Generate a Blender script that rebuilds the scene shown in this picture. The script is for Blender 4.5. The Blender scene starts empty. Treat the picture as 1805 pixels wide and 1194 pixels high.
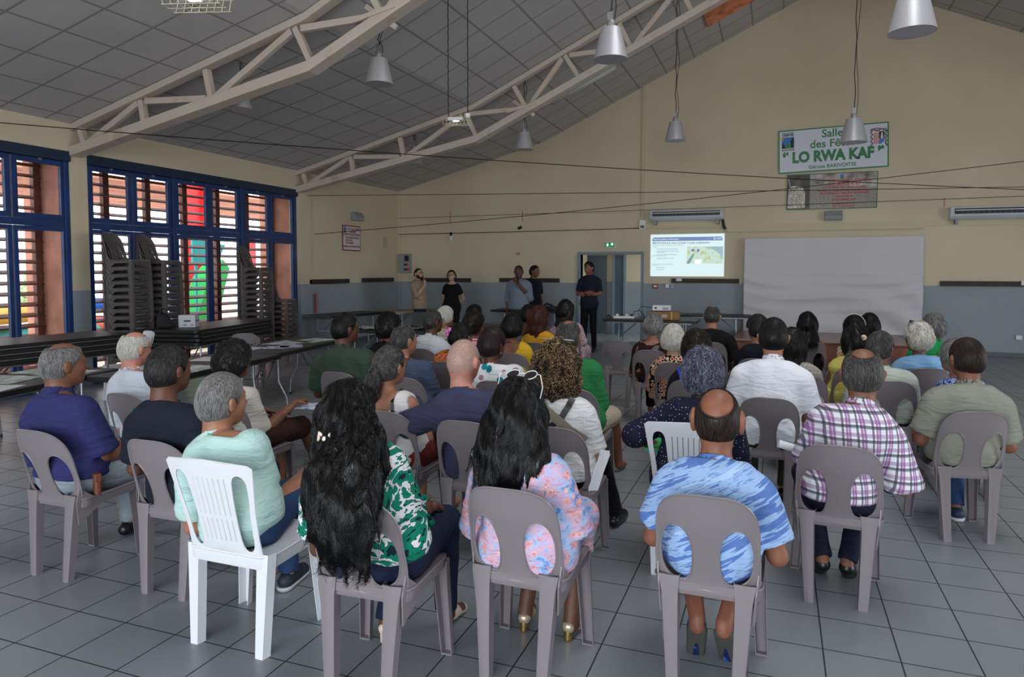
import bpy, bmesh, math, random
import numpy as np
from mathutils import Vector, Matrix, geometry
from math import sin, cos, pi, sqrt, radians
C = bpy.context.collection
sc = bpy.context.scene
# ---------------------------------------------------------------- camera, world, daylight, exposure
cam = bpy.data.cameras.new('camera'); camo = bpy.data.objects.new('camera', cam); C.objects.link(camo)
cam.sensor_fit = 'HORIZONTAL'; cam.sensor_width = 36.0; cam.lens = 1220.37 / 1805 * 36
cam.shift_x = (902.5 - 917.5) / 1805; cam.shift_y = (541.5 - 597) / 1805
cam.clip_start = .05; cam.clip_end = 200
YAW, PIT, ROLL = -.3555, -.0531, .0014
fw = Vector((sin(YAW) * cos(PIT), cos(YAW) * cos(PIT), sin(PIT)))
rt = Vector((cos(YAW), -sin(YAW), 0)); up = rt.cross(fw)
r2 = rt * cos(ROLL) + up * sin(ROLL); u2 = up * cos(ROLL) - rt * sin(ROLL)
camo.matrix_world = Matrix(((r2.x, u2.x, -fw.x, 0), (r2.y, u2.y, -fw.y, 0), (r2.z, u2.z, -fw.z, 1.66), (0, 0, 0, 1)))
sc.camera = camo
sc.view_settings.view_transform = 'Standard'; sc.view_settings.look = 'None'
sc.view_settings.gamma = 1; sc.view_settings.use_curve_mapping = False
sc.view_settings.exposure = 0.02
w = bpy.data.worlds.new('sky'); sc.world = w; w.use_nodes = True
wn = w.node_tree.nodes['Background']; wn.inputs[0].default_value = (.86, .93, 1, 1); wn.inputs[1].default_value = 4.0


def area(name, loc, rot, sx, sy, power, col=(1, 1, 1)):
    l = bpy.data.lights.new(name, 'AREA'); l.shape = 'RECTANGLE'; l.size = sx; l.size_y = sy; l.energy = power; l.color = col
    o = bpy.data.objects.new(name, l); C.objects.link(o); o.location = loc; o.rotation_euler = rot
    o['label'] = 'daylight through opening'; o['category'] = 'daylight'
    return o


# daylight entering by the open bays of the right wall and of the wall behind the audience
area('daylight_right', (11.1, 4.6, 1.9), (0, radians(90), 0), 2.6, 7.5, 260, (.93, .97, 1))
area('daylight_rear', (-1.2, -3.9, 1.9), (radians(90), 0, 0), 8.5, 2.9, 330, (.9, .95, 1))
area('daylight_roof', (1.05, 4.5, 6.85), (0, 0, 0), 1.6, 5.8, 210, (.97, .98, 1))
area('daylight_corridor', (-1.6, 16.9, 1.4), (0, radians(90), 0), 2.0, 1.2, 16, (.93, .97, 1))
# ---------------------------------------------------------------- materials
MC = {}


def s2l(c):
    return tuple(((x / 255) / 12.92 if x / 255 <= .04045 else ((x / 255 + .055) / 1.055) ** 2.4) for x in c)


class NT:
    def __init__(s, m):
        s.t = m.node_tree; s.n = s.t.nodes; s.b = s.n['Principled BSDF']

    def node(s, typ, **kw):
        n = s.n.new(typ)
        for k, v in kw.items():
            setattr(n, k, v)
        return n

    def lk(s, a, b):
        s.t.links.new(a, b)

    def coord(s, scale=(1, 1, 1), rot=(0, 0, 0), loc=(0, 0, 0), kind='Object'):
        tc = s.node('ShaderNodeTexCoord'); mp = s.node('ShaderNodeMapping')
        s.lk(tc.outputs[kind], mp.inputs[0])
        mp.inputs['Scale'].default_value = scale; mp.inputs['Rotation'].default_value = rot; mp.inputs['Location'].default_value = loc
        return mp.outputs[0]

    def noise(s, co, scale=5, detail=3, rough=.5, dist=0):
        n = s.node('ShaderNodeTexNoise'); s.lk(co, n.inputs['Vector'])
        n.inputs['Scale'].default_value = scale; n.inputs['Detail'].default_value = detail
        n.inputs['Roughness'].default_value = rough; n.inputs['Distortion'].default_value = dist
        return n.outputs[0]

    def vor(s, co, scale=5, rnd=1, feature='F1', out='Distance'):
        n = s.node('ShaderNodeTexVoronoi'); n.feature = feature; s.lk(co, n.inputs['Vector'])
        n.inputs['Scale'].default_value = scale; n.inputs['Randomness'].default_value = rnd
        return n.outputs[out]

    def ramp(s, fac, stops, const=False):
        n = s.node('ShaderNodeValToRGB'); s.lk(fac, n.inputs[0])
        e = n.color_ramp.elements
        while len(e) < len(stops): e.new(.5)
        for i, (p, c) in enumerate(stops):
            e[i].position = p; e[i].color = (*s2l(c), 1) if max(c) > 1.0 else (*c, 1)
        if const: n.color_ramp.interpolation = 'CONSTANT'
        return n.outputs[0]

    def math(s, op, a, b=0.0, c=None):
        n = s.node('ShaderNodeMath', operation=op)
        for i, v in enumerate((a, b, c)):
            if v is None: continue
            if isinstance(v, (int, float)): n.inputs[i].default_value = v
            else: s.lk(v, n.inputs[i])
        return n.outputs[0]

    def sep(s, co):
        n = s.node('ShaderNodeSeparateXYZ'); s.lk(co, n.inputs[0]); return n.outputs

    def mix(s, fac, a, b, mode='MIX'):
        n = s.node('ShaderNodeMix'); n.data_type = 'RGBA'; n.blend_type = mode
        for sock, v in ((n.inputs[0], fac), (n.inputs[6], a), (n.inputs[7], b)):
            if isinstance(v, (int, float)): sock.default_value = v
            elif isinstance(v, tuple): sock.default_value = (*s2l(v), 1)
            else: s.lk(v, sock)
        return n.outputs[2]

    def bump(s, h, st=.3, d=.01):
        n = s.node('ShaderNodeBump'); n.inputs['Strength'].default_value = st; n.inputs['Distance'].default_value = d
        s.lk(h, n.inputs['Height']); s.lk(n.outputs[0], s.b.inputs['Normal'])


def mat(name, col=(128, 128, 128), rough=.6, metal=0.0, bump=None, fn=None, spec=.5, var=None):
    """bump=(scale, strength); fn(nt) gives a colour socket; var=(scale, amount) mottles the colour"""
    if name in MC: return MC[name]
    m = bpy.data.materials.new(name); m.use_nodes = True; t = NT(m); b = t.b
    b.inputs['Base Color'].default_value = (*s2l(col), 1)
    b.inputs['Roughness'].default_value = rough; b.inputs['Metallic'].default_value = metal
    b.inputs['Specular IOR Level'].default_value = spec
    if fn:
        r = fn(t)
        if r is not None: t.lk(r, b.inputs['Base Color'])
    elif var:
        n = t.noise(t.coord(), var[0], 4)
        a = var[1]; r = t.ramp(n, [(.3, tuple(max(2, x * (1 - a)) for x in col)), (.7, tuple(min(255, x * (1 + a)) for x in col))])
        t.lk(r, b.inputs['Base Color'])
    if bump:
        t.bump(t.noise(t.coord(), bump[0], 3), bump[1])
    MC[name] = m
    return m


def emis(name, col, st):
    if name in MC: return MC[name]
    m = mat(name, col); b = m.node_tree.nodes['Principled BSDF']
    b.inputs['Emission Color'].default_value = (*s2l(col), 1); b.inputs['Emission Strength'].default_value = st
    return m


# ---------------------------------------------------------------- mesh helpers
class MB:
    def __init__(s): s.v = []; s.f = []

    def add(s, v, f):
        o = len(s.v); s.v += [tuple(p) for p in v]; s.f += [tuple(i + o for i in q) for q in f]; return s

    def box(s, x0, x1, y0, y1, z0, z1):
        return s.add([(x, y, z) for z in (z0, z1) for y in (y0, y1) for x in (x0, x1)],
                     [(0, 2, 3, 1), (4, 5, 7, 6), (0, 1, 5, 4), (2, 6, 7, 3), (0, 4, 6, 2), (1, 3, 7, 5)])

    def bar(s, a, b, w_, h_, upv=(0, 0, 1)):
        a = Vector(a); b = Vector(b); d = (b - a).normalized(); u = Vector(upv)
        if abs(d.dot(u)) > .98: u = Vector((1, 0, 0))
        r = d.cross(u).normalized(); u = r.cross(d)
        v = [p + r * (sx * w_ / 2) + u * (sy * h_ / 2) for p in (a, b) for sy in (-1, 1) for sx in (-1, 1)]
        return s.add(v, [(0, 1, 3, 2), (4, 6, 7, 5), (0, 4, 5, 1), (2, 3, 7, 6), (0, 2, 6, 4), (1, 5, 7, 3)])

    def tube(s, pts, r, n=8, close=False, cap=True):
        pts = [Vector(p) for p in pts]; N = len(pts); rr = r if hasattr(r, '__len__') else [r] * N
        V = []; F = []; ref = None
        for i, p in enumerate(pts):
            a = pts[i - 1] if (i or close) else p; b = pts[(i + 1) % N] if (i < N - 1 or close) else p
            d = (b - a).normalized()
            if ref is None:
                ref = Vector((0, 0, 1)) if abs(d.z) < .9 else Vector((1, 0, 0))
            x = d.cross(ref)
            if x.length < 1e-4: x = d.orthogonal()
            x.normalize(); y = x.cross(d); ref = y
            for k in range(n):
                t = 2 * pi * k / n; V.append(p + (x * cos(t) + y * sin(t)) * rr[i])
        for i in range(N if close else N - 1):
            j = (i + 1) % N
            for k in range(n):
                l = (k + 1) % n; F.append((i * n + k, i * n + l, j * n + l, j * n + k))
        if cap and not close:
            F.append(tuple(range(n))[::-1]); F.append(tuple((N - 1) * n + k for k in range(n)))
        return s.add(V, F)

    def lathe(s, prof, n=24, c=(0, 0, 0), close=False):
        V = []; F = []; m = len(prof)
        for k in range(n):
            t = 2 * pi * k / n
            for r, z in prof: V.append((c[0] + r * cos(t), c[1] + r * sin(t), c[2] + z))
        for k in range(n):
            l = (k + 1) % n
            for i in range(m - 1): F.append((k * m + i, l * m + i, l * m + i + 1, k * m + i + 1))
        if not close:
            if prof[0][0] > 1e-6: F.append(tuple(k * m for k in range(n))[::-1])
            if prof[-1][0] > 1e-6: F.append(tuple(k * m + m - 1 for k in range(n)))
        return s.add(V, F)

    def sphere(s, c, r, n=10, m=7):
        rr = r if hasattr(r, '__len__') else (r, r, r)
        V = [(c[0], c[1], c[2] + rr[2])]; F = []
        for i in range(1, m):
            a = pi * i / m
            for k in range(n):
                t = 2 * pi * k / n; V.append((c[0] + rr[0] * sin(a) * cos(t), c[1] + rr[1] * sin(a) * sin(t), c[2] + rr[2] * cos(a)))
        V.append((c[0], c[1], c[2] - rr[2])); e = len(V) - 1
        for k in range(n):
            l = (k + 1) % n
            F.append((0, 1 + k, 1 + l)); F.append((e, e - n + l, e - n + k))
            for i in range(m - 2): F.append((1 + i * n + k, 1 + (i + 1) * n + k, 1 + (i + 1) * n + l, 1 + i * n + l))
        return s.add(V, F)

    def prism(s, poly, a, b, ax='z'):
        """polygon (2D) extruded from a to b along an axis"""
        n = len(poly)
        def P(q, h): return {'z': (q[0], q[1], h), 'y': (q[0], h, q[1]), 'x': (h, q[0], q[1])}[ax]
        V = [P(q, a) for q in poly] + [P(q, b) for q in poly]
        F = [tuple(range(n))[::-1], tuple(range(n, 2 * n))] + [(i, (i + 1) % n, n + (i + 1) % n, n + i) for i in range(n)]
        return s.add(V, F)

    def build(s, name, m=None, parent=None, smooth=False, loc=None, rotz=None, kind=None, bevel=0, label=None, angle=None):
        me = bpy.data.meshes.new(name); me.from_pydata([tuple(v) for v in s.v], [], s.f)
        bm = bmesh.new(); bm.from_mesh(me)
        bmesh.ops.recalc_face_normals(bm, faces=bm.faces)
        if bevel:
            es = [e for e in bm.edges if len(e.link_faces) == 2 and e.calc_face_angle(0) > .6]
            bmesh.ops.bevel(bm, geom=es, offset=bevel, segments=2, profile=.5, affect='EDGES', clamp_overlap=True)
        bm.to_mesh(me); bm.free()
        if smooth:
            me.polygons.foreach_set('use_smooth', [True] * len(me.polygons))
            if angle is not None: me.set_sharp_from_angle(angle=angle)
        o = bpy.data.objects.new(name, me); C.objects.link(o)
        if m: me.materials.append(m)
        if parent: o.parent = parent
        if loc: o.location = loc
        if rotz is not None: o.rotation_euler = (0, 0, rotz)
        if kind: o['kind'] = kind
        if label: o['label'] = label
        return o


def thing(name, label, cat, loc=(0, 0, 0), rotz=0, group=None):
    o = bpy.data.objects.new(name, None); C.objects.link(o); o.empty_display_size = .1
    o.location = loc; o.rotation_euler = (0, 0, rotz); o['label'] = label; o['category'] = cat
    if group: o['group'] = group
    return o


def tag(o, label, cat, group=None):
    o['label'] = label; o['category'] = cat
    if group: o['group'] = group
    return o


def dup(root, loc, rotz, label=None, group=None):
    r = root.copy(); C.objects.link(r); r.location = loc; r.rotation_euler = (0, 0, rotz)
    if label: r['label'] = label
    if group: r['group'] = group
    for ch in list(root.children):
        c = ch.copy(); C.objects.link(c); c.parent = r
        for g in ch.children:
            d = g.copy(); C.objects.link(d); d.parent = c
    return r


def inpoly(p, poly):
    x, y = p; r = False; n = len(poly)
    for i in range(n):
        x1, y1 = poly[i]; x2, y2 = poly[i - 1]
        if (y1 > y) != (y2 > y) and x < (x2 - x1) * (y - y1) / (y2 - y1) + x1: r = not r
    return r


def sheet(mb, outer, holes, step, fn, th, rim=0):
    """flat outline with holes, filled, bent by fn(u, v) -> (point, normal) and given thickness"""
    pts = []; edges = []
    for loop in [outer] + holes:
        o = len(pts); pts += loop; edges += [(o + i, o + (i + 1) % len(loop)) for i in range(len(loop))]
    xs = [p[0] for p in outer]; ys = [p[1] for p in outer]
    nb = len(pts)
    y = min(ys) + step / 2
    while y < max(ys):
        x = min(xs) + step / 2
        while x < max(xs):
            if inpoly((x, y), outer) and not any(inpoly((x, y), h) for h in holes):
                if min((x - p[0]) ** 2 + (y - p[1]) ** 2 for p in pts[:nb]) > (step * .4) ** 2: pts.append((x, y))
            x += step
        y += step
    r = geometry.delaunay_2d_cdt([Vector(p) for p in pts], edges, [], 0, 1e-6)
    vs, es, fs = r[0], r[1], r[2]
    keep = []
    for f in fs:
        c = (sum(vs[i][0] for i in f) / len(f), sum(vs[i][1] for i in f) / len(f))
        if inpoly(c, outer) and not any(inpoly(c, h) for h in holes): keep.append(tuple(f))
    V = []; W = []
    for v in vs:
        p, n = fn(v[0], v[1]); V.append(p + n * th / 2); W.append(p - n * th / 2)
    n = len(V); F = keep + [tuple(i + n for i in reversed(f)) for f in keep]
    cnt = {}
    for f in keep:
        for i in range(len(f)):
            e = (f[i], f[(i + 1) % len(f)]); k = (min(e), max(e)); cnt.setdefault(k, []).append(e)
    for k, e in cnt.items():
        if len(e) == 1: a, b = e[0]; F.append((a, a + n, b + n, b))
    mb.add(V + W, F)
    if rim:
        for loop in [outer] + holes:
            mb.tube([fn(*p)[0] for p in loop], rim, 5, close=True)
    return mb


# ---------------------------------------------------------------- signed-distance bodies
def smin(a, b, k):
    if k <= 0: return np.minimum(a, b)
    h = np.clip(.5 + .5 * (b - a) / k, 0, 1)
    return b * (1 - h) + a * h - k * h * (1 - h)


def A(*p): return np.array(p, float)


def lerp(a, b, t): return a * (1 - t) + b * t


def frameR(yaw=0, pitch=0, roll=0):
    """columns = right, forward, up; yaw turns left, pitch nods down"""
    cy, sy = cos(yaw), sin(yaw); cp, sp = cos(pitch), sin(pitch); cr, sr = cos(roll), sin(roll)
    Rz = np.array([[cy, -sy, 0], [sy, cy, 0], [0, 0, 1]]); Rx = np.array([[1, 0, 0], [0, cp, sp], [0, -sp, cp]])
    Ry = np.array([[cr, 0, sr], [0, 1, 0], [-sr, 0, cr]])
    return Rz @ Rx @ Ry


class Shape:
    """a list of blended primitives, evaluated on points or on a grid"""
    def __init__(s): s.p = []

    def add(s, fn, lo, hi, k=0.0, mode='u'):
        s.p.append((fn, np.array(lo, float), np.array(hi, float), k, mode)); return s

    def cap(s, a, b, ra, rb, k=.02, flat=None, cut=None, mode='u', R=None, c=None):
        """tapered capsule; flat=(ux,uy,uz) squeezes; cut=True gives a flat end at b"""
        a = np.array(a, float); b = np.array(b, float)
        if R is not None: a = R @ a + c; b = R @ b + c
        d = b - a; L = d @ d + 1e-12
        sc3 = np.array(flat if flat is not None else (1, 1, 1), float)
        d2 = d / sc3; L2 = d2 @ d2 + 1e-12
        def fn(P, a=a, b=b):
            q = (P - a) / sc3; t = np.clip((q @ d2) / L2, 0, 1)
            r = np.sqrt(((q - t[..., None] * d2) ** 2).sum(-1)) - (ra + (rb - ra) * t)
            r = r * min(sc3)
            if cut: r = np.maximum(r, ((P - b) @ d) / sqrt(L))
            return r
        m = max(ra, rb) * max(1, *sc3) + .01 + k
        return s.add(fn, np.minimum(a, b) - m, np.maximum(a, b) + m, k, mode)

    def ell(s, c, r, k=.02, R=None, off=None, mode='u'):
        c = np.array(c, float); r = np.array(r, float)
        if R is not None and off is not None: c = R @ c + off
        def fn(P):
            q = P - c
            if R is not None: q = q @ R
            k0 = np.sqrt(((q / r) ** 2).sum(-1)); k1 = np.sqrt(((q / r ** 2) ** 2).sum(-1)) + 1e-9
            return k0 * (k0 - 1) / k1
        m = max(r) + .01 + k
        return s.add(fn, c - m, c + m, k, mode)

    def halfspace(s, p, n, k=.0):
        """keeps the side where dot(x - p, n) < 0"""
        p = np.array(p, float); n = np.array(n, float); n = n / np.linalg.norm(n)
        return s.add(lambda P: (P - p) @ n, (-9, -9, -9), (9, 9, 9), k, 'i')

    def off(s, t):
        return s.add(lambda P: -t, (-9, -9, -9), (9, 9, 9), 0, 'o')

    def disp(s, fn): return s.add(fn, (-9, -9, -9), (9, 9, 9), 0, 'd')

    def ev(s, P, D=None):
        P = np.asarray(P); D = np.full(P.shape[:-1], .5)
        for fn, lo, hi, k, mode in s.p: D = s._c(D, fn(P), k, mode)
        return D

    @staticmethod
    def _c(D, v, k, mode):
        if mode == 'u': return smin(D, v, k)
        if mode == 's': return -smin(-D, v, k)
        if mode == 'i': return -smin(-D, -v, k)
        return D + v

    def mesh(s, v):
        lo = np.min([p[1] for p in s.p if p[4] == 'u'], 0) - v; hi = np.max([p[2] for p in s.p if p[4] == 'u'], 0) + v
        lo[2] = max(lo[2], -.02)
        n = np.maximum(np.ceil((hi - lo) / v).astype(int) + 1, 3)
        ax = [lo[i] + v * np.arange(n[i]) for i in range(3)]
        D = np.full(n, .5)
        for fn, l, h, k, mode in s.p:
            i0 = np.clip(((l - lo) / v).astype(int), 0, n); i1 = np.clip(np.ceil((h - lo) / v).astype(int) + 1, 0, n)
            if (i1 <= i0).any(): continue
            sl = tuple(slice(a, b) for a, b in zip(i0, i1))
            g = np.stack(np.meshgrid(ax[0][sl[0]], ax[1][sl[1]], ax[2][sl[2]], indexing='ij'), -1)
            D[sl] = s._c(D[sl], fn(g), k, mode)
        return nets(D, lo, v)


def nets(D, lo, v):
    D[0] = D[-1] = .1; D[:, 0] = D[:, -1] = .1; D[:, :, 0] = D[:, :, -1] = .1
    S = D < 0; nx, ny, nz = D.shape
    cs = [(i, j, k) for i in (0, 1) for j in (0, 1) for k in (0, 1)]
    cnt = sum(S[i:nx - 1 + i, j:ny - 1 + j, k:nz - 1 + k].astype(np.int8) for i, j, k in cs)
    mix = (cnt > 0) & (cnt < 8); idx = np.argwhere(mix)
    if len(idx) == 0: return np.zeros((0, 3)), np.zeros((0, 4), int)
    vid = -np.ones(mix.shape, int); vid[mix] = np.arange(len(idx))
    acc = np.zeros((len(idx), 3)); num = np.zeros(len(idx))
    for a in cs:
        for ax_ in range(3):
            if a[ax_]: continue
            b = list(a); b[ax_] = 1
            da = D[idx[:, 0] + a[0], idx[:, 1] + a[1], idx[:, 2] + a[2]]; db = D[idx[:, 0] + b[0], idx[:, 1] + b[1], idx[:, 2] + b[2]]
            m = (da < 0) != (db < 0); t = np.where(m, da / np.where(m, da - db, 1), 0)
            p = np.zeros((len(idx), 3)) + np.array(a); p[:, ax_] += t
            acc[m] += p[m]; num[m] += 1
    V = lo + v * (idx + acc / num[:, None])
    Q = []
    for ax_ in range(3):
        sl0 = [slice(1, -1)] * 3; sl1 = [slice(1, -1)] * 3
        sl0[ax_] = slice(0, -1); sl1[ax_] = slice(1, None)
        a = S[tuple(sl0)]; b = S[tuple(sl1)]; e = np.argwhere(a != b)
        if len(e) == 0: continue
        off = np.array([1, 1, 1]); off[ax_] = 0; e = e + off
        ins = S[e[:, 0], e[:, 1], e[:, 2]]
        u, w_ = [(1, 2), (2, 0), (0, 1)][ax_]
        def vd(du, dw):
            q = e.copy(); q[:, u] -= du; q[:, w_] -= dw; return vid[q[:, 0], q[:, 1], q[:, 2]]
        q = np.stack([vd(1, 1), vd(0, 1), vd(0, 0), vd(1, 0)], 1)
        q[~ins] = q[~ins][:, ::-1]; Q.append(q)
    return V, np.concatenate(Q)


def obj_from(name, V, F, m, parent=None, attr=None):
    me = bpy.data.meshes.new(name)
    me.vertices.add(len(V)); me.vertices.foreach_set('co', np.asarray(V, np.float32).ravel())
    F = np.asarray(F); k = F.shape[1]
    me.loops.add(F.size); me.loops.foreach_set('vertex_index', F.ravel().astype(np.int32))
    me.polygons.add(len(F)); me.polygons.foreach_set('loop_start', (np.arange(len(F)) * k).astype(np.int32))
    me.polygons.foreach_set('use_smooth', np.ones(len(F), bool))
    if attr is not None:
        a = me.attributes.new('tint', 'FLOAT', 'POINT'); a.data.foreach_set('value', np.asarray(attr, np.float32))
    me.update(calc_edges=True); me.validate()
    o = bpy.data.objects.new(name, me); C.objects.link(o); me.materials.append(m)
    if parent: o.parent = parent
    return o


def vnoise(P, f, seed=0):
    """cheap smooth noise, about -1..1"""
    r = np.random.RandomState(seed); o = 0
    P = P * np.asarray(f, float)
    for i in range(4):
        d = r.normal(size=3); d /= np.linalg.norm(d); e = r.normal(size=3); e /= np.linalg.norm(e)
        o = o + np.sin(P @ d * (2.2 + .5 * i) + 1.7 * np.sin(P @ e * 1.7 + r.uniform(0, 6)) + r.uniform(0, 6))
    return o / 4
# ---------------------------------------------------------------- the hall
XL, YB = -9.23, 15.8           # left wall, end wall
XR = 11.33; RX = 1.05          # right wall, ridge
YF = -4.0


def ceil_z(x):
    d = RX - abs(x - RX)
    if d < -5.3: return 3.68 + (d + 9.23) * (4.70 - 3.68) / (9.23 - 5.3)
    return 4.70 + (d + 5.3) * .46


def struct(mb, name, m, **kw):
    o = mb.build(name, m, **kw); o['kind'] = 'structure'; return o


def wallfn(t):
    co = t.coord(); z = t.sep(co)[2]
    hi = t.ramp(t.noise(co, .8, 5), [(.3, (200, 187, 161)), (.7, (210, 198, 172))])
    lo = t.ramp(t.noise(co, 1.3, 5), [(.3, (138, 147, 154)), (.7, (148, 157, 163))])
    return t.mix(t.math('GREATER_THAN', z, 1.365), lo, hi)


M_wall = mat('wall_paint', rough=.75, fn=wallfn, bump=(90, .08))


def tilefloor(t):
    co = t.coord(); X, Y, Z = t.sep(co)
    fx = t.math('FRACT', t.math('DIVIDE', t.math('ADD', X, 3.4583 + 30.63), .3063))
    fy = t.math('FRACT', t.math('DIVIDE', t.math('SUBTRACT', Y, 2.3299 - 30.2), .302))
    g = t.math('MAXIMUM', t.math('GREATER_THAN', t.math('ABSOLUTE', t.math('SUBTRACT', fx, .5)), .489),
               t.math('GREATER_THAN', t.math('ABSOLUTE', t.math('SUBTRACT', fy, .5)), .489))
    n = t.noise(co, 1.1, 4); sp = t.noise(co, 160, 2)
    base = t.ramp(n, [(.25, (124, 130, 136)), (.75, (131, 136, 142))])
    base = t.mix(.16, base, t.ramp(sp, [(.35, (92, 94, 96)), (.65, (150, 152, 156))]))
    r = t.ramp(t.noise(co, 2.5, 5), [(.3, (.30, .30, .30)), (.7, (.35, .35, .35))])
    t.lk(t.mix(g, r, (235, 235, 235)), t.b.inputs['Roughness'])
    t.bump(t.math('SUBTRACT', 1, g), .25, .003)
    return t.mix(g, base, (38, 38, 38))


M_floor = mat('floor_tiles', fn=tilefloor, spec=.45)


def tileceil(t):
    co = t.coord(); X, Y, Z = t.sep(co)
    fx = t.math('FRACT', t.math('DIVIDE', t.math('ADD', X, 7.2 + 6), .6))
    fy = t.math('FRACT', t.math('DIVIDE', t.math('SUBTRACT', Y, 5.97 - 12), .6))
    g = t.math('MAXIMUM', t.math('GREATER_THAN', t.math('ABSOLUTE', t.math('SUBTRACT', fx, .5)), .475),
               t.math('GREATER_THAN', t.math('ABSOLUTE', t.math('SUBTRACT', fy, .5)), .475))
    n = t.noise(co, 2.0, 3)
    base = t.ramp(n, [(.3, (184, 181, 182)), (.7, (191, 188, 188))])
    t.bump(t.noise(co, 120, 2), .15)
    return t.mix(g, base, (146, 141, 139))


M_ceil = mat('ceiling_tiles', rough=.85, fn=tileceil)
M_skirt = mat('skirting_tile', (92, 95, 98), .4)
M_blue = mat('blue_painted_steel', (22, 52, 104), .38, var=(4, .15))
M_dkblue = mat('dark_blue_steel', (20, 38, 66), .5)
M_glass = bpy.data.materials.new('clear_glass'); M_glass.use_nodes = True
_t = NT(M_glass); _t.b.inputs['Transmission Weight'].default_value = 1; _t.b.inputs['Roughness'].default_value = 0
_t.b.inputs['Base Color'].default_value = (1, 1, 1, 1); _t.b.inputs['IOR'].default_value = 1.1
M_beam = mat('cream_painted_steel', (196, 180, 166), .5, fn=lambda t: t.ramp(t.noise(t.coord((1, 1, 1)), 3.2, 6, .62), [(.30, (190, 170, 150)), (.42, (200, 188, 176)), (.8, (204, 193, 183))]))
M_black = mat('black_plastic', (17, 17, 18), .45, bump=(60, .1))
M_steel = mat('galvanised_steel', (150, 154, 160), .35, .8)
M_dark = mat('dark_metal', (28, 28, 30), .5, .3)
M_white = mat('white_plastic', (222, 224, 226), .4)
M_rail = mat('dark_brown_wood', (44, 33, 28), .6, var=(14, .25))

struct(MB().box(XL - .6, XR + .4, YF - .3, YB + 3.5, -.12, 0), 'floor', M_floor)
xs = [XL - .1, -5.3 + 0, RX, RX + (RX + 5.3), XR + .1]
prof = [(x, ceil_z(x)) for x in xs]
struct(MB().prism(prof + [(x, z + .12) for x, z in reversed(prof)], YF, YB, 'y'), 'ceiling', M_ceil)
# end wall, with the doorway left open
gable = [(x, ceil_z(x) + .05) for x in xs]
b = MB()
dL, dR, dT = -4.36, -2.93, 2.03
b.prism([(XL - .1, 0), (dL, 0), (dL, dT), (dR, dT), (dR, 0), (XR + .1, 0), (xs[4], gable[4][1]), (xs[3], gable[3][1]), (xs[2], gable[2][1]), (xs[1], gable[1][1]), (xs[0], gable[0][1])], YB, YB + .2, 'y')
struct(b, 'wall_back', M_wall)
# side wall on the left: piers and heads around the two window bays
W1 = (2.3, 6.90); W2 = (7.16, 11.74); WT = 3.25
b = MB()
b.box(XL - .2, XL, YF, W1[0], 0, 3.7); b.box(XL - .2, XL, W1[1], W2[0], 0, WT); b.box(XL - .2, XL, W2[1], YB, 0, 3.7)
b.box(XL - .2, XL, W1[0], W2[1], WT, 3.7)
struct(b, 'wall_left', M_wall)
struct(MB().box(XL, XL + .05, W2[1] + .02, W2[1] + .38, 0, 3.3), 'trim_1', M_wall)
# right wall and rear wall have wide open bays that let the daylight in
b = MB()
b.box(XR, XR + .2, YF, .5, 0, 3.7); b.box(XR, XR + .2, 8.8, YB, 0, 3.7); b.box(XR, XR + .2, .5, 8.8, 3.3, 3.7)
struct(b, 'wall_right', M_wall)
b = MB()
b.box(XL, -5.6, YF - .2, YF, 0, 3.7); b.box(3.2, XR, YF - .2, YF, 0, 3.7)
b.prism([(XL, 3.45), (XR, 3.45), (xs[4], gable[4][1]), (xs[3], gable[3][1]), (xs[2], gable[2][1]), (xs[1], gable[1][1]), (xs[0], gable[0][1])], YF - .2, YF, 'y')
struct(b, 'wall_front', M_wall)
struct(MB().box(dR + .06, XR, YB - .012, YB, 0, .08), 'baseboard_back', M_skirt)
struct(MB().box(XL, XL + .012, W2[1] + .4, YB, 0, .08).box(XL, XL + .012, W1[1], W2[0], 0, .08), 'baseboard_left', M_skirt)
# corner conduit and wall conduits
struct(MB().box(XL + .0, XL + .06, YB - .05, YB, 0, 3.6), 'trim_2', M_wall)
struct(MB().box(-2.93, -2.87, YB - .04, YB, 2.75, ceil_z(-2.9)), 'trim_3', mat('cream_conduit', (198, 190, 158), .6))
struct(MB().box(-2.8, 3.0, YB - .035, YB, 2.60, 2.66).box(-1.06, 2.7, YB - .07, YB, 2.50, 2.60).box(2.7, 6, YB - .03, YB, 2.55, 2.6), 'trim_4', mat('cream_conduit'))
# roof light along the ridge, above and in front of the audience
b = MB()
for q in (-.9, .9): b.box(RX + q - .05, RX + q + .05, 1.5, 7.5, ceil_z(RX + q) - .25, ceil_z(RX + q) + .02)
for q in (1.5, 4.5, 7.5): b.box(RX - .9, RX + .9, q - .05, q + .05, ceil_z(RX + .9) - .25, ceil_z(RX + .9) + .02)
struct(b, 'window_3', M_beam)
# corridor behind the doorway
M_door = mat('grey_blue_door_paint', (74, 90, 104), .5)
b = MB(); b.box(dL - .06, dL, YB - .05, YB + .22, 0, dT + .06); b.box(dR, dR + .06, YB - .05, YB + .22, 0, dT + .06); b.box(dL, dR, YB - .05, YB + .22, dT, dT + .06)
struct(b, 'door_1', mat('door_frame_paint', (120, 136, 150), .5))
b = MB(); b.box(dL - 1.6, dR + 1.5, YB + 2.0, YB + 2.2, 0, 2.6); b.box(dR + 1.4, dR + 1.5, YB + .2, YB + 2.2, 2.3, 2.6); b.box(dL - .5, dL - .35, YB + .2, YB + 2, 0, 2.6)
b.box(dL - 1.6, dR + 1.5, YB + .2, YB + 2.2, 2.5, 2.6)
struct(b, 'wall_corridor', M_wall)
b = MB(); b.box(-4.85, -4.2, YB + 1.93, YB + 1.99, 0, 2.05)
o = struct(b, 'door_2', M_door)
b = MB(); b.box(-3.97, -3.74, YB + 1.93, YB + 1.99, 0, 2.05)
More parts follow.
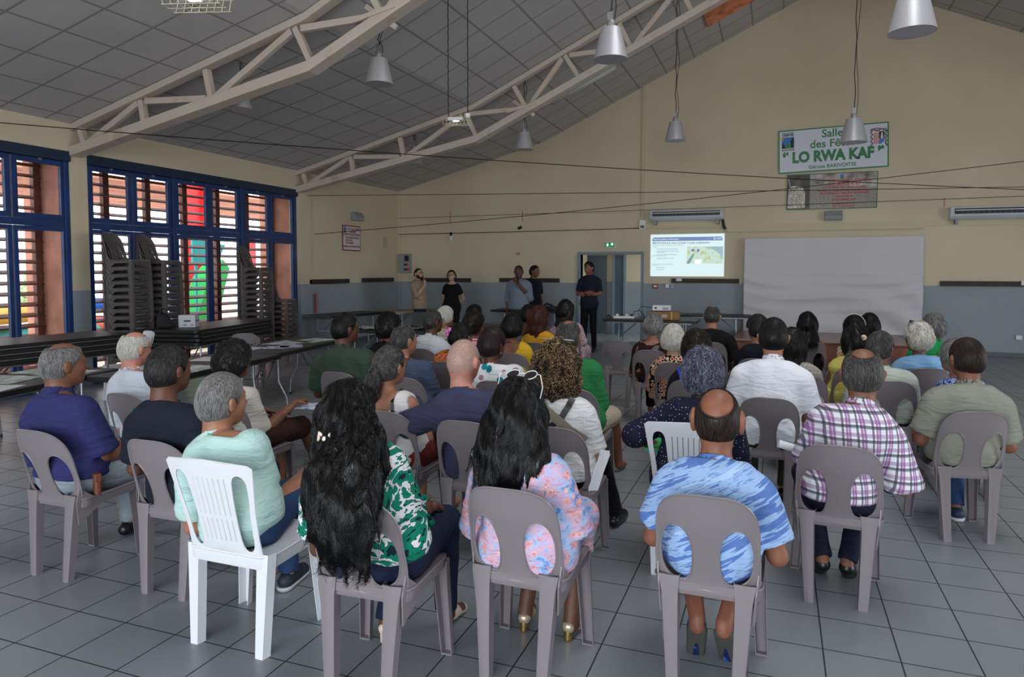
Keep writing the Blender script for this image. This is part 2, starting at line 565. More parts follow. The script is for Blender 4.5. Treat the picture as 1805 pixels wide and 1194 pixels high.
o = struct(b, 'door_3', M_door)
MB().box(-4.03, -3.97, YB + 1.9, YB + 2.0, 0, 2.1).box(-3.74, -3.68, YB + 1.9, YB + 2.0, 0, 2.1).box(-3.97, -3.74, YB + 1.9, YB + 2.0, 2.05, 2.12).build('door_frame', mat('door_frame_paint'), o)


# windows: blue steel frames, three pairs of leaves with a row of top lights
def window(name, y0, y1, units, side):
    root = bpy.data.objects.new(name, None); C.objects.link(root); root['kind'] = 'structure'
    xf = XL - .07; fr = MB()
    fr.box(xf - .04, xf + .06, y0, y1, WT - .1, WT)
    MB().box(xf + .02, xf + .10, y0, y1, WT - .10, WT + .04).build('head_rail', M_dkblue, root, bevel=.004)
    fr.box(xf - .04, xf + .05, y0, y1, 2.245, 2.335); fr.box(xf - .04, xf + .05, y0, y1, 0, .1)
    L = (y1 - y0) / units
    for i in range(units + 1):
        y = y0 + L * i; y = min(max(y, y0 + .035), y1 - .035); fr.box(xf - .05, xf + .055, y - .035, y + .035, 0, WT)
    fr.build('outer_frame', M_blue, root, bevel=.004)
    for i in range(units):
        for j in (0, 1):
            a = y0 + L * i + .04 + j * (L / 2 - .03); e = a + L / 2 - .05
            for z0, z1, nm in ((.11, 2.24, 'door_leaf'), (2.34, WT - .1, 'top_light')):
                f = MB(); wd = .07 if nm == 'top_light' else .055
                f.box(xf - .02, xf + .035, a, a + wd, z0, z1).box(xf - .02, xf + .035, e - wd, e, z0, z1)
                f.box(xf - .02, xf + .035, a + wd, e - wd, z0, z0 + wd).box(xf - .02, xf + .035, a + wd, e - wd, z1 - wd, z1)
                fo = f.build(nm, M_blue, root, bevel=.003)
                MB().box(xf - .004, xf + .002, a + wd, e - wd, z0 + wd, z1 - wd).build('pane', M_glass, fo)
                if nm == 'top_light':
                    MB().box(xf + .035, xf + .06, (a + e) / 2 - .02, (a + e) / 2 + .02, z1 - .03, z1 + .03).build('catch', M_steel, fo)
    return root


window('window_1', W1[0], W1[1], 3, 0)
window('window_2', W2[0], W2[1], 3, 0)
M_brick = mat('terracotta_render', (196, 138, 116), .8, var=(3, .12))
M_slat = mat('brown_louvre_wood', (108, 66, 52), .6, var=(9, .2))
for (y0, y1) in (W1, W2):
    struct(MB().box(XL - .95, XL - .2, y1, y1 + .13, 0, WT + .1).box(XL - .95, XL - .2, y0 - .13, y0, 0, WT + .1), 'trim_5', M_brick)
struct(MB().box(XL - 1.0, XL - .2, W1[0] - .2, W2[1] + .2, WT + .05, WT + .25), 'trim_6', M_brick)
k = 0
for (y0, y1) in (W1, W2):
    lab = 'brown timber louvre screen outside the ' + ('partly seen window at the far left' if y0 < 5 else 'long window behind the chair stacks')
    s = thing('louvre_screen', lab, 'louvre', (XL - .62, (y0 + y1) / 2, 0))
    m = MB(); h = (y1 - y0) / 2; z = .12
    while z < WT + .05:
        m.bar((0, -h, z), (0, h, z), .105, .018, (.45, 0, 1)); z += .15
    m.build('slats', M_slat, s, bevel=.003)
    n = 6
    for i in range(n + 1):
        y = -h + 2 * h * i / n; y = min(max(y, -h + .05), h - .05)
        MB().box(-.05, .03, y - .05, y + .05, 0, WT + .1).build('post', M_slat, s, bevel=.004)
# yard outside
M_yard = mat('pale_yard_concrete', (205, 190, 175), .9, var=(1, .1))
struct(MB().box(-40, XL - .95, -8, 40, -.2, -.02), 'ground', M_yard)
struct(MB().box(XR + .2, 40, -20, 40, -.2, -.02).box(-40, 40, -30, YF - .3, -.2, -.02), 'ground', M_yard)
def yard(name, lab, cat, mb, m, **kw): return tag(mb.build(name, m, **kw), lab, cat)


M_red = mat('red_paint', (222, 38, 44), .5); M_green = mat('green_paint', (30, 176, 84), .5); M_teal = mat('teal_paint', (40, 168, 168), .5)
M_or = mat('orange_paint', (236, 118, 60), .5); M_bl = mat('bright_blue_paint', (30, 96, 200), .5)
yard('playhouse_panel', 'tall red slatted playhouse panel seen through the louvres', 'playground', MB().box(-12.5, -12.3, 11.9, 12.45, 0, 4.2).box(-12.42, -12.2, 12.3, 12.45, 0, 4.2), M_red, bevel=.02)
yard('playhouse_panel', 'second red playhouse panel at the right end behind the louvres', 'playground', MB().box(-12.9, -12.7, 14.0, 14.5, 0, 2.6), M_red, bevel=.02)
yard('slide', 'green slide chute sloping down behind the louvres', 'slide', MB().prism([(11.0, 0), (11.7, 0), (12.3, 1.7), (12.1, 1.9), (11.7, 1.5)], -12.0, -11.5, 'x'), M_green, bevel=.03)
yard('canopy', 'teal sail panel in front of the red playhouse', 'canopy', MB().tube([(-11.38, 11.2, 0), (-11.38, 11.2, 2.3)], .03, 8).prism([(11.1, 1.8), (11.7, 1.7), (12.0, 2.2), (11.1, 2.3)], -11.4, -11.35, 'x'), M_teal)
def kayak(x, y, z, L, m, lab, rz):
    s = Shape(); s.ell((0, 0, .16), (L / 2, .34, .2), 0); s.ell((0, 0, .32), (L / 5, .2, .12), .03, mode='s')
    V, F = s.mesh(.05); o = obj_from('kayak', V, F, m); o.location = (x, y, z); o.rotation_euler = (0, 0, rz); tag(o, lab, 'kayak')
kayak(-12.1, 8.2, .0, 3.4, M_or, 'orange kayak lowest of the pile outside the window', 1.9)
kayak(-12.2, 8.1, .36, 3.6, M_teal, 'teal kayak lying on the orange one outside', 1.75)
kayak(-12.3, 8.3, .74, 3.4, mat('yellow_paint', (226, 180, 60), .5), 'yellow kayak high in the outdoor pile', 2.0)
kayak(-13.4, 10.9, .75, 2.6, M_bl, 'blue kayak outside beside the chair stacks', 1.3)
kayak(-13.4, 10.9, .37, 2.6, mat('salmon_paint', (240, 128, 112), .5), 'salmon pink kayak under the blue one outside', 1.3)
kayak(-13.4, 10.9, 0, 2.6, M_red, 'red kayak on the ground behind the chair stacks', 1.35)
def bush(x, y, lab, h=1.6):
    s = Shape(); rn = random.Random(x)
    for i in range(7): s.ell((rn.uniform(-1, 1), rn.uniform(-1.4, 1.4), rn.uniform(.4, h)), (.7, .7, .6), .2)
    s.disp(lambda P: .08 * vnoise(P, 9, 2)); V, F = s.mesh(.12)
    o = obj_from('bush', V, F, mat('leafy_green', (120, 140, 96), .8, var=(8, .5))); o.location = (x, y, 0); tag(o, lab, 'bush')
bush(-34, 24, 'round green bush far out in the yard seen over the slats', 1.4)
struct(MB().box(-16.1, -15.9, 4, 9.2, 0, 1.2).box(-16.1, -15.9, 4, 4.2, 0, 3).box(-19, -13.2, 3, 30, 3.55, 3.65), 'trim_7', M_brick)


# roof trusses
def truss(Y, lab):
    t = thing('roof_truss', lab, 'truss', (0, Y, 0))
    up_ = lambda x: ceil_z(x) - .01
    def dn(x):
        d = RX - abs(x - RX)
        return 3.29 + (d + 9.23) * (4.06 - 3.29) / 4.0 if d < -5.23 else 4.06 + (d + 5.23) * .46
    XS = [XL, -5.3]; XK = [XL, -5.23]
    tc = MB(); bc = MB()
    ptsT = [(XL, up_(XL)), (-5.3, up_(-5.3)), (RX, up_(RX)), (2 * RX + 5.3, up_(-5.3)), (XR, up_(XL))]
    ptsB = [(XL, dn(XL)), (-5.23, dn(-5.23)), (RX, dn(RX)), (2 * RX + 5.23, dn(-5.23)), (XR, dn(XL))]
    for pts, mb, hh, ww in ((ptsT, tc, .09, .15), (ptsB, bc, .13, .2)):
        top = [(x, z + (0 if mb is tc else hh / 2)) for x, z in pts]; bot = [(x, z - (hh if mb is tc else hh / 2)) for x, z in pts]
        mb.prism(top + bot[::-1], -ww / 2, ww / 2, 'y')
    tc.build('top_chord', M_beam, t, bevel=.01); bc.build('bottom_chord', M_beam, t, bevel=.012)
    posts = [(-9.09, -9.0), (-7.95, -7.9), (-6.84, -6.76), (-5.46, -5.24), (-4.5, -4.27), (-3.55, -3.3), (-2.6, -2.4), (-1.6, -1.4), (-.6, -.4), (.3, .45)]
    posts += [(2 * RX - a, 2 * RX - b_) for a, b_ in posts]
    for i, (a, b_) in enumerate(posts):
        MB().bar((a, 0, up_(a) - .1), (b_, 0, dn(b_) + .06), .085, .075).build('web_post', M_beam, t, bevel=.005)
    L = posts[:10]
    for i in range(len(L) - 1):
        for sg in (0, 1):
            f = (lambda x: 2 * RX - x) if sg else (lambda x: x)
            if i % 2 == 0: a, b_ = L[i][1] + .08, L[i + 1][0] - .05; q = ((f(a), 0, dn(f(a)) + .06), (f(b_), 0, up_(f(b_)) - .12))
            else: a, b_ = L[i][0] + .08, L[i + 1][1] - .08; q = ((f(a), 0, up_(f(a)) - .14), (f(b_), 0, dn(f(b_)) + .08))
            MB().bar(*q, .07, .08).build('web_brace', M_beam, t, bevel=.006)
    g = MB(); g.bar((-4.55, .1, dn(-4.4) + .28), (-4.15, .1, dn(-4.15) - .12), .03, .06).bar((-4.6, -.1, dn(-4.4) + .05), (-4.05, -.1, dn(-4.1) + .02), .03, .05)
    g.build('rod_bracket', M_beam, t)


truss(6.98, 'cream steel roof truss nearest the camera, meeting the wall between the windows')
truss(11.78, 'cream steel roof truss farther back, meeting the wall right of the long window')
# skylight strip with orange timber
tag(MB().bar((-1.4, 14.0, ceil_z(-1.4) - .03), (.5, 14.0, ceil_z(.5) - .03), .62, .05, (-.46, 0, 1)).build('skylight', mat('orange_timber', (236, 128, 88), .5, var=(5, .2))), 'orange timber skylight panel in the ceiling above the far truss', 'skylight')


# pendant lamps
M_alu = mat('brushed_aluminium', (176, 176, 180), .42, .35)
M_refl = mat('white_reflector', (196, 198, 210), .35, .3)
def lamp(x, y, z, tilt, lab, R0=.21):
    t = thing('pendant_lamp', lab, 'lamp', (x, y, z), 0, 'aluminium pendant lamps')
    s = MB().lathe([(R0, 0), (R0 * .60, R0 * 1.72), (R0 * .56, R0 * 1.81), (R0 * .2, R0 * 1.85)], 36).build('shade', M_alu, t, smooth=True, angle=.6)
    MB().lathe([(R0 * .985, .002), (R0 * .59, R0 * 1.66), (.0, R0 * 1.7)], 36, close=True).build('reflector', M_refl, t, smooth=True)
    MB().box(-.05, .05, -.04, .04, .05, .14).build('bulb_housing', mat('grey_lamp_unit', (120, 122, 126), .4), t, bevel=.008)
    MB().lathe([(.04, R0 * 1.85), (.045, R0 * 1.85 + .04), (.038, R0 * 1.85 + .07)], 18).box(-.03, .025, -.025, .025, R0 * 1.85 + .06, R0 * 1.85 + .15).build('mount', mat('grey_cast_metal', (140, 140, 142), .5, .4), t)
    top = ceil_z(x) - z
    n = 14; pts = [(.012 * sin(i * 2.1), .01 * cos(i * 1.7), .46 + (top - .46) * i / n) for i in range(n + 1)]
    MB().tube(pts, .007, 5).build('chain', M_dark, t)
    MB().tube([(.03 + .02 * sin(i * 1.3), .01, .36 + (top - .36) * i / n) for i in range(n + 1)], .005, 5).build('cable', M_black, t)
    return t
lamp(-4.66, 7.53, 3.95, 0, 'pendant lamp at the left, hanging just below the near truss', .172)
lamp(-1.63, 7.0, 3.79, 0, 'large pendant lamp hanging in front of the far truss at top centre', .172)
lamp(.97, 6.4, 3.57, 0, 'pendant lamp cut by the top edge of the view at the right', .178)
lamp(-4.37, 11.95, 3.85, 0, 'small far pendant lamp under the bend of the far truss', .172)
lamp(-1.65, 11.85, 3.82, 0, 'far pendant lamp on a long chain, left of the green lettered sign', .172)
lamp(.98, 11.1, 3.50, 0, 'far pendant lamp hanging in front of the green lettered sign', .185)
lamp(-6.62, 7.33, 3.76, 0, 'pendant lamp half hidden behind the near truss at the left', .14)
lamp(-6.77, 12.2, 3.74, 0, 'small lamp half hidden behind the far truss', .17)


# caged floodlights on chains
def flood(x, y, z, rz, lab):
    t = thing('floodlight', lab, 'floodlight', (x, y, z), rz)
    MB().box(-.12, .08, -.05, .05, 0, .045).build('lamp_body', M_white, t, bevel=.01)
    MB().box(-.05, .02, -.02, .02, -.006, 0).build('lens', emis('lit_floodlight', (250, 255, 245), 6), t)
    c = MB()
    for i in range(8):
        xx = -.24 + .068 * i; c.tube([(xx * .7, -.10, .03), (xx * .7, -.07, -.05), (xx * .7, .07, -.05), (xx * .7, .10, .03)], .0022, 4)
    for yy, zz in ((-.10, .03), (-.07, -.05), (0, -.05), (.07, -.05), (.10, .03)): c.tube([(-.18, yy, zz), (.18, yy, zz)], .0022, 4)
    c.build('cage', mat('cream_wire', (206, 200, 170), .5), t)
    h = ceil_z(x) - z
    for sx in (-.12, .14):
        hh = ceil_z(x + sx * cos(rz)) - z
        MB().tube([(sx + .006 * (i % 2), .004 * ((i // 2) % 2), .05 + (hh - .05) * i / 30) for i in range(31)], .006, 4).build('chain', M_dark, t)
    MB().box(.12, .17, -.03, .03, .03, .09).build('junction_box', M_white, t, bevel=.005)
flood(-3.3, 3.3, 3.28, .3, 'caged floodlight cut by the top edge of the view at the left')
flood(-3.95, 8.26, 3.60, .2, 'caged floodlight hanging on two chains between the trusses')
# fluorescent battens
def batten(a, b_, lab):
    a = Vector(a); b_ = Vector(b_); t = thing('fluorescent_light', lab, 'light', a)
    d = b_ - a
    MB().bar((0, 0, 0), d, .16, .05).build('housing', M_white, t, bevel=.005)
    MB().tube([Vector((0, -.04, -.05)), d + Vector((0, -.04, -.05))], .018, 8).tube([Vector((0, .04, -.05)), d + Vector((0, .04, -.05))], .018, 8).build('tube', mat('unlit_tube', (214, 216, 214), .3), t, smooth=True)
batten((-4.35, 13.5, ceil_z(-4.35) - .08), (-3.05, 13.5, ceil_z(-3.05) - .08), 'slim fluorescent batten on the ceiling behind the far truss')
b = thing('louvred_light', 'small louvred ceiling light at the top edge beside the near truss', 'light', (-3.55, 8.3, ceil_z(-3.55) - .06))
MB().bar((-.3, 0, -.14), (.3, 0, .14), .3, .07).build('housing', M_white, b, bevel=.005)
m = MB()
for i in range(7): m.bar((-.27 + i * .09, -.14, -.17 + .042 * i), (-.27 + i * .09, .14, -.17 + .042 * i), .01, .05)
m.build('louvre', mat('grey_louvre', (120, 122, 126), .4, .5), b)


# cables strung across the hall
def cable(p, q, lab, sag=.1, r=.006):
    p = Vector(p); q = Vector(q)
    pts = [p.lerp(q, i / 24) - Vector((0, 0, sag * 4 * (i / 24) * (1 - i / 24))) for i in range(25)]
    tag(MB().tube(pts, r, 5).build('hanging_cable', M_dark), lab, 'cable', 'cables strung across the hall')
cable((XL, 5.2, 3.42), (6.5, 15.5, 3.0), 'thin dark cable from the near window head to the end wall right of the signs', .12)
cable((XL, 12.3, 2.42), (9.5, 14.2, 4.1), 'thin dark cable rising from the left wall up to the right past the green sign', .15)
cable((XL, 12.0, 3.2), (9.0, 15.7, 3.16), 'thin level cable along the end wall from beside the long window', .03)
cable((XL + .3, 15.2, 2.95), (9, 15.75, 3.13), 'thin cable from the corner crossing the lower sign', .02, .005)
cable((XL + .05, 15.7, 2.58), (-2.9, 15.75, 2.62), 'straight cable along the end wall above the standing speakers', .01, .008)

# projected slide
def slidefn(t):
    co = t.coord(); X, Y, Z = t.sep(co)
    return t.mix(0, t.ramp(t.math('ADD', t.math('MULTIPLY', X, .1), t.math('MULTIPLY', Z, -.5)), [(0, (205, 238, 242)), (1, (244, 254, 255))]), (0, 0, 0))


def lit(name, col=(128, 128, 128), st=.9):
    if name in MC: return MC[name]
    m = bpy.data.materials.new(name); m.use_nodes = True; t = NT(m)
    t.b.inputs['Base Color'].default_value = (.12, .12, .12, 1); t.b.inputs['Emission Color'].default_value = (*s2l(col), 1); t.b.inputs['Emission Strength'].default_value = st
    MC[name] = m; return m


SX0, SX1, SZ0, SZ1 = -2.72, -1.11, 1.53, 2.47; SY = YB - .004
t = thing('projected_slide', 'bright projected slide with blue header and map on the end wall', 'projection', (0, SY, 0))
MB().box(SX0, SX1, -.004, .002, SZ0, SZ1).build('slide_area', lit('slide_white', (222, 246, 248)), t)
E_ = lambda x, z: (SX0 + (SX1 - SX0) * x, SZ1 - (SZ1 - SZ0) * z)
def srect(nm, x0, z0, x1, z1, m, d=.006):
    a = E_(x0, z0); b_ = E_(x1, z1)
    return MB().box(a[0], b_[0], -d, -d + .001, b_[1], a[1]).build(nm, m, t)
hd = MB(); a = E_(.025, .07); b_ = E_(.975, .16)
hd.prism([(a[0], b_[1]), (b_[0], b_[1]), (b_[0], a[1] - .03), (b_[0] - .03, a[1]), (a[0] + .03, a[1]), (a[0], a[1] - .03)], -.007, -.006, 'y')
hd.build('header_band', lit('slide_blue', (104, 132, 184)), t)
def text(s_, x, z, size, m, parent, y=-.01, align='LEFT', bold=0, ext=.001, sx=1.0, shear=0, name='lettering', rx=pi / 2, rz=0, loc=None):
    cu = bpy.data.curves.new('txt', 'FONT'); cu.body = s_; cu.size = size; cu.align_x = align; cu.extrude = ext; cu.offset = bold; cu.shear = shear; cu.resolution_u = 3
    o = bpy.data.objects.new('txt', cu); C.objects.link(o); dg = bpy.context.evaluated_depsgraph_get()
    me = bpy.data.meshes.new_from_object(o.evaluated_get(dg)); bpy.data.objects.remove(o)
    me.transform(Matrix.Rotation(rx, 4, 'X') @ Matrix.Diagonal((sx, 1, 1, 1)))
    if rz: me.transform(Matrix.Rotation(rz, 4, 'Z'))
    q = bpy.data.objects.new(name, me); C.objects.link(q); me.materials.clear(); me.materials.append(m)
    q.parent = parent; q.location = loc if loc else (x, y, z)
    return q
sw = lit('slide_pure_white', (250, 255, 255), 1.0); sd = lit('slide_text_grey', (70, 88, 110), .8); sb_ = lit('slide_text_blue', (90, 140, 175), .85)
text('Réunion publique d’information', *E_(.04, .13), .045, sw, t, -.009)
text('NEEP', *E_(.9, .13), .045, sw, t, -.009)
MB().tube([(E_(.872, .115)[0] + .02 * cos(k * pi / 6), -.008, E_(.872, .115)[1] + .02 * sin(k * pi / 6)) for k in range(12)], .004, 5, close=True).build('logo_ring', sw, t)
text('MISE EN PLACE de St. Denis à St André : 2 projets complémentaires', *E_(.03, .225), .062, sd, t, -.009, bold=.0008, sx=.72)
lines = [(.03, .27, 'Premier réseau de bus à haut niveau : l’ensemble des lignes de la CINOR vers le'), (.03, .305, 'nord de l’île'), (.09, .36, 'Un tracé par Sainte-Marie, Sainte-Suzanne, Saint-André'), (.09, .41, 'Mise en service d’une ligne de transport pour les usagers'), (.09, .44, 'quartiers à desservir'), (.09, .49, 'Liaison des deux territoires avec correspondances'), (.03, .52, 'dessertes locales complètes, stations'), (.09, .58, 'Aménagement des espaces publics et voiries'), (.03, .72, 'Concertation avec les habitants avant dépôt du projet'), (.03, .75, '2024 et suivants'), (.09, .80, 'Réunions de quartier'), (.09, .85, 'Mise à jour du tracé')]
for i, (x, z, s_) in enumerate(lines): text(s_, *E_(x, z), .034, sb_ if i in (0, 1, 8, 9) else sd, t, -.009, sx=.62)
def mapfn(t_):
    co = t_.coord(); n = t_.noise(co, 9, 5, .65)
    r = t_.ramp(n, [(.40, (190, 226, 214)), (.52, (206, 232, 218)), (.56, (190, 206, 130)), (.7, (170, 196, 140))])
    return r
mp = bpy.data.materials.new('slide_map'); mp.use_nodes = True; q = NT(mp); r_ = mapfn(q); q.b.inputs['Base Color'].default_value = (.2, .2, .2, 1); q.lk(r_, q.b.inputs['Emission Color']); q.b.inputs['Emission Strength'].default_value = .85
srect('map', .5, .3, .985, .70, mp)
a = [E_(*p) for p in ((.72, .3), (.985, .3), (.985, .62), (.95, .5), (.9, .42), (.83, .35))]
MB().prism(a, -.008, -.007, 'y').build('map_sea', lit('slide_sea', (160, 196, 208), .8), t)
srect('map_legend', .61, .60, .70, .70, sw, .009)
a = [E_(*p) for p in ((.5, .68), (.58, .47), (.61, .47), (.54, .70), (.51, .70))]
MB().prism(a, -.009, -.008, 'y').build('map_inset', lit('slide_inset', (120, 160, 160), .8), t)
srect('map_marker', .565, .355, .60, .41, lit('slide_violet', (110, 110, 200), .85), .009); srect('map_marker', .64, .355, .67, .42, lit('slide_violet'), .009)

# signs
M_sgreen = mat('sign_green', (0, 122, 62), .4); M_swhite = mat('sign_white', (206, 212, 226), .35)
s = thing('lettered_sign', 'large white sign with green border and green lettering high on the end wall', 'sign', (1.0, YB - .03, 4.18), 0)
s.rotation_euler = (0, radians(-1.4), 0)
w_, h_ = 1.04, .45
MB().box(-w_, w_, 0, .02, -h_, h_).build('border', M_sgreen, s)
MB().box(-w_ + .025, w_ - .025, -.003, .001, -h_ + .025, h_ - .025).build('face', M_swhite, s)
text('Salle', .0, .245, .225, M_sgreen, s, -.006, 'CENTER', .004)
text('des Fêtes', .0, .04, .225, M_sgreen, s, -.006, 'CENTER', .004)
text('“ LO RWA KAF ”', .0, -.235, .30, M_sgreen, s, -.006, 'CENTER', .016, sx=.86)
text('Gérose BARIVOITSE', .0, -.385, .105, M_sgreen, s, -.006, 'CENTER', .002)
lx, lz = -.85, .13
text('VILLE DE', lx, lz + .235, .05, M_dark, s, -.006, 'CENTER', .001, sx=1.1); text('SAINTE', lx, lz + .19, .058, M_dark, s, -.006, 'CENTER', .002, sx=1.2); text('SUZANNE', lx, lz - .11, .052, M_dark, s, -.006, 'CENTER', .001, sx=1.05)
MB().box(lx - .12, lx + .12, -.006, -.003, lz - .06, lz + .17).build('logo_sky', mat('logo_blue', (40, 120, 190), .5), s)
MB().prism([(lx - .12, lz - .06), (lx + .12, lz - .06), (lx + .12, lz + .0), (lx + .03, lz + .04), (lx - .03, lz + .01), (lx - .12, lz - .02)], -.008, -.006, 'y').build('logo_hill', mat('logo_green', (20, 140, 70), .5), s)
MB().prism([(lx + .06, lz - .05), (lx + .1, lz - .05), (lx + .12, lz + .1), (lx + .09, lz + .17), (lx + .05, lz + .08)], -.009, -.008, 'y').prism([(lx - .12, lz - .06), (lx - .05, lz - .06), (lx - .09, lz + .04), (lx - .12, lz + .05)], -.009, -.008, 'y').build('logo_tree', M_dark, s)
MB().prism([(lx - .12 + .03 * cos(k * .2 * pi), lz + .13 + .03 * sin(k * .2 * pi)) for k in range(10)], -.009, -.008, 'y').build('logo_sun', mat('logo_yellow', (240, 170, 40), .5), s)
# coat of arms
cx, cz = .86, .13
MB().prism([(cx - .1, cz + .14), (cx, cz + .14), (cx, cz - .12), (cx - .06, cz - .1), (cx - .1, cz - .06)], -.006, -.003, 'y').build('shield_half', mat('shield_white', (226, 220, 220), .5), s)
m = MB()
for i in range(3):
    for j in range(7):
        px, pz = cx - .083 + i * .033, cz + .1 - j * .032
        m.prism([(px, pz + .018), (px + .014, pz), (px, pz - .018), (px - .014, pz)], -.008, -.006, 'y')
m.build('red_lozenges', mat('shield_red', (200, 30, 36), .5), s)
MB().box(cx, cx + .1, -.006, -.003, cz - .0, cz + .14).build('shield_black', M_black, s)
MB().prism([(cx + .03, cz), (cx + .045, cz + .12), (cx + .065, cz + .12), (cx + .08, cz)], -.008, -.006, 'y').build('waterfall', mat('shield_white'), s)
MB().prism([(cx, cz), (cx + .1, cz), (cx + .1, cz - .06), (cx + .05, cz - .1), (cx, cz - .12)], -.006, -.003, 'y').build('shield_blue', mat('shield_sea', (70, 130, 200), .5), s)
m = MB(); rn = random.Random(4)
for sx in (-1, 1):
    pts = [(cx + sx * (.13 + .02 * sin(i * 1.9)), -.006, cz - .16 + .32 * i / 12) for i in range(13)]
    m.tube(pts, .014, 5)
m.tube([(cx - .15 + .3 * i / 8, -.006, cz + .17 + .02 * sin(i * 1.5)) for i in range(9)], .016, 5)
m.build('shield_mantling', mat('mantling_grey', (110, 112, 116), .5), s)
m = MB(); m.tube([(cx - .13 + .26 * i / 8, -.012, cz + .19 - .012 * cos(i)) for i in range(9)], .01, 5); m.build('crest_ribbon', mat('crest_pink', (190, 110, 96), .5), s)

s = thing('photo_sign', 'landscape photo panel with a man in a hat and red lettering under the green sign', 'sign', (1.0, YB - .03, 3.31))
w_, h_ = .86, .37
MB().box(-w_, w_, 0, .02, -h_, h_).build('border', mat('dark_sign_green', (20, 96, 60), .4), s)
def photofn(t_):
    co = t_.coord(); X, Y, Z = t_.sep(co); n = t_.noise(co, 60, 4, .7); c2 = t_.noise(co, 4, 5)
    field = t_.ramp(n, [(.3, (110, 104, 98)), (.7, (186, 180, 174))]); sky = t_.ramp(c2, [(.35, (104, 100, 96)), (.65, (206, 200, 194))])
    return t_.mix(t_.math('GREATER_THAN', t_.math('ADD', Z, t_.math('MULTIPLY', X, .12)), .13), field, sky)
MB().box(-w_ + .015, w_ - .015, -.003, .001, -h_ + .015, h_ - .015).build('face', mat('photo_landscape', rough=.18, fn=photofn), s)
MB().box(-w_ + .015, -.41, -.005, -.003, -h_ + .015, h_ - .015).build('photo_panel', mat('photo_dark', (26, 20, 18), .3), s)
ph = mat('photo_sepia_light', (176, 168, 160), .4, var=(30, .35)); pm = mat('photo_sepia_mid', (92, 80, 72), .4)
MB().prism([(-.84, -.34), (-.5, -.34), (-.5, .0), (-.56, .1), (-.66, .12), (-.74, .13), (-.82, .08)], -.008, -.005, 'y').build('man_shirt', ph, s)
MB().prism([(-.65 + .06 * cos(k * pi / 8), .2 + .09 * sin(k * pi / 8)) for k in range(16)], -.009, -.007, 'y').build('man_face', pm, s)
MB().prism([(-.74, .25), (-.56, .25), (-.6, .27), (-.62, .33), (-.68, .33), (-.7, .27)], -.011, -.009, 'y').build('man_hat', mat('photo_hat', (40, 34, 30), .5), s)
MB().tube([(-.84, -.01, .3), (-.76, -.01, .0)], .012, 5).build('stick', ph, s)
M_sred = mat('sign_red', (190, 28, 34), .5)
for z, sz, tx, shr in ((.195, .055, 'SALLE DES FÊTES «GÉROSE BARIVOITSE»', 0), (.105, .095, 'LO RWA KAF', .3), (.055, .045, '(12 DÉCEMBRE 1921 - 20 JUILLET 2004)', 0), (-.015, .06, 'Auteur et grande figure emblématique', .3), (-.065, .055, 'de la résistance culturelle réunionnaise', .3), (-.135, .045, 'INAUGURÉE LE', 0), (-.2, .05, '20 DÉCEMBRE 2004', 0), (-.28, .04, 'par Maurice GIRONCEL', 0), (-.33, .04, 'Maire de Sainte-Suzanne', 0)):
    text(tx, .24, z, sz, M_sred, s, -.006, 'CENTER', .001, shear=shr, sx=1.05)
MB().box(.16, .23, -.006, -.003, .24, .33).build('small_logo', mat('logo_blue'), s)
MB().box(.16, .23, -.007, -.005, .24, .27).build('small_logo_base', mat('logo_green'), s)
s = thing('notice_board', 'white notice with dark red border and lettering on the left wall', 'notice', (XL + .012, 13.65, 2.39), pi / 2)
MB().box(-.36, .36, 0, .01, -.29, .29).build('border', mat('notice_red', (128, 28, 44), .5), s)
MB().box(-.335, .335, -.003, .001, -.265, .265).build('face', mat('notice_white', (206, 202, 206), .5), s)
for z, tx, sz, al, x in ((.18, 'IL EST STRICTEMENT', .075, 'CENTER', .08), (.12, 'INTERDIT', .075, 'CENTER', .05), (.06, 'DE METTRE SUR LES MURS :', .07, 'CENTER', 0), (-.01, '- DES AGRAFES ADHÉSIVES', .06, 'LEFT', -.27), (-.07, '- DES CLOUS', .06, 'LEFT', -.27), (-.13, '- DES PUNAISES', .06, 'LEFT', -.27), (-.21, 'UTILISER LES CROCHETS PRÉVUS', .06, 'CENTER', 0)):
    text(tx, x, z, sz, mat('notice_red'), s, -.005, al, .001, sx=.8)
MB().box(-.32, -.22, -.005, -.003, .12, .25).build('logo', mat('logo_blue'), s)
MB().box(-.32, -.22, -.006, -.004, .12, .17).build('logo_base', mat('logo_green'), s)
tag(MB().box(XL, XL + .004, 15.02, 15.2, 2.2, 2.5).build('paper_sheet', mat('faded_paper', (178, 172, 150), .8)), 'small faded paper stuck on the left wall near the corner', 'paper')
# emergency lights, exit sign
def emerg(loc, rz, lab):
    t = thing('emergency_light', lab, 'light', loc, rz)
    MB().prism([(-.0, -.1), (-.0, .1), (-.08, .1), (-.16, -.02), (-.14, -.1)], -.17, .17, 'x').build('housing', mat('grey_light_box', (140, 146, 150), .4), t, bevel=.01)
emerg((1.05, YB, 2.80), 0, 'grey wedge emergency light under the photo sign'); emerg((XL, 13.8, 2.9), pi / 2, 'grey wedge emergency light above the red notice')
t = thing('exit_sign', 'lit green emergency exit sign above the doorway', 'exit sign', (-3.65, YB - .05, 2.25))
MB().box(-.12, .12, 0, .05, -.065, .065).build('housing', M_white, t, bevel=.006)
MB().box(-.108, .108, -.004, 0, -.052, .052).build('green_face', emis('exit_green', (20, 130, 80), .5), t)
MB().prism([(.03, -.01), (.075, -.01), (.075, .035), (.03, .035)], -.008, -.004, 'y').prism([(-.07, -.03), (-.04, -.03), (-.03, .01), (-.05, .035), (-.075, .01)], -.008, -.004, 'y').build('pictogram', emis('exit_white', (210, 255, 220), 1.6), t)
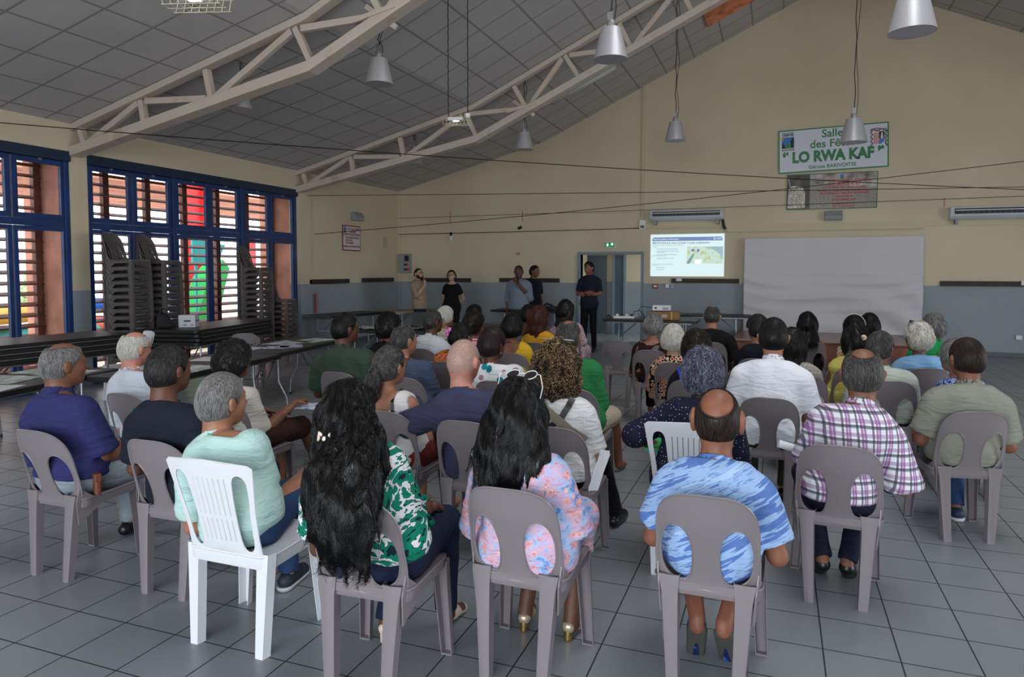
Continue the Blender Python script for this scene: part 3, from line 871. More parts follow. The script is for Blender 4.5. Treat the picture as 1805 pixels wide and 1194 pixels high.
# split air conditioners
def aircon(x0, x1, z0, z1, lab):
    t = thing('air_conditioner', lab, 'air conditioner', ((x0 + x1) / 2, YB, (z0 + z1) / 2)); w_ = (x1 - x0) / 2; h_ = (z1 - z0) / 2
    MB().prism([(0, -h_), (-.12, -h_), (-.2, -h_ * .5), (-.22, h_ * .3), (-.2, h_), (0, h_)], -w_, w_, 'x').build('casing', mat('white_aircon', (196, 202, 210), .35), t, bevel=.012)
    MB().box(-w_ + .07, w_ - .07, -.228, -.205, h_ * -.15, h_ * .72).build('grille', M_black, t)
    m = MB()
    for i in range(16): xx = -w_ + .2 + (2 * w_ - .4) * i / 15; m.box(xx - .004, xx + .004, -.231, -.226, -h_ * .15, h_ * .3)
    m.build('grille_ribs', mat('grey_ribs', (90, 92, 96), .5), t)
    MB().box(-w_ + .08, w_ - .08, -.24, -.222, h_ * .35, h_ * .5).build('flap', M_white, t, bevel=.003)
    MB().box(-w_ + .1, -w_ + .15, -.15, 0, -h_ - .09, -h_).box(w_ - .15, w_ - .1, -.15, 0, -h_ - .09, -h_).build('bracket', mat('grey_cast_metal'), t)
    MB().tube([(w_ - .02, -.08, -h_), (w_ - .0, -.08, -h_ - .12), (w_ + .03, -.05, -h_ - .2)], .03, 8).build('hose', M_dark, t)
aircon(-2.72, -1.13, 2.77, 2.99, 'white wall air conditioner right above the projected slide')
aircon(3.12, 4.85, 2.66, 2.90, 'white wall air conditioner at the right edge of the end wall')
# wall rails, boxes and sockets
def rail(a, b_, z, lab, left=False):
    m = MB().box(a, b_, YB - .05, YB, z - .05, z + .05) if not left else MB().box(XL, XL + .05, a, b_, z - .05, z + .05)
    tag(m.build('wall_rail', M_rail, bevel=.004), lab, 'rail', 'dark wooden wall rails')
rail(12.05, 13.5, 1.41, 'dark wooden rail on the left wall nearest the window', True); rail(14.05, 15.45, 1.42, 'dark wooden rail on the left wall nearest the corner', True)
rail(-8.65, -7.18, 1.41, 'dark wooden rail behind the man in beige and the woman in black'); rail(-6.41, -4.87, 1.42, 'dark wooden rail behind the man with the microphone')
rail(-2.24, -.79, 1.43, 'dark wooden rail below the projected slide'); rail(3.02, 4.5, 1.41, 'dark wooden rail at the far right of the end wall')
t = thing('electrical_panel', 'grey electrical panel with switches near the left corner', 'electrical panel', (-8.98, YB, 1.83))
MB().box(-.2, .12, -.12, 0, -.25, .25).build('box', mat('panel_grey', (140, 148, 146), .5), t, bevel=.008)
MB().box(-.02, .1, -.13, -.12, .06, .2).build('breaker_window', M_black, t)
for i, (x, z) in enumerate(((-.02, -.03), (.03, -.03), (-.02, -.15), (.03, -.15))): MB().box(x - .018, x + .018, -.135, -.12, z - .025, z + .025).build('socket', mat('socket_blue', (24, 34, 70), .5), t)
MB().box(.07, .11, -.14, -.12, -.05, 0).build('yellow_switch', mat('switch_yellow', (220, 120, 40), .5), t); MB().box(.07, .11, -.14, -.12, -.19, -.11).build('red_switch', M_red, t)
def box(x, z, w_, h_, m, lab, cat, nm, d=.04):
    tag(MB().box(x - w_ / 2, x + w_ / 2, YB - d, YB, z - h_ / 2, z + h_ / 2).build(nm, m, bevel=.004), lab, cat)
box(-8.9, 1.47, .16, .09, mat('cream_plastic', (196, 186, 150), .5), 'cream double socket under the electrical panel', 'socket', 'wall_socket')
t = thing('thermostat', 'white control box beside the left air conditioner', 'control box', (-2.9, YB, 2.70))
MB().box(-.07, .07, -.07, 0, -.1, .1).build('case', M_white, t, bevel=.006); MB().box(-.045, .045, -.075, -.07, -.08, -.02).build('display', mat('display_grey', (96, 84, 84), .4), t)
t = thing('fire_alarm', 'small red fire alarm call point right of the doorway', 'alarm', (-2.6, YB, 1.3))
MB().box(-.055, .055, -.04, 0, -.05, .05).build('case', mat('alarm_red', (150, 24, 34), .4), t, bevel=.005); MB().box(-.035, .035, -.043, -.04, -.02, .025).build('label_plate', M_white, t)
box(-2.33, 1.31, .08, .08, M_white, 'white square socket right of the fire alarm', 'socket', 'wall_socket'); box(-2.22, 1.31, .08, .1, mat('greyish_plastic', (160, 168, 172), .5), 'grey switch right of the white socket', 'switch', 'light_switch')
box(-2.07, 1.45, .12, .06, M_white, 'white socket mounted on the rail below the slide', 'socket', 'wall_socket', .07)
box(4.37, .38, .1, .08, M_white, 'white socket low on the wall at the far right', 'socket', 'wall_socket'); box(4.42, 1.43, .12, .09, M_white, 'white box at the right end of the far right rail', 'switch', 'wall_box', .08)
box(-5.93, 2.06, .09, .06, mat('salmon_box', (190, 130, 104), .6), 'small salmon junction box above the microphone man', 'box', 'junction_box')
for x, z0, z1, lab in ((-7.75, 2.85, 3.15, 'pink paint stripe above the woman in black'), (-5.82, 2.85, 3.1, 'pink paint stripe above the microphone man'), (3.05, 2.93, 3.1, 'pink paint stripe above the right air conditioner')):
    tag(MB().box(x - .012, x + .012, YB - .004, YB, z0, z1).build('paint_stripe', mat('salmon_box')), lab, 'stripe')
def camr(x, z, lab):
    t = thing('security_camera', lab, 'camera', (x, YB, z)); MB().tube([(0, 0, 0), (0, -.1, 0)], .015, 8).build('arm', M_white, t); MB().tube([(-.03, -.1, -.01), (.05, -.16, .01)], .035, 10).build('body', M_dark, t, smooth=True, angle=.6)
camr(-5.85, 2.68, 'small dark security camera on the end wall above the presenters')
t = thing('sensor', 'small white sensor on the end wall above the woman in black', 'sensor', (-7.72, YB, 2.55)); MB().box(-.03, .03, -.05, 0, -.15, -.02).build('case', M_white, t, bevel=.006); MB().box(-.02, .02, -.06, 0, -.03, .06).build('bracket', M_dark, t)
# white cloth hung on the end wall
def clothmesh():
    nx, nz = 110, 90; V = []; x0, x1, z0, z1 = -.69, 2.70, .36, 2.35
    for i in range(nx + 1):
        for j in range(nz + 1):
            u = i / nx; v = j / nz; sag = .05 * (1 - v)
            x = x0 + (x1 - x0) * u + .012 * sin(v * 9 + 1) * (1 - abs(2 * u - 1)) * .5
            y = .06 * sin(u * 7 + v * 2.5) * (1 - v) + .07 * sin((v + .30 * (2 * u - .9) ** 2) * 19) * max(0, .72 - v) + .006 * sin(u * 40 + 3 * sin(v * 5)) * v + .012 * sin(u * 23 - v * 6) * (1 - v)
            for vc, am, wd in ((.50, .05, .035), (.36, .045, .03), (.22, .04, .03), (.80, .015, .02)): y += am * math.exp(-((v - vc - .09 * (2 * u - .9) ** 2 + .02 * sin(u * 9)) / wd) ** 2) * (.35 + .65 * abs(sin(u * 4 + vc * 9)))
            fold = .02 * math.exp(-((v - .615) / .012) ** 2)
            V.append((x, YB - .15 - y - fold, z0 + (z1 - z0) * v - .03 * sin(u * pi) * 0 + .006 * abs(sin(u * pi * 8)) * (v > .98)))
    F = [(i * (nz + 1) + j, (i + 1) * (nz + 1) + j, (i + 1) * (nz + 1) + j + 1, i * (nz + 1) + j + 1) for i in range(nx) for j in range(nz)]
    return MB().add(V, F)
o = clothmesh().build('hanging_cloth', mat('white_sheet', (205, 203, 208), .85, bump=(500, .03)), smooth=True)
tag(o, 'wide white cloth sheet pinned to the end wall', 'cloth')
md = o.modifiers.new('thickness', 'SOLIDIFY'); md.thickness = .003
# low tiled stage
t = thing('stage', 'low stage with terracotta tiled front under the white cloth', 'stage', (.75, 13.7, 0))
MB().box(-1.5, 1.5, 0, 2.05, 0, .34).build('riser', mat('brown_stage_wood', (96, 50, 34), .5, var=(5, .2)), t)
def stt(t_):
    co = t_.coord(); n = t_.node('ShaderNodeTexBrick'); t_.lk(co, n.inputs['Vector']); n.offset = 0; n.inputs['Scale'].default_value = 1; n.inputs['Brick Width'].default_value = .3; n.inputs['Row Height'].default_value = .3; n.inputs['Mortar Size'].default_value = .006
    n.inputs['Color1'].default_value = (*s2l((150, 120, 108)), 1); n.inputs['Color2'].default_value = (*s2l((158, 128, 116)), 1); n.inputs['Mortar'].default_value = (*s2l((80, 70, 66)), 1); return n.outputs[0]
MB().box(-1.52, 1.52, -.02, 2.05, .34, .37).build('tiled_top', mat('stage_tiles', rough=.3, fn=stt), t, bevel=.006)
for i in range(4):
    a = -1.45 + i * .74; MB().box(a, a + .68, -.015, 0, .05, .29).build('front_panel', mat('stage_panel_wood', (116, 62, 44), .45, var=(6, .2)), t, bevel=.01)
# ---------------------------------------------------------------- moulded chairs
M_grey = mat('grey_moulded_plastic', (122, 115, 119), .36, bump=(300, .03), spec=.5)
M_stackgrey = mat('dark_grey_moulded_plastic', (84, 79, 78), .33)
M_wchair = mat('white_moulded_plastic', (214, 217, 222), .38)


def egg(cx, cz, w_, h_, n=22, tip=0.0, sk=0.0):
    return [(cx + (w_ * (1 + tip * sin(2 * pi * i / n))) * cos(2 * pi * i / n) * 1.0 + sk * sin(2 * pi * i / n), cz + h_ * sin(2 * pi * i / n)) for i in range(n)]


def rrect(cx, cz, w_, h_, r, n=5):
    P = []
    for q, (sx, sz) in enumerate(((1, 1), (-1, 1), (-1, -1), (1, -1))):
        for i in range(n + 1):
            t = q * pi / 2 + i / n * pi / 2; P.append((cx + sx * (w_ - r) + r * cos(t), cz + sz * (h_ - r) + r * sin(t)))
    return P


def backmap(x, z):
    u = max(0.0, (z - .44) / .38)
    y = -.165 - .085 * u ** 1.15 - .045 * (1 - (x / .21) ** 2) * (.4 + .6 * min(1, u * 1.5)) + .02 * (abs(x) / .21) ** 4
    n = Vector((x * 1.2, -1, .25)).normalized()
    return Vector((x, y, z)), n


def make_chair(m=M_grey, label='', loc=(0, 0, 0), name='plastic_chair'):
    t = thing(name, label, 'chair', loc)
    # arched backrest with two oval openings either side of a waisted splat
    out = []
    for i in range(41):
        a = pi * i / 40; c_, s_ = cos(a), sin(a)
        x = .192 * (abs(c_) ** .62) * (1 if c_ > 0 else -1); z = .60 + .222 * (s_ ** .62)
        out.append((x, z))
    out = out + [(-.196, .54), (-.195, .47), (-.188, .43), (-.1, .42), (0, .418), (.1, .42), (.188, .43), (.195, .47), (.196, .54)]
    def hole(sx):
        P = [(.074, .455), (.120, .446), (.165, .462), (.190, .50), (.197, .555), (.194, .61), (.180, .655), (.155, .685), (.125, .693), (.095, .683), (.070, .655), (.056, .61), (.052, .56), (.058, .50)]
        # smooth it
        for _ in range(2):
            Q = []
            for i in range(len(P)):
                a = P[i]; b_ = P[(i + 1) % len(P)]; Q += [(a[0] * .75 + b_[0] * .25, a[1] * .75 + b_[1] * .25), (a[0] * .25 + b_[0] * .75, a[1] * .25 + b_[1] * .75)]
            P = Q
        return [(sx * x * .90, z) for x, z in P]
    sheet(MB(), out, [hole(1), hole(-1)], .022, backmap, .005, .0052).build('backrest', m, t, smooth=True, angle=.7)
    def seatmap(x, y):
        z = .437 - .014 * (1 - min(1, (x / .2) ** 2)) * (1 - min(1, ((y + .02) / .2) ** 2)) + .014 * min(1, max(0, (y - .05) / .16)) - .02 * max(0, (y - .16) / .05) ** 2
        return Vector((x, y, z)), Vector((0, 0, 1))
    sq = [(x, y) for x, y in rrect(0, .015, .206, .195, .06)]
    s = MB(); sheet(s, sq, [], .04, seatmap, .006, .0055)
    N = len(sq)
    for i in range(N):                                  # apron below the seat edge
        a = sq[i]; b_ = sq[(i + 1) % N]; da = .05 if a[1] < .1 else .04
        pa = seatmap(*a)[0]; pb = seatmap(*b_)[0]
        s.add([pa, pb, pb - Vector((0, 0, .042)), pa - Vector((0, 0, .042)), pa * .99, pb * .99, pb * .99 - Vector((0, 0, .042)), pa * .99 - Vector((0, 0, .042))], [(0, 1, 2, 3), (5, 4, 7, 6), (3, 2, 6, 7)])
    s.bar((-.13, -.182, .425), (.13, -.182, .425), .008, .035)
    s.build('seat', m, t, smooth=True, angle=.7)
    def leg(top, bot, w0, w1, back):
        # open channel that narrows towards the foot
        mb = MB(); rows = 7; V = []; sx = 1 if top[0] > 0 else -1
        for i in range(rows + 1):
            u = i / rows; c_ = Vector(top).lerp(Vector(bot), u); w_ = w0 + (w1 - w0) * (u ** .6)
            d = (.045 - .012 * u) * back; k = .004
            if back > 0 and i == 0: w_ *= 1.12
            prof = [(-w_, d * 1.0), (-w_ * .86, 0), (0, -.006 * back), (w_ * .86, 0), (w_, d * 1.0), (w_ - k, d * 1.0), (w_ * .86 - k, k * back), (0, k * back), (-w_ * .86 + k, k * back), (-w_ + k, d * 1.0)]
            V += [(c_.x + px, c_.y + py, c_.z) for px, py in prof]
        F = [(i * 10 + j, i * 10 + (j + 1) % 10, (i + 1) * 10 + (j + 1) % 10, (i + 1) * 10 + j) for i in range(rows) for j in range(10)]
        F += [tuple(range(10)), tuple(range(rows * 10, rows * 10 + 10))[::-1]]
        mb.add(V, F)
        c_ = Vector(bot); mb.box(c_.x - w1 * .86, c_.x + w1 * .86, min(c_.y, c_.y + .032 * back), max(c_.y, c_.y + .032 * back), 0, .008)
        return mb
    for sx in (-1, 1):
        leg((sx * .143, -.19, .462), (sx * .122, -.215, 0), .043, .025, 1).build('leg', m, t, smooth=True, angle=.5)
        leg((sx * .178, .20, .425), (sx * .2, .215, 0), .036, .025, -1).build('leg', m, t, smooth=True, angle=.5)
    # side wings that run from the backrest down into the rear legs
    for sx in (-1, 1):
        wg = MB(); wg.add([(sx * .194, -.17, .50), (sx * .205, -.10, .44), (sx * .206, -.04, .435), (sx * .206, -.04, .40), (sx * .180, -.17, .30), (sx * .186, -.185, .42),
                (sx * .188, -.17, .50), (sx * .199, -.10, .44), (sx * .200, -.04, .435), (sx * .200, -.04, .40), (sx * .174, -.17, .30), (sx * .180, -.185, .42)],
               [(0, 1, 2, 3, 4, 5), (11, 10, 9, 8, 7, 6), (0, 6, 7, 1), (1, 7, 8, 2), (2, 8, 9, 3), (3, 9, 10, 4), (4, 10, 11, 5), (5, 11, 6, 0)])
        wg.build('side_wing', m, t)
    return t


def make_white_chair(label, loc=(0, 0, 0)):
    m = M_wchair; t = thing('slatted_plastic_chair', label, 'chair', loc)
    def wm(x, z):
        u = max(0.0, (z - .44) / .42)
        return Vector((x, -.17 - .11 * u - .02 * (1 - (x / .22) ** 2), z)), Vector((x * .6, -1, .25)).normalized()
    out = [(-.195, .43), (-.19, .52), (-.2, .65), (-.222, .80), (-.228, .845), (-.21, .858), (0, .872), (.21, .858), (.228, .845), (.222, .80), (.2, .65), (.19, .52), (.195, .43)]
    holes = []
    for sx in (-1, 1):
        P = [(.104, .455), (.166, .455), (.172, .60), (.192, .74), (.188, .80), (.155, .82), (.120, .80), (.110, .72), (.102, .60)]
        for _ in range(2):
            Q = []
            for i in range(len(P)):
                a = P[i]; b_ = P[(i + 1) % len(P)]; Q += [(a[0] * .75 + b_[0] * .25, a[1] * .75 + b_[1] * .25), (a[0] * .25 + b_[0] * .75, a[1] * .25 + b_[1] * .75)]
            P = Q
        holes.append([(sx * x, z) for x, z in P])
    for i in range(7):
        x = (-3 + i) * .026
        for z0, z1 in ((.50, .60), (.62, .79)):
            sl = .0045; f = lambda z: x * (1 + .25 * (z - .5))
            holes.append([(f(z0) - sl, z0), (f(z0) + sl, z0), (f(z1) + sl, z1), (f(z1) - sl, z1)])
    sheet(MB(), out, holes, .03, wm, .006, .0035).build('backrest', m, t, smooth=True, angle=.7)
    def seatmap(x, y): return Vector((x, y, .44 - .012 * (1 - min(1, (x / .2) ** 2)) + .01 * (y > .1))), Vector((0, 0, 1))
    sq = rrect(0, .015, .225, .2, .05); s = MB(); sheet(s, sq, [], .05, seatmap, .006, .006)
    N = len(sq)
    for i in range(N):
        a = sq[i]; b_ = sq[(i + 1) % N]; pa = seatmap(*a)[0]; pb = seatmap(*b_)[0]; dn = Vector((0, 0, .05))
        s.add([pa, pb, pb - dn, pa - dn, pa * .985, pb * .985, pb * .985 - dn, pa * .985 - dn], [(0, 1, 2, 3), (5, 4, 7, 6), (3, 2, 6, 7)])
    s.build('seat', m, t, smooth=True, angle=.7)
    for sx in (-1, 1):
        for y0, y1, x0, x1, bk in ((-.18, -.2, .19, .178, 1), (.19, .205, .2, .235, -1)):
            mb = MB(); V = []
            for i in range(8):
                u = i / 7; cx = sx * (x0 + (x1 - x0) * u); cy = y0 + (y1 - y0) * u; z = .45 * (1 - u); w_ = .042 - .014 * u; d = .04 * bk
                V += [(cx - w_, cy + d, z), (cx - w_ * .7, cy, z), (cx + w_ * .7, cy, z), (cx + w_, cy + d, z), (cx + w_ - .004, cy + d, z), (cx + w_ * .7 - .004, cy + .004 * bk, z), (cx - w_ * .7 + .004, cy + .004 * bk, z), (cx - w_ + .004, cy + d, z)]
            mb.add(V, [(i * 8 + j, i * 8 + (j + 1) % 8, (i + 1) * 8 + (j + 1) % 8, (i + 1) * 8 + j) for i in range(7) for j in range(8)] + [tuple(range(8)), tuple(range(56, 64))[::-1]])
            mb.build('leg', m, t, smooth=True, angle=.5)
    return t


# ---------------------------------------------------------------- folding tables
M_paper = mat('printed_paper', (214, 216, 220), .7)
def tabletop(mb, L, W, z): return mb.prism(rrect(0, 0, L / 2, W / 2, .05, 4), z - .045, z, 'z')


def make_table(label, x, y, rz, L=1.83, W=.76, H=.74, stack=1, group=None, top=M_black, name='folding_table'):
    t = thing(name, label, 'table', (x, y, 0), rz, group)
    tabletop(MB(), L, W, H).build('tabletop', top, t, bevel=.006)
    MB().bar((-L / 2 + .1, -W / 2 + .05, H - .055), (L / 2 - .1, -W / 2 + .05, H - .055), .02, .02).bar((-L / 2 + .1, W / 2 - .05, H - .055), (L / 2 - .1, W / 2 - .05, H - .055), .02, .02).build('rail', M_steel, t)
    for sx in (-1, 1):
        px = sx * (L / 2 - .3)
        m = MB()
        for sy in (-1, 1):
            yy = sy * (W / 2 - .16)
            m.tube([(px, yy, H - .06), (px, yy, .5), (px + .01 * sx, yy + sy * .01, .38), (px, yy + sy * .10, .2), (px, yy + sy * .12, .02)], .0125, 8)
        m.tube([(px, -W / 2 + .16, H - .08), (px, W / 2 - .16, H - .08)], .012, 8)
        m.tube([(px, -W / 2 + .16, .40), (px, W / 2 - .16, .40)], .012, 8)
        m.tube([(px, -.08, .40), (px - sx * .32, -.03, H - .06)], .009, 6).tube([(px, .08, .40), (px - sx * .32, .03, H - .06)], .009, 6)
        lg = m.build('leg_frame', M_steel, t, smooth=True, angle=.6)
        for sy in (-1, 1): MB().lathe([(.016, 0), (.016, .03)], 10, (px, sy * (W / 2 - .04), 0)).build('foot_cap', M_black, lg)
    return t


def folded_table(label, x, y, z, rz, L=1.83, W=.76):
    t = thing('folded_table', label, 'table', (x, y, z), rz, None)
    tabletop(MB(), L, W, .045).build('tabletop', M_black, t, bevel=.005)
    MB().box(-L / 2 + .1, L / 2 - .1, -W / 2 - .002, -W / 2 + .02, -.002, .006).box(-L / 2 + .1, L / 2 - .1, W / 2 - .02, W / 2 + .002, -.002, .006).build('edge_rail', M_steel, t)
    return t


def sheets_on(lab, x, y, z, rz, m, w_=.21, l_=.297, pts=None, name='printed_sheet', grp=None):
    mb = MB().box(-w_, w_, -l_ / 2, l_ / 2, 0, .003)
    o = mb.build(name, m, None, loc=(x, y, z), rotz=rz); return tag(o, lab, 'paper', grp)


def printfn(c1, c2, sc_):
    def f(t):
        co = t.coord(); n = t.noise(co, sc_, 5, .6); return t.ramp(n, [(.36, c1), (.5, c2), (.62, (222, 224, 228))])
    return f
M_map1 = mat('green_map_print', rough=.5, fn=printfn((120, 150, 120), (176, 190, 180), 9))
M_map2 = mat('grey_map_print', rough=.5, fn=printfn((110, 124, 136), (170, 178, 186), 8))
M_leaf = mat('violet_leaflet_print', rough=.5, fn=printfn((90, 84, 150), (180, 178, 206), 14))
# stack on the left, by the nearest window
make_table('black folding table under the folded stack at the far left', -7.5, 5.2, pi / 2 - .05, H=.745)
for i in range(3): folded_table('folded black table, ' + ['lowest', 'middle', 'topmost'][i] + ' of the three lying on the far left table', -7.5, 5.2, .755 + i * .056, pi / 2 - .05 + .01 * (i - 1))
make_table('black folding table under the folded stack before the long window', -7.78, 7.98, pi / 2 + .22, L=2.0, H=.69)
for i in range(3): folded_table('folded black table, ' + ['lowest', 'middle', 'topmost'][i] + ' of the three lying before the long window', -7.78, 7.98, .70 + i * .056, pi / 2 + .22 + .012 * (1 - i), L=2.0)
make_table('black table with map sheets at the left edge behind the purple-shirted man', -5.9, 3.75, pi / 2 + .22)
make_table('nearer black paper-covered table behind the curly-haired woman in cream', -5.32, 5.2, pi / 2 + .12)
make_table('farther of two black paper-covered tables, left of the big man in green', -5.66, 7.0, pi / 2 + .16)
make_table('black table along the left wall under the first wooden rail', -8.6, 12.5, pi / 2 - .12)
make_table('wooden-topped table with blue legs in the left corner', -7.9, 14.1, pi / 2 - .55, L=1.4, W=.8, top=mat('beige_table_top', (150, 128, 104), .6), name='school_table')
make_table('black table with laptop and plastic-wrapped papers behind the curly-haired boy', -5.55, 9.5, .12, L=1.9, W=.8)
make_table('black table against the end wall behind the man with the microphone', -5.35, 15.2, .0)
make_table('black table carrying the projector and cables in front of the doorway', -2.24, 13.15, .02, L=1.75, W=.7)
make_table('dark table against the end wall left of the stage', -1.3, 15.0, .04, L=1.6, W=.6)
make_table('black table end seen behind the woman in the striped top', -5.0, 10.6, .1, L=1.6, W=.7)
# papers
def onA(u, v): # table cut by the left edge
    a = pi / 2 + .22; return -5.9 + u * cos(a) - v * sin(a), 3.75 + u * sin(a) + v * cos(a)
P_ = [(.15, .1, .1, M_map1, .3, .42, 'large green map sheet at the left end of the near left table'), (.55, -.12, .05, M_map2, .28, .4, 'grey map sheet on the right end of the near left table'), (.62, .22, -.05, M_map1, .22, .3, 'small pale sheet at the far corner of the near left table'), (-.3, -.15, .2, M_paper, .28, .4, 'white sheet nearest the left edge of the view')]
for u, v, r, m, w_, l_, lab in P_: xx, yy = onA(u, v); sheets_on(lab, xx, yy, .742, pi / 2 + .22 + r, m, w_ / 1.4, l_)
def onT(tx, ty, a, u, v): return tx + u * cos(a) - v * sin(a), ty + u * sin(a) + v * cos(a)
for u, v, r, m, w_, l_, lab in [(-.3, -.15, .2, M_map1, .22, .42, 'green map sheet on the paper table left of the curly-haired woman'), (-.25, .18, -.1, M_map2, .22, .42, 'grey map sheet behind the green map on the same table'), (.35, .1, .3, M_paper, .16, .3, 'white leaflet lying between the two map groups')]:
    xx, yy = onT(-5.32, 5.2, pi / 2 + .12, u, v); sheets_on(lab, xx, yy, .742, pi / 2 + r, m, w_, l_)
for u, v, r, m, w_, l_, lab in [(-.35, -.05, .5, M_leaf, .14, .26, 'violet leaflet fanned at the middle of the far paper table'), (-.2, -.15, .7, M_leaf, .14, .26, 'violet leaflet beside the fanned one on the far paper table'), (.15, .1, .1, M_map2, .24, .4, 'grey map sheet on the far paper table'), (.5, -.08, -.1, M_map1, .24, .4, 'pale green map sheet at the far end of the far paper table'), (-.6, .2, .2, M_map2, .2, .3, 'grey sheet at the near end of the far paper table')]:
    xx, yy = onT(-5.66, 7.0, pi / 2 + .16, u, v); sheets_on(lab, xx, yy, .742, pi / 2 + r, m, w_, l_)
# plastic-wrapped papers and laptop
def crumple(lab, x, y, z, sx, sy, rz):
    nx, ny = 26, 18; V = []; rn = np.random.RandomState(int(abs(x) * 10)); 
    for i in range(nx + 1):
        for j in range(ny + 1):
            px, py = (i / nx - .5) * sx, (j / ny - .5) * sy; h = .012 + .014 * float(vnoise(A(px, py, 0), 16, 3)) + .01 * float(vnoise(A(px, py, 0), 40, 5))
            V.append((px, py, max(.002, h)))
    F = [(i * (ny + 1) + j, (i + 1) * (ny + 1) + j, (i + 1) * (ny + 1) + j + 1, i * (ny + 1) + j + 1) for i in range(nx) for j in range(ny)]
    o = MB().add(V, F).build('plastic_film', mat('clear_crumpled_film', (148, 158, 160), .2), smooth=False, loc=(x, y, z), rotz=rz); tag(o, lab, 'plastic film')
crumple('crumpled clear plastic film on the laptop table behind the curly-haired boy', -5.95, 9.4, .742, .8, .5, .15); crumple('crumpled plastic film right of the laptop table middle', -5.0, 9.7, .742, .7, .4, .1)
t = thing('laptop', 'open dark laptop on the table behind the curly-haired boy', 'laptop', (-5.3, 9.75, .742), .35)
MB().box(-.17, .17, -.12, .12, 0, .018).build('base', M_black, t, bevel=.004); MB().bar((0, .12, .01), (0, .2, .24), .34, .01, (0, 1, 0)).build('screen', mat('dark_laptop_lid', (38, 44, 46), .5), t, bevel=.003)
# projector on its carton
t = thing('carton', 'brown cardboard box under the projector', 'box', (-1.98, 13.15, .742), .06)
MB().box(-.27, .27, -.15, .15, 0, .15).build('body', mat('cardboard', (146, 108, 74), .8, var=(6, .08)), t, bevel=.004)
MB().box(-.05, .05, -.153, -.15, .04, .1).build('paper_label', mat('label_paper', (190, 178, 158), .7), t); MB().box(.12, .15, -.153, -.15, 0, .15).build('tape', mat('yellow_tape', (196, 154, 60), .4), t)
t = thing('projector', 'white projector standing on the cardboard box', 'projector', (-2.04, 13.15, .894), .05)
MB().box(-.165, .165, -.12, .12, .012, .11).build('case', mat('white_projector', (232, 234, 236), .4), t, bevel=.012)
MB().tube([(-.1, .12, .06), (-.1, .15, .06)], .035, 16).build('lens', M_black, t)
MB().box(.03, .14, -.123, -.12, .03, .08).build('vent', mat('vent_grey', (170, 172, 176), .5), t); MB().box(-.12, -.08, -.123, -.12, .05, .08).build('port', M_black, t)
for sx in (-.13, .13): MB().box(sx - .015, sx + .015, -.09, -.06, 0, .012).build('foot', M_black, t)
tag(MB().tube([(-2.2, 13.1, .96), (-2.4, 13.05, .98), (-2.47, 13.05, .9), (-2.45, 13.05, .78), (-2.3, 13.02, .75)], .006, 6).build('projector_cable', M_black), 'black cable looping down left of the projector', 'cable')
t = thing('power_strip', 'white power strip with plugs on the projector table', 'power strip', (-2.75, 13.1, .742), .15)
MB().box(-.2, .2, -.03, .03, 0, .045).build('bar', M_white, t, bevel=.006)
for i in range(4): MB().box(-.15 + .09 * i, -.1 + .09 * i, -.02, .02, .045, .085).build('plug', M_black if i % 2 else M_white, t, bevel=.004)
tag(MB().tube([(-2.6, 13.1, .76), (-2.55, 13.1, .88), (-2.45, 13.12, .90), (-2.38, 13.15, .8), (-2.36, 13.2, .75)], .007, 6).tube([(-3.0, 13.1, .76), (-3.05, 13.12, .80), (-3.1, 13.15, .76)], .01, 6).build('cable_loop', M_dark), 'dark cable looping over the power strip', 'cable')
t = thing('equipment_case', 'dark equipment lying on the end wall table behind the microphone man', 'equipment', (-5.0, 15.2, .742), .1)
MB().box(-.3, .3, -.12, .12, 0, .09).build('case', M_black, t, bevel=.01); MB().tube([(-.1, 0, .09), (0, .02, .15), (.15, 0, .1)], .02, 8).build('handle', M_black, t)
tag(MB().tube([(-4.7, 15.2, .76), (-4.6, 15.15, .82), (-4.5, 15.2, .78)], .02, 7).build('black_cable_coil', M_black), 'coil of black cable at the right end of the end wall table', 'cable')
t = thing('white_carton', 'white cardboard box on the folded tables before the long window', 'box', (-7.72, 7.45, .86), .5)
MB().box(-.11, .11, -.09, .09, 0, .17).build('body', mat('white_carton', (196, 198, 206), .7), t, bevel=.004)
m = MB()
for i, w_ in enumerate((.012, .01, .014, .006, .012, .008)): m.box(.111, .112, -.06 + i * .022, -.06 + i * .022 + w_, .08, .10)
m.box(-.04, .05, -.091, -.09, .08, .10).box(-.05, .0, -.091, -.09, .03, .04).box(.05, .09, -.091, -.09, .03, .04).build('printed_marks', M_dark, t)
t = thing('black_bag', 'black bag slumped on the folded tables left of the white carton', 'bag', (-7.86, 7.15, .86), .3)
s = Shape(); s.ell((0, 0, .10), (.09, .08, .11), .02); s.ell((.04, 0, .04), (.12, .09, .05), .04); s.disp(lambda P: .006 * vnoise(P, 22, 4)); V, F = s.mesh(.016)
obj_from('body', V, F, mat('black_fabric', (16, 17, 22), .8), t); MB().tube([(-.05, 0, .18), (-.04, 0, .26), (.03, 0, .27), (.05, 0, .19)], .01, 6).build('handle', M_black, t)
tag(MB().tube([(XL + .07, 12.22, .75), (XL + .07, 12.22, 1.16)], .022, 10).build('red_tube', mat('extinguisher_red', (150, 20, 26), .35)), 'thin red tube fixed upright on the left wall by the pilaster', 'tube')

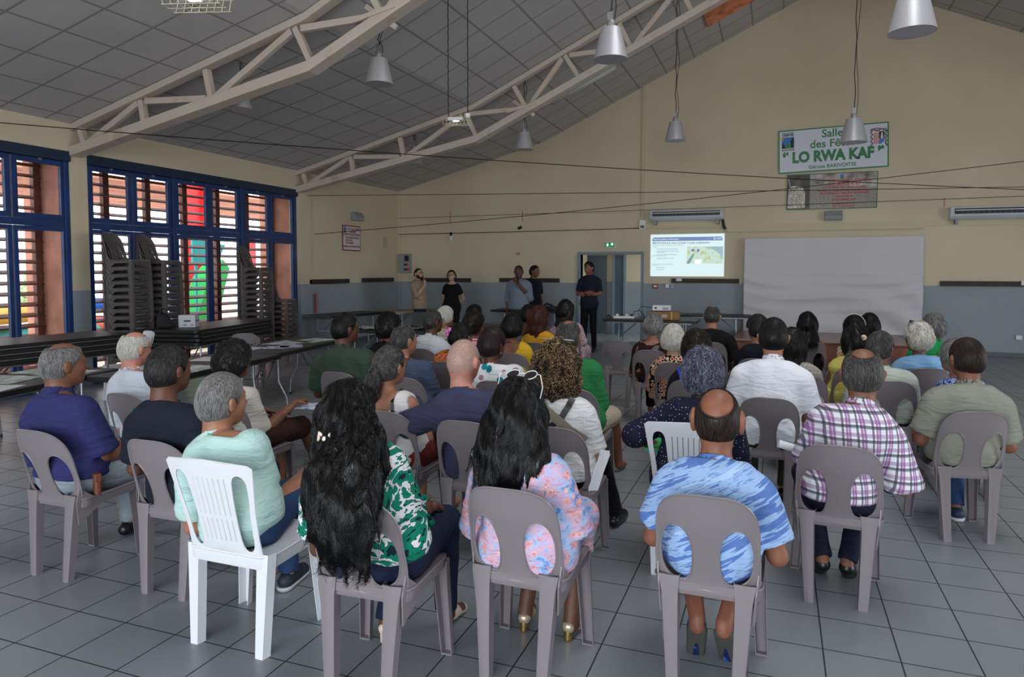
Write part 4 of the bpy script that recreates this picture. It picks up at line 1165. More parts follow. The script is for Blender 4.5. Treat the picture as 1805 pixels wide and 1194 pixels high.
# ---------------------------------------------------------------- chair stacks by the windows
ORD = 'second third fourth fifth sixth seventh eighth ninth tenth eleventh twelfth thirteenth fourteenth'.split()
stk = make_chair(M_stackgrey, '', name='stacked_chair'); used = [0]
def stack(x, y, n, rz, nm, pitch=.0965):
    for k in range(n):
        pos = 'topmost' if k == n - 1 else 'lowest' if k == 0 else None
        lab = '%s dark grey chair in the %s' % (pos or ORD[k - 1] + ' from the bottom', nm)
        o = stk if not used[0] else dup(stk, (0, 0, 0), 0)
        used[0] = 1
        o.location = (x, y, k * pitch); o.rotation_euler = (0, 0, rz + .012 * sin(k * 2.3)); o['label'] = lab; o['group'] = 'chairs of the ' + nm
stack(-8.45, 7.12, 15, -pi / 2 + .24, 'leftmost stack by the window')
stack(-8.52, 7.72, 15, -pi / 2 + .24, 'second stack from the left')
stack(-8.55, 9.75, 14, -pi / 2 + .24, 'third, right-hand tall stack')
stack(-8.55, 10.4, 8, -pi / 2 + .24, 'low stack beside the pilaster')
# ---------------------------------------------------------------- people
def skinmat(n, c):
    return mat('skin_' + n, rough=.52, spec=.4, fn=lambda t: t.ramp(t.noise(t.coord(), 14, 5), [(.3, tuple(x * .9 for x in c)), (.7, tuple(min(255, x * 1.06) for x in c))]), bump=(160, .12))


SK = {'dark': skinmat('dark_brown', (94, 60, 45)), 'brown': skinmat('brown', (124, 82, 63)), 'deep': skinmat('deep_brown', (70, 46, 36)),
      'tan': skinmat('tan', (158, 110, 87)), 'fair': skinmat('fair', (188, 146, 126)), 'pink': skinmat('sunburnt', (188, 130, 113)), 'amber': skinmat('amber', (134, 86, 65))}


def hairmat(n, stops, rough=.42, spec=.35):
    if 'hair_' + n in MC: return MC['hair_' + n]
    m = bpy.data.materials.new('hair_' + n); m.use_nodes = True; t = NT(m)
    a = t.node('ShaderNodeAttribute'); a.attribute_name = 'tint'
    t.lk(t.ramp(a.outputs['Fac'], stops), t.b.inputs['Base Color'])
    t.b.inputs['Roughness'].default_value = rough; t.b.inputs['Specular IOR Level'].default_value = spec
    MC['hair_' + n] = m; return m


HM = {'black': hairmat('black', [(0, (9, 8, 9)), (.8, (16, 14, 15)), (1, (30, 26, 26))]),
      'gloss': hairmat('glossy_black', [(0, (7, 7, 8)), (.8, (11, 10, 12)), (1, (18, 16, 19))], .33, .38),
      'dkbrown': hairmat('dark_brown', [(0, (20, 14, 12)), (.7, (40, 28, 22)), (1, (80, 56, 38))]),
      'auburn': hairmat('auburn', [(0, (36, 16, 12)), (.6, (84, 36, 24)), (1, (120, 56, 34))]),
      'plum': hairmat('plum_brown', [(0, (26, 16, 18)), (.7, (50, 32, 34)), (1, (84, 62, 60))]),
      'pepper': hairmat('salt_and_pepper', [(0, (32, 31, 30)), (.5, (62, 60, 58)), (.85, (96, 94, 92)), (1, (136, 134, 132))]),
      'dkpepper': hairmat('dark_pepper', [(0, (16, 15, 15)), (.6, (32, 30, 30)), (.92, (58, 56, 55)), (1, (92, 90, 88))]),
      'grey': hairmat('grey', [(0, (66, 64, 64)), (.5, (112, 110, 109)), (1, (168, 167, 165))]), 'scalp': hairmat('stubbled_scalp', [(0, (176, 134, 118)), (.5, (176, 146, 134)), (1, (206, 198, 192))]),
      'white': hairmat('white', [(0, (150, 146, 136)), (.5, (206, 202, 192)), (1, (240, 238, 230))]),
      'blue': hairmat('blue_grey', [(0, (34, 34, 42)), (.4, (70, 72, 92)), (.75, (126, 128, 154)), (1, (190, 190, 206))]),
      'blond': hairmat('dark_with_blond_tips', [(0, (16, 12, 10)), (.5, (40, 29, 21)), (.72, (132, 100, 62)), (1, (222, 194, 144))])}


def fabric(name, col=(128, 128, 128), fn=None, rough=.85, bs=260):
    if name in MC: return MC[name]
    m = mat(name, col, rough, fn=fn, spec=.25); t = NT(m)
    a = t.noise(t.coord((5, 5, 17)), 1, 3, .55, 1.2); b_ = t.noise(t.coord((13, 13, 9)), 1, 2, .5, .6); w_ = t.noise(t.coord(), bs, 2)
    h = t.math('ADD', t.math('ADD', a, t.math('MULTIPLY', b_, .5)), t.math('MULTIPLY', w_, .03)); t.bump(h, .85, .022)
    return m


def dots(bg, stops, scale, rnd=.75):
    return lambda t: t.ramp(t.vor(t.coord(), scale, rnd), stops + [(stops[-1][0] + .001, bg)], True)


def blotch(stops, scale, stretch=(1, 1, 1), dist=.6, rot=(0, 0, 0), det=3):
    return lambda t: t.ramp(t.noise(t.coord(stretch, rot), scale, det, .5, dist), stops, True)


def leaf_fn(t):
    co = t.coord((1, .5, 1), (0, .5, 0)); 
    n = t.noise(co, 9, 2, .5); q = t.noise(co, 26, 1, .5)
    v = t.vor(t.mix(.12, co, t.mix(1, co, co)), 13, 1)
    w_ = t.noise(t.coord((1, .6, 1), (0, .9, .3)), 8.5, 3.2, .62, 1.6)
    e = t.math('ADD', w_, t.math('MULTIPLY', t.math('SUBTRACT', t.vor(t.coord((1, .6, 1)), 17, 1), .4), .16))
    return t.ramp(e, [(0, (16, 30, 44)), (.345, (10, 34, 48)), (.375, (0, 118, 94)), (.470, (8, 34, 46)), (.484, (214, 217, 218)), (.568, (214, 217, 218)), (.569, (8, 34, 46)), (.582, (0, 120, 96)), (.68, (10, 34, 48))], True)


def paisley_fn(t):
    co = t.coord((1, .6, 1)); n = t.noise(co, 15, 3, .6); v = t.vor(co, 25, 1); n2 = t.noise(co, 34, 3, .6, 1.0)
    base = t.ramp(n, [(.34, (92, 140, 206)), (.44, (166, 190, 226)), (.52, (196, 170, 204)), (.60, (214, 176, 190)), (.68, (150, 176, 222))])
    fl = t.ramp(v, [(0, (214, 118, 118)), (.12, (232, 184, 184)), (.2, (206, 112, 112)), (.235, (228, 190, 190)), (.33, (208, 130, 128)), (.35, (255, 255, 255))], True)
    m_ = t.math('MULTIPLY', t.math('LESS_THAN', v, .35), t.math('GREATER_THAN', t.vor(co, 25, 1, 'F1', 'Color'), .40))
    r = t.mix(m_, base, fl)
    return t.mix(t.math('GREATER_THAN', n2, .60), r, (212, 146, 152))


def streak_fn(t):
    def rs(sc_):
        mp = t.node('ShaderNodeMapping'); t.lk(t.coord(rot=(0, .5, 0)), mp.inputs[0]); mp.inputs['Scale'].default_value = sc_; return mp.outputs[0]
    a = t.noise(rs((1.3, 1, 8)), 3.2, 4, .55, .35); b_ = t.noise(rs((2.0, 1, 30)), 3.0, 2, .5)
    return t.ramp(t.math('ADD', a, t.math('MULTIPLY', t.math('SUBTRACT', b_, .5), .5)), [(0, (84, 116, 178)), (.47, (146, 176, 216)), (.60, (112, 142, 196)), (.64, (162, 190, 224))], True)


def plaid_fn(t):
    co = t.coord(); X, Y, Z = t.sep(co)
    def band(s, per, off, wd): return t.math('LESS_THAN', t.math('ABSOLUTE', t.math('SUBTRACT', t.math('FRACT', t.math('ADD', t.math('DIVIDE', s, per), off)), .5)), wd)
    r = (222, 224, 232)
    U = t.math('ADD', X, t.math('MULTIPLY', Y, .55)); P = .068
    r = t.mix(t.math('MULTIPLY', band(U, P, .0, .17), .75), t.mix(0, r, r), (132, 62, 134))
    r = t.mix(t.math('MULTIPLY', band(U, P, .0, .035), 1), r, (214, 190, 220))
    r = t.mix(t.math('MULTIPLY', band(U, P, .38, .075), .8), r, (48, 50, 66))
    r = t.mix(t.math('MULTIPLY', band(Z, P, .0, .14), .5), r, (132, 62, 134))
    r = t.mix(t.math('MULTIPLY', band(Z, P, .38, .085), .8), r, (48, 50, 66))
    return t.mix(t.math('MULTIPLY', band(Z, P, .5, .03), .7), r, (70, 72, 84))


def stripe_fn(t):
    Z = t.sep(t.coord())[2]; f = t.math('FRACT', t.math('DIVIDE', Z, .045))
    hi = t.ramp(f, [(0, (210, 60, 120)), (.34, (222, 210, 200)), (.6, (210, 60, 120)), (.8, (226, 214, 204))], True)
    lo = t.ramp(f, [(0, (214, 206, 70)), (.4, (196, 196, 190)), (.7, (222, 214, 90)), (.85, (190, 190, 186))], True)
    return t.mix(t.math('GREATER_THAN', Z, .83), lo, hi)


def bigdots_fn(t):
    co = t.coord((1, .35, 1)); v = t.vor(co, 11.5, .55); c = t.vor(co, 11.5, .55, 'F1', 'Color')
    s = t.node('ShaderNodeSeparateColor'); t.lk(c, s.inputs[0])
    col = t.ramp(s.outputs[0], [(0, (20, 130, 150)), (.38, (16, 84, 112)), (.6, (170, 132, 136)), (.8, (24, 140, 158))], True)
    col = t.mix(t.math('LESS_THAN', v, .05), col, (10, 30, 44))
    return t.mix(t.math('LESS_THAN', v, .32), (228, 230, 234), col)


FM = dict(
    purple=fabric('royal_blue_violet_shirt', (44, 45, 94)), whitesh=fabric('white_striped_shirt', (196, 202, 214)), navytee=fabric('navy_tshirt', (22, 27, 42)),
    mint=fabric('mint_tshirt', (176, 208, 202)), cream=fabric('cream_blouse', (198, 194, 186)), olive=fabric('dark_green_polo', (52, 70, 58)), blacktee=fabric('black_tshirt', (14, 14, 16)),
    bluetee=fabric('heather_blue_tshirt', (64, 76, 100), bs=120), white=fabric('white_polo', (206, 208, 216)), floralw=fabric('pale_floral_shirt', fn=blotch([(0, (90, 104, 70)), (.42, (196, 190, 172)), (.58, (150, 110, 92)), (.62, (206, 200, 186))], 22)),
    orange=fabric('orange_floral_dress', fn=blotch([(0, (20, 14, 18)), (.40, (214, 120, 40)), (.52, (226, 140, 52)), (.56, (166, 60, 130)), (.64, (24, 16, 22))], 17)),
    stripes=fabric('striped_top', fn=stripe_fn), beige=fabric('beige_shirt', (150, 136, 116)), bigdots=fabric('umbrella_print_blouse', fn=bigdots_fn),
    yellow=fabric('yellow_top', (206, 164, 38)), brownsh=fabric('brown_shirt', (72, 54, 48)), yflor=fabric('yellow_floral_dress', fn=dots((204, 148, 34), [(0, (230, 218, 180)), (.16, (206, 160, 60))], 42)),
    magenta=fabric('magenta_print_dress', fn=blotch([(0, (206, 196, 202)), (.47, (146, 36, 92)), (.55, (208, 198, 204))], 30, dist=2.0)),
    offwhite=fabric('white_strap_top', (216, 214, 214)), slate=fabric('slate_navy_tshirt', (60, 60, 86)), knit=fabric('white_crinkled_blouse', fn=lambda t: t.ramp(t.noise(t.coord((1, 1, 14)), 12, 3), [(.35, (186, 186, 188)), (.6, (220, 220, 222))])),
    green=fabric('green_sweater', (36, 112, 62)), leaf=fabric('green_leaf_print_blouse', fn=leaf_fn), paisley=fabric('pastel_paisley_dress', fn=paisley_fn),
    brownfl=fabric('dark_brown_floral_top', fn=blotch([(0, (40, 24, 24)), (.60, (150, 100, 74)), (.68, (200, 176, 150))], 12)), redpat=fabric('red_cream_black_patterned_dress', fn=lambda t: t.ramp(t.vor(t.coord((1, .5, 1)), 26, .4), [(0, (20, 16, 18)), (.12, (206, 190, 160)), (.24, (184, 34, 42)), (.42, (212, 198, 170)), (.56, (20, 16, 18))], True)),
    darkblue=fabric('dark_navy_top', (18, 22, 34)), black=fabric('black_crew_shirt', (15, 15, 17)), bigwhite=fabric('white_textured_polo', (228, 232, 240), bs=90),
    lace=fabric('white_lace_blouse', fn=dots((150, 142, 136), [(0, (206, 202, 198)), (.3, (214, 210, 206))], 60)), sequin=fabric('black_strappy_dress', (16, 15, 18)), ydress=fabric('pale_yellow_dress', (196, 186, 98)),
    multif=fabric('multicolour_floral_top', fn=blotch([(0, (40, 110, 90)), (.42, (206, 196, 150)), (.52, (200, 120, 60)), (.58, (60, 130, 150)), (.66, (190, 200, 190))], 18)), greytex=fabric('grey_woven_top', fn=dots((60, 60, 64), [(0, (150, 148, 150)), (.2, (120, 118, 120))], 60)),
    pale=fabric('pale_green_grey_shirt', (180, 188, 178)), ltblue=fabric('light_blue_shirt', (124, 168, 210)), kelly=fabric('bright_green_polo', (20, 138, 74)), bluepat=fabric('blue_white_patterned_blouse', fn=blotch([(0, (30, 56, 120)), (.5, (170, 184, 214)), (.56, (36, 62, 130)), (.64, (190, 200, 224))], 34)),
    khaki=fabric('sage_khaki_shirt', (134, 136, 124)), plaid=fabric('purple_plaid_shirt', fn=plaid_fn), streak=fabric('blue_streaked_tshirt', fn=streak_fn), polka=fabric('navy_polka_dot_blouse', fn=dots((24, 26, 50), [(0, (206, 208, 220)), (.17, (190, 192, 210))], 58, .5)),
    blackdress=fabric('black_dress', (12, 12, 15)), ltshirt=fabric('pale_blue_grey_shirt', (112, 122, 136)), navypolo=fabric('navy_polo', (20, 24, 40)), darkshirt=fabric('dark_navy_shirt', (24, 27, 42)),
    jeans=fabric('blue_jeans', (40, 62, 100), bs=300), ltjeans=fabric('pale_grey_jeans', (132, 142, 152)), dkjeans=fabric('dark_indigo_jeans', (22, 30, 56)), navy=fabric('navy_trousers', (20, 24, 44)), blackp=fabric('black_trousers', (14, 14, 17)),
    brownp=fabric('brown_shorts', (60, 38, 34)), beigep=fabric('beige_trousers', (176, 166, 146)), olivep=fabric('dark_olive_trousers', (54, 54, 48)), rust=fabric('rust_shorts', (120, 50, 44)))
M_shoeblack = mat('black_shoe_leather', (14, 14, 16), .35); M_shoeblue = mat('blue_sneaker_mesh', (20, 60, 120), .6, fn=blotch([(0, (14, 30, 74)), (.5, (26, 84, 170)), (.62, (40, 150, 200))], 26)); M_sole = mat('pale_sneaker_sole', (178, 178, 176), .6)
M_soled = mat('grey_worn_sole', (74, 74, 70), .7, bump=(60, .4)); M_creamshoe = mat('cream_leather', (206, 192, 176), .4); M_gold = mat('gold_metal', (214, 180, 110), .25, 1.0); M_champ = mat('champagne_leather', (188, 174, 150), .3, .5)
M_eye = mat('eye_dark', (16, 12, 12), .2); M_lens = mat('dark_lens', (20, 20, 24), .15)


def strands(S, V, n, L, seg, rad, flow, curl=0, lift=.002, seed=0, grav=0.0, fan=.25, sel=None, grow=None, freq=60):
    """thin three-sided strands laid along the hair volume S, starting at points of its mesh V"""
    r = np.random.RandomState(seed); 
    if sel is not None: V = V[sel(V)]
    if len(V) == 0: return None
    P = V[r.randint(0, len(V), n)] + r.normal(size=(n, 3)) * .003
    tint = np.clip(.08 + .92 * r.uniform(0, 1, n) ** 1.5, 0, 1); ln = L * r.uniform(.55, 1.15, n)
    pts = [P.copy()]; eps = .004
    def grad(Q):
        d = S.ev(Q); g = np.stack([S.ev(Q + np.eye(3)[i] * eps) - d for i in range(3)], -1); nn = np.linalg.norm(g, axis=-1, keepdims=True) + 1e-9
        return d, g / nn
    side = r.normal(size=(n, 3)); ph = r.uniform(0, 6.28, n)
    step = (ln / seg)[:, None]; base = []
    for k in range(seg + 1):
        d, g = grad(P); P = P - g * np.clip(d - lift, -.012, .012)[:, None]
        base.append((P.copy(), g.copy()))
        f = flow(P); f = f + side * fan * .4; f = f - g * (f * g).sum(-1, keepdims=True)
        f /= np.linalg.norm(f, axis=-1, keepdims=True) + 1e-9
        if grow is not None: f = f + g * grow
        P = P + f * step; last = f
    rings = []
    for k, (Q, g) in enumerate(base):
        u = k / seg; a = ph + k / seg * L * freq
        b_ = np.cross(g, last); b_ /= np.linalg.norm(b_, axis=-1, keepdims=True) + 1e-9
        Q = Q + (b_ * np.cos(a)[:, None] + g * (np.sin(a)[:, None] + .8)) * curl * (0.3 + .7 * u)
        w_ = rad * (1 - .75 * u ** 2)
        nx = g; tri = [Q + b_ * w_, Q - b_ * w_, Q + nx * w_ * .9]
        rings.append(np.stack(tri, 1))
    R_ = np.stack(rings, 1)                            # n, seg+1, 3, 3
    VV = R_.reshape(-1, 3); idx = np.arange(n * (seg + 1) * 3).reshape(n, seg + 1, 3); Fs = []
    for j in range(3):
        l = (j + 1) % 3; Fs.append(np.stack([idx[:, :-1, j], idx[:, :-1, l], idx[:, 1:, l], idx[:, 1:, j]], -1).reshape(-1, 4))
    return VV, np.concatenate(Fs), np.repeat(tint, (seg + 1) * 3)


def hand_prims(wr, d, nrm, side, curl=.5, s=1.0):
    """palm, four unequal bent fingers and a thumb leaving the side of the palm"""
    d = d / np.linalg.norm(d); nrm = nrm - d * (nrm @ d); nrm /= np.linalg.norm(nrm); sd = np.cross(d, nrm) * side
    H = Shape(); R = np.stack([sd, d, nrm], 1)
    H.cap(wr - d * .03, wr + d * .02, .024, .023, .01)
    H.ell((0, .052, 0), (.040 * s, .052 * s, .016 * s), .012, R, wr)
    for i, (o, L, b0) in enumerate(((-.030, .062, .088), (-.010, .074, .094), (.011, .069, .092), (.030, .052, .084))):
        p = wr + sd * -o * s + d * b0 * s - nrm * .0; a = curl * (.8 + .12 * i)
        d1 = d * cos(a) - nrm * sin(a); d2 = d * cos(2.1 * a) - nrm * sin(2.1 * a)
        q = p + d1 * L * .52 * s; H.cap(p - d * .012, q, .0092 * s, .0086 * s, .004); H.cap(q, q + d2 * L * .5 * s, .0086 * s, .007 * s, .003)
    t0 = wr + d * .02 * s + sd * .026 * s; t1 = t0 + (sd * .75 + d * .6 - nrm * .35) * .036 * s; t2 = t1 + (sd * .25 + d * .85 - nrm * .45) * .032 * s
    H.cap(t0, t1, .014 * s, .011 * s, .008); H.cap(t1, t2, .0105 * s, .008 * s, .003)
    return H


def head_prims(B, hc, Rh, hs, neckb, fem, face=True, ears=1.0, k=.02):
    E = lambda c_, r_, kk, mode='u': B.ell(c_, np.array(r_) * hs, kk, Rh, hc, mode=mode) if False else B.add(*_ell(np.array(c_) * hs, np.array(r_) * hs, Rh, hc), kk, mode)
    E((0, 0, 0), (.0775, .097, .103), 0); E((0, -.03, -.035), (.067, .066, .07), .03)
    E((0, .035, -.055), (.060, .062, .068), .03); E((0, .064, -.096), (.028, .028, .024), .03)
    E((0, .078, .018), (.05, .02, .014), .015)
    E((.036, .066, -.03), (.022, .022, .022), .015); E((-.036, .066, -.03), (.022, .022, .022), .015)
    B.cap(np.array((0, .088, .0)) * hs, np.array((0, .112, -.034)) * hs, .008, .0125, .010, R=Rh, c=hc)
    E((.013, .098, -.038), (.009, .009, .008), .006); E((-.013, .098, -.038), (.009, .009, .008), .006)
    E((0, .091, -.064), (.026, .010, .0065), .005); E((0, .089, -.074), (.022, .010, .0065), .005)
    for sx in (-1, 1):
        E((sx * .031, .097, .0), (.017, .012, .010), .008, 's')
        E((sx * .031, .083, .0), (.014, .013, .010), .003)
        if ears:
            e = ears; E((sx * (.080 + .006 * e), -.008, -.018), (.010 * e, .019 * e, .033 * e), .008); E((sx * (.088 + .008 * e), -.016, -.008), (.006, .010, .018), .006)
            E((sx * (.094 + .009 * e), .004, -.016), (.009, .008, .016), .004, 's')
    a = Rh @ (np.array((0, -.022, -.05)) * hs) + hc; r = (.046 if fem else .056) * hs
    B.cap(a, neckb, r, r + .004, .03)
    return B


def _ell(c, r, R, off):
    c = R @ c + off
    def fn(P):
        q = (P - c) @ R; k0 = np.sqrt(((q / r) ** 2).sum(-1)); k1 = np.sqrt(((q / r ** 2) ** 2).sum(-1)) + 1e-9
        return k0 * (k0 - 1) / k1
    m = max(r) + .04
    return fn, c - m, c + m


def glasses(root, hc, Rh, hs, m, on_top=False, nm='glasses', white=False, lens=None):
    t = MB(); W = lambda x, y, z: tuple(Rh @ (np.array((x, y, z)) * hs) + hc)
    dy, dz = (.0, .0) if not on_top else (-.045, .105)
    q = 1.0 if not on_top else .75
    for sx in (-1, 1):
        t.tube([W(sx * .034 + .024 * cos(a), .106 * q + dy + (.0 if not on_top else .03 * sin(a)), dz + .019 * sin(a) * (1 if not on_top else .6)) for a in [k_ * pi / 6 for k_ in range(12)]], .0022 if not white else .004, 5, close=True)
        t.tube([W(sx * .058, .104 * q + dy, dz + .005), W(sx * .078, .085 * q + dy, dz + .004), W(sx * .086, .02, dz * .6 + .002), W(sx * .088, -.012, dz * .35 - .006)], .0022 if not white else .0042, 5)
    t.tube([W(-.012, .108 * q + dy, dz + .004), W(.012, .108 * q + dy, dz + .004)], .002, 5)
    o = t.build('frame_' + nm if False else nm, m, root, smooth=True)
    if lens:
        l_ = MB()
        for sx in (-1, 1): l_.prism([(0, 0), (0, 0), (0, 0)], 0, 0) if False else l_.add([W(sx * .034 + .022 * cos(a), .105 * q + dy + (.0 if not on_top else .03 * sin(a)), dz + .017 * sin(a) * (1 if not on_top else .6)) for a in [k_ * pi / 6 for k_ in range(12)]], [tuple(range(12))])
        l_.build('lens', lens, o)
    return o


def ribbon(S, path, wd, m, root, name, off=.004, th=.003, n=30, iters=3, extra=0):
    pts = [Vector(p) for p in path]; P = []
    for i in range(n + 1):
        u = i / n * (len(pts) - 1); k_ = min(int(u), len(pts) - 2); P.append(pts[k_].lerp(pts[k_ + 1], u - k_))
    P = np.array([tuple(p) for p in P])
    def grad(Q):
        d = S.ev(Q); g = np.stack([S.ev(Q + np.eye(3)[i] * .004) - d for i in range(3)], -1); return d, g / (np.linalg.norm(g, axis=-1, keepdims=True) + 1e-9)
    for _ in range(6):
        d, g = grad(P); P = P - g * np.clip(d - off, -.1, .1)[:, None]
    T = np.gradient(P, axis=0); T /= np.linalg.norm(T, axis=-1, keepdims=True) + 1e-9
    d, g = grad(P); B_ = np.cross(T, g); B_ /= np.linalg.norm(B_, axis=-1, keepdims=True) + 1e-9
    V = []; F = []
    for i in range(len(P)):
        for sx, sg in ((-1, 0), (1, 0), (1, 1), (-1, 1)): V.append(tuple(P[i] + B_[i] * sx * wd / 2 + g[i] * th * sg))
    for i in range(len(P) - 1):
        for j in range(4): F.append((i * 4 + j, i * 4 + (j + 1) % 4, i * 4 + 4 + (j + 1) % 4, i * 4 + 4 + j))
    return MB().add(V, F).build(name, m, root, smooth=True, angle=.8)


def person(label, seat, head, yaw=0., hyaw=0., hpitch=0., skin='brown', fem=False, b=1.0, sw=None, hs=1.05, hair=None, top=None, bottom=None, arms='lap', legs='front', shoes=None, extra=None, belly=0., fwd=.045, ears=1.0, stand=False, pelx=0., v=None, neck=.175, name='person', sock=None, armov=None, hairh=None):
    x0, y0 = seat
    if not stand:                                       # sit exactly on the nearest chair
        c_ = min(CH, key=lambda c: (c[0] - x0) ** 2 + (c[1] - y0) ** 2)
        if (c_[0] - x0) ** 2 + (c_[1] - y0) ** 2 < .09: x0, y0, yaw = c_
    root = thing(name, label, 'person', (x0, y0, 0), yaw)
    cy, sy_ = cos(yaw), sin(yaw); dx, dy = head[0] - x0, head[1] - y0
    T = A(dx * cy + dy * sy_, -dx * sy_ + dy * cy, head[2])
    dist = sqrt(x0 * x0 + y0 * y0 + .6)
    v = v or min(.017, max(.0075, .0026 * dist)); hv = v * .72
    hair = dict(hair or {}); st = hair.get('s', 'short'); ht = hair.get('t', .012)
    Rh = frameR(hyaw, hpitch, hair.get('roll', 0)); hc = T - Rh @ A(0, 0, .103 * hs) - A(0, 0, ht)
    sw = sw or (.165 if fem else .185)
    nb = hc + A(0, -fwd, -neck * hs)
    pel = A(pelx, -.06, .535) if not stand else A(pelx, 0, head[2] * .53)
    ax = nb - pel; tl = np.linalg.norm(ax); up_ = ax / tl; pitch = math.atan2(up_[1], up_[2]); roll = math.atan2(up_[0], up_[2])
    Rt = frameR(0, -pitch, 0) @ frameR(0, 0, roll)
    if abs((Rt @ A(0, 0, 1)) @ up_) < .99: Rt = frameR(0, pitch, roll)
    Lp = lambda t, o=(0, 0, 0): pel + ax * t + Rt @ A(*o)
    sh = {s: nb + Rt @ A(s * (sw - .02), -.005, -.102) for s in (-1, 1)}
    # joints of the limbs
    el, wr, hd, hn = {}, {}, {}, {}
    U = .27 * (tl + .2) / .68 if not stand else .30
    for s in (-1, 1):
        S_ = sh[s]; mode = arms[(s + 1) // 2] if isinstance(arms, (tuple, list)) else arms
        if mode == 'lap':
            el[s] = S_ + A(s * .055, .07, -.26); wr[s] = A(s * .10, .26, .62); hd[s] = A(-s * .5, .8, -.25); hn[s] = A(0, .2, 1)
        elif mode == 'knee':
            el[s] = S_ + A(s * .06, .10, -.25); wr[s] = A(s * .16, .36, .60); hd[s] = A(0, .9, -.35); hn[s] = A(0, .2, 1)
        elif mode == 'wide':
            el[s] = S_ + A(s * .075, .03, -.25); wr[s] = A(s * .13, .26, .63); hd[s] = A(-s * .6, .7, -.2); hn[s] = A(0, .2, 1)
        elif mode == 'cross':
            el[s] = S_ + A(s * .05, .04, -.26); wr[s] = S_ + A(-s * (.20), .20 + .02 * s, -.24 + .02 * s); hd[s] = A(-s, .15, .05); hn[s] = A(0, .9, .3)
        elif mode == 'chin':
            el[s] = S_ + A(s * .03, .14, -.22); wr[s] = hc + A(s * .06, .22, -.27); hd[s] = A(-s * .3, -.1, 1); hn[s] = A(0, .9, 0)
        elif mode == 'down':
            el[s] = S_ + A(s * .055, -.02, -.27); wr[s] = el[s] + A(s * .0, .05, -.24); hd[s] = A(0, .12, -1); hn[s] = A(s, 0, 0)
        elif mode == 'back':
            el[s] = S_ + A(s * .09, -.09, -.24); wr[s] = A(s * .04, -.15, S_[2] - .42); hd[s] = A(-s * .7, -.1, -.5); hn[s] = A(0, -1, 0)
        elif mode == 'mic':
            el[s] = S_ + A(s * .06, .06, -.27); wr[s] = hc + A(s * .02, .20, -.22); hd[s] = A(-s * .4, .1, .9); hn[s] = A(.3, .9, .3)
        elif mode == 'rest':      # laid along the next chair's back
            el[s] = S_ + A(s * .24, .04, -.10); wr[s] = S_ + A(s * .36, .24, -.14); hd[s] = A(s * .5, .7, -.5); hn[s] = A(0, .2, 1)
        elif mode == 'paper':
            el[s] = S_ + A(s * .07, .05, -.25); wr[s] = A(s * .13, .30, .70); hd[s] = A(-s * .2, .95, .1); hn[s] = A(0, 0, 1)
        else: el[s], wr[s], hd[s], hn[s] = [A(*q) for q in mode]
        if armov and s in armov:
            e_, w_, d_ = armov[s]; el[s] = A(*e_); wr[s] = A(*w_); hd[s] = A(*d_)
    hip, kn, an, tdir = {}, {}, {}, {}
    for s in (-1, 1):
        if stand:
            L_ = pel[2]; hip[s] = pel + A(s * .085, 0, -.06); kn[s] = A(s * .10 + pelx, .02, L_ * .52); an[s] = A(s * .11 + pelx, -.02, .09); tdir[s] = A(s * .2, 1, 0)
        else:
            hip[s] = A(s * .09 + pelx, -.03, .515); kw = .15 if not fem else .10
            m_ = legs[(s + 1) // 2] if isinstance(legs, (tuple, list)) else legs
            kn[s] = A(s * kw, .40, .50); an[s] = A(s * kw, .40, .09); tdir[s] = A(s * .15, 1, 0)
            if m_ == 'under': an[s] = A(s * .06, .10, .12); kn[s] = A(s * kw * 1.1, .38, .49)
            elif m_ == 'heelup': an[s] = A(s * .055, .02, .20); kn[s] = A(s * kw * 1.1, .36, .48)
            elif m_ == 'tuck': an[s] = A(s * .11, .22, .09)
            elif m_ == 'out': an[s] = A(s * .17, .58, .09)
            elif m_ == 'over': kn[s] = A(-s * .02, .42, .60); an[s] = A(-s * .20, .52, .30); tdir[s] = A(-s * .3, .9, -.3)
            elif not isinstance(m_, str): kn[s], an[s], tdir[s] = [A(*q) for q in m_]

    def torso(S, inf=0.0, hips=True):
        E = lambda c_, r_, k_: S.add(*_ell(A(0, 0, 0), np.array(r_) + inf, Rt, c_), k_, 'u')
        pb = .135 if not stand else .115
        E(pel + A(0, 0, .0), (.172 * b, pb * b, .125), 0)
        E(Lp(.36, (0, .012 + belly * .5, 0)), (.148 * b + belly * .5, .108 * b + belly, tl * .34), .09)
        E(Lp(.70), ((.158 if not fem else .142) * sw / .185 * (1 if not fem else 1.12) * (b ** .4), .104 * b ** .5, tl * .36), .07)
        if fem: E(Lp(.66, (.055, .075, 0)), (.062, .06, .062), .04); E(Lp(.66, (-.055, .075, 0)), (.062, .06, .062), .04)
        S.cap(sh[-1] + Rt @ A(.02, 0, 0), sh[1] - Rt @ A(.02, 0, 0), .056 + inf, .056 + inf, .06)
        for s in (-1, 1): S.cap(nb + Rt @ A(s * .03, -.01, -.012), sh[s] + Rt @ A(-s * .03, 0, .02), .042 + inf, .046 + inf, .05)
        for s in (-1, 1): S.cap(Lp(.55, (s * .07, -.035, 0)), Lp(.86, (s * .075, -.045, 0)), .055 + inf, .055 + inf, .05)
        return S

    af = (b ** .5) * (.88 if fem else 1)
    def backlim(P):
        z = P[..., 2]; u = np.clip((z - .42) / .4, 0, 1.3); lim = -.158 - .088 * u - .03 * (1 - np.clip(np.abs(P[..., 0]) / .2, 0, 1) ** 2) * np.clip(u * 1.5 + .3, 0, 1)
        return np.where(z < .80, lim - P[..., 1], lim - P[..., 1] - (z - .80) * 3)
    # body: one surface with head, neck, trunk, arms and legs
    Bd = Shape(); torso(Bd, -.012)
    head_prims(Bd, hc, Rh, hs, nb + A(0, .0, -.01), fem, ears=ears)
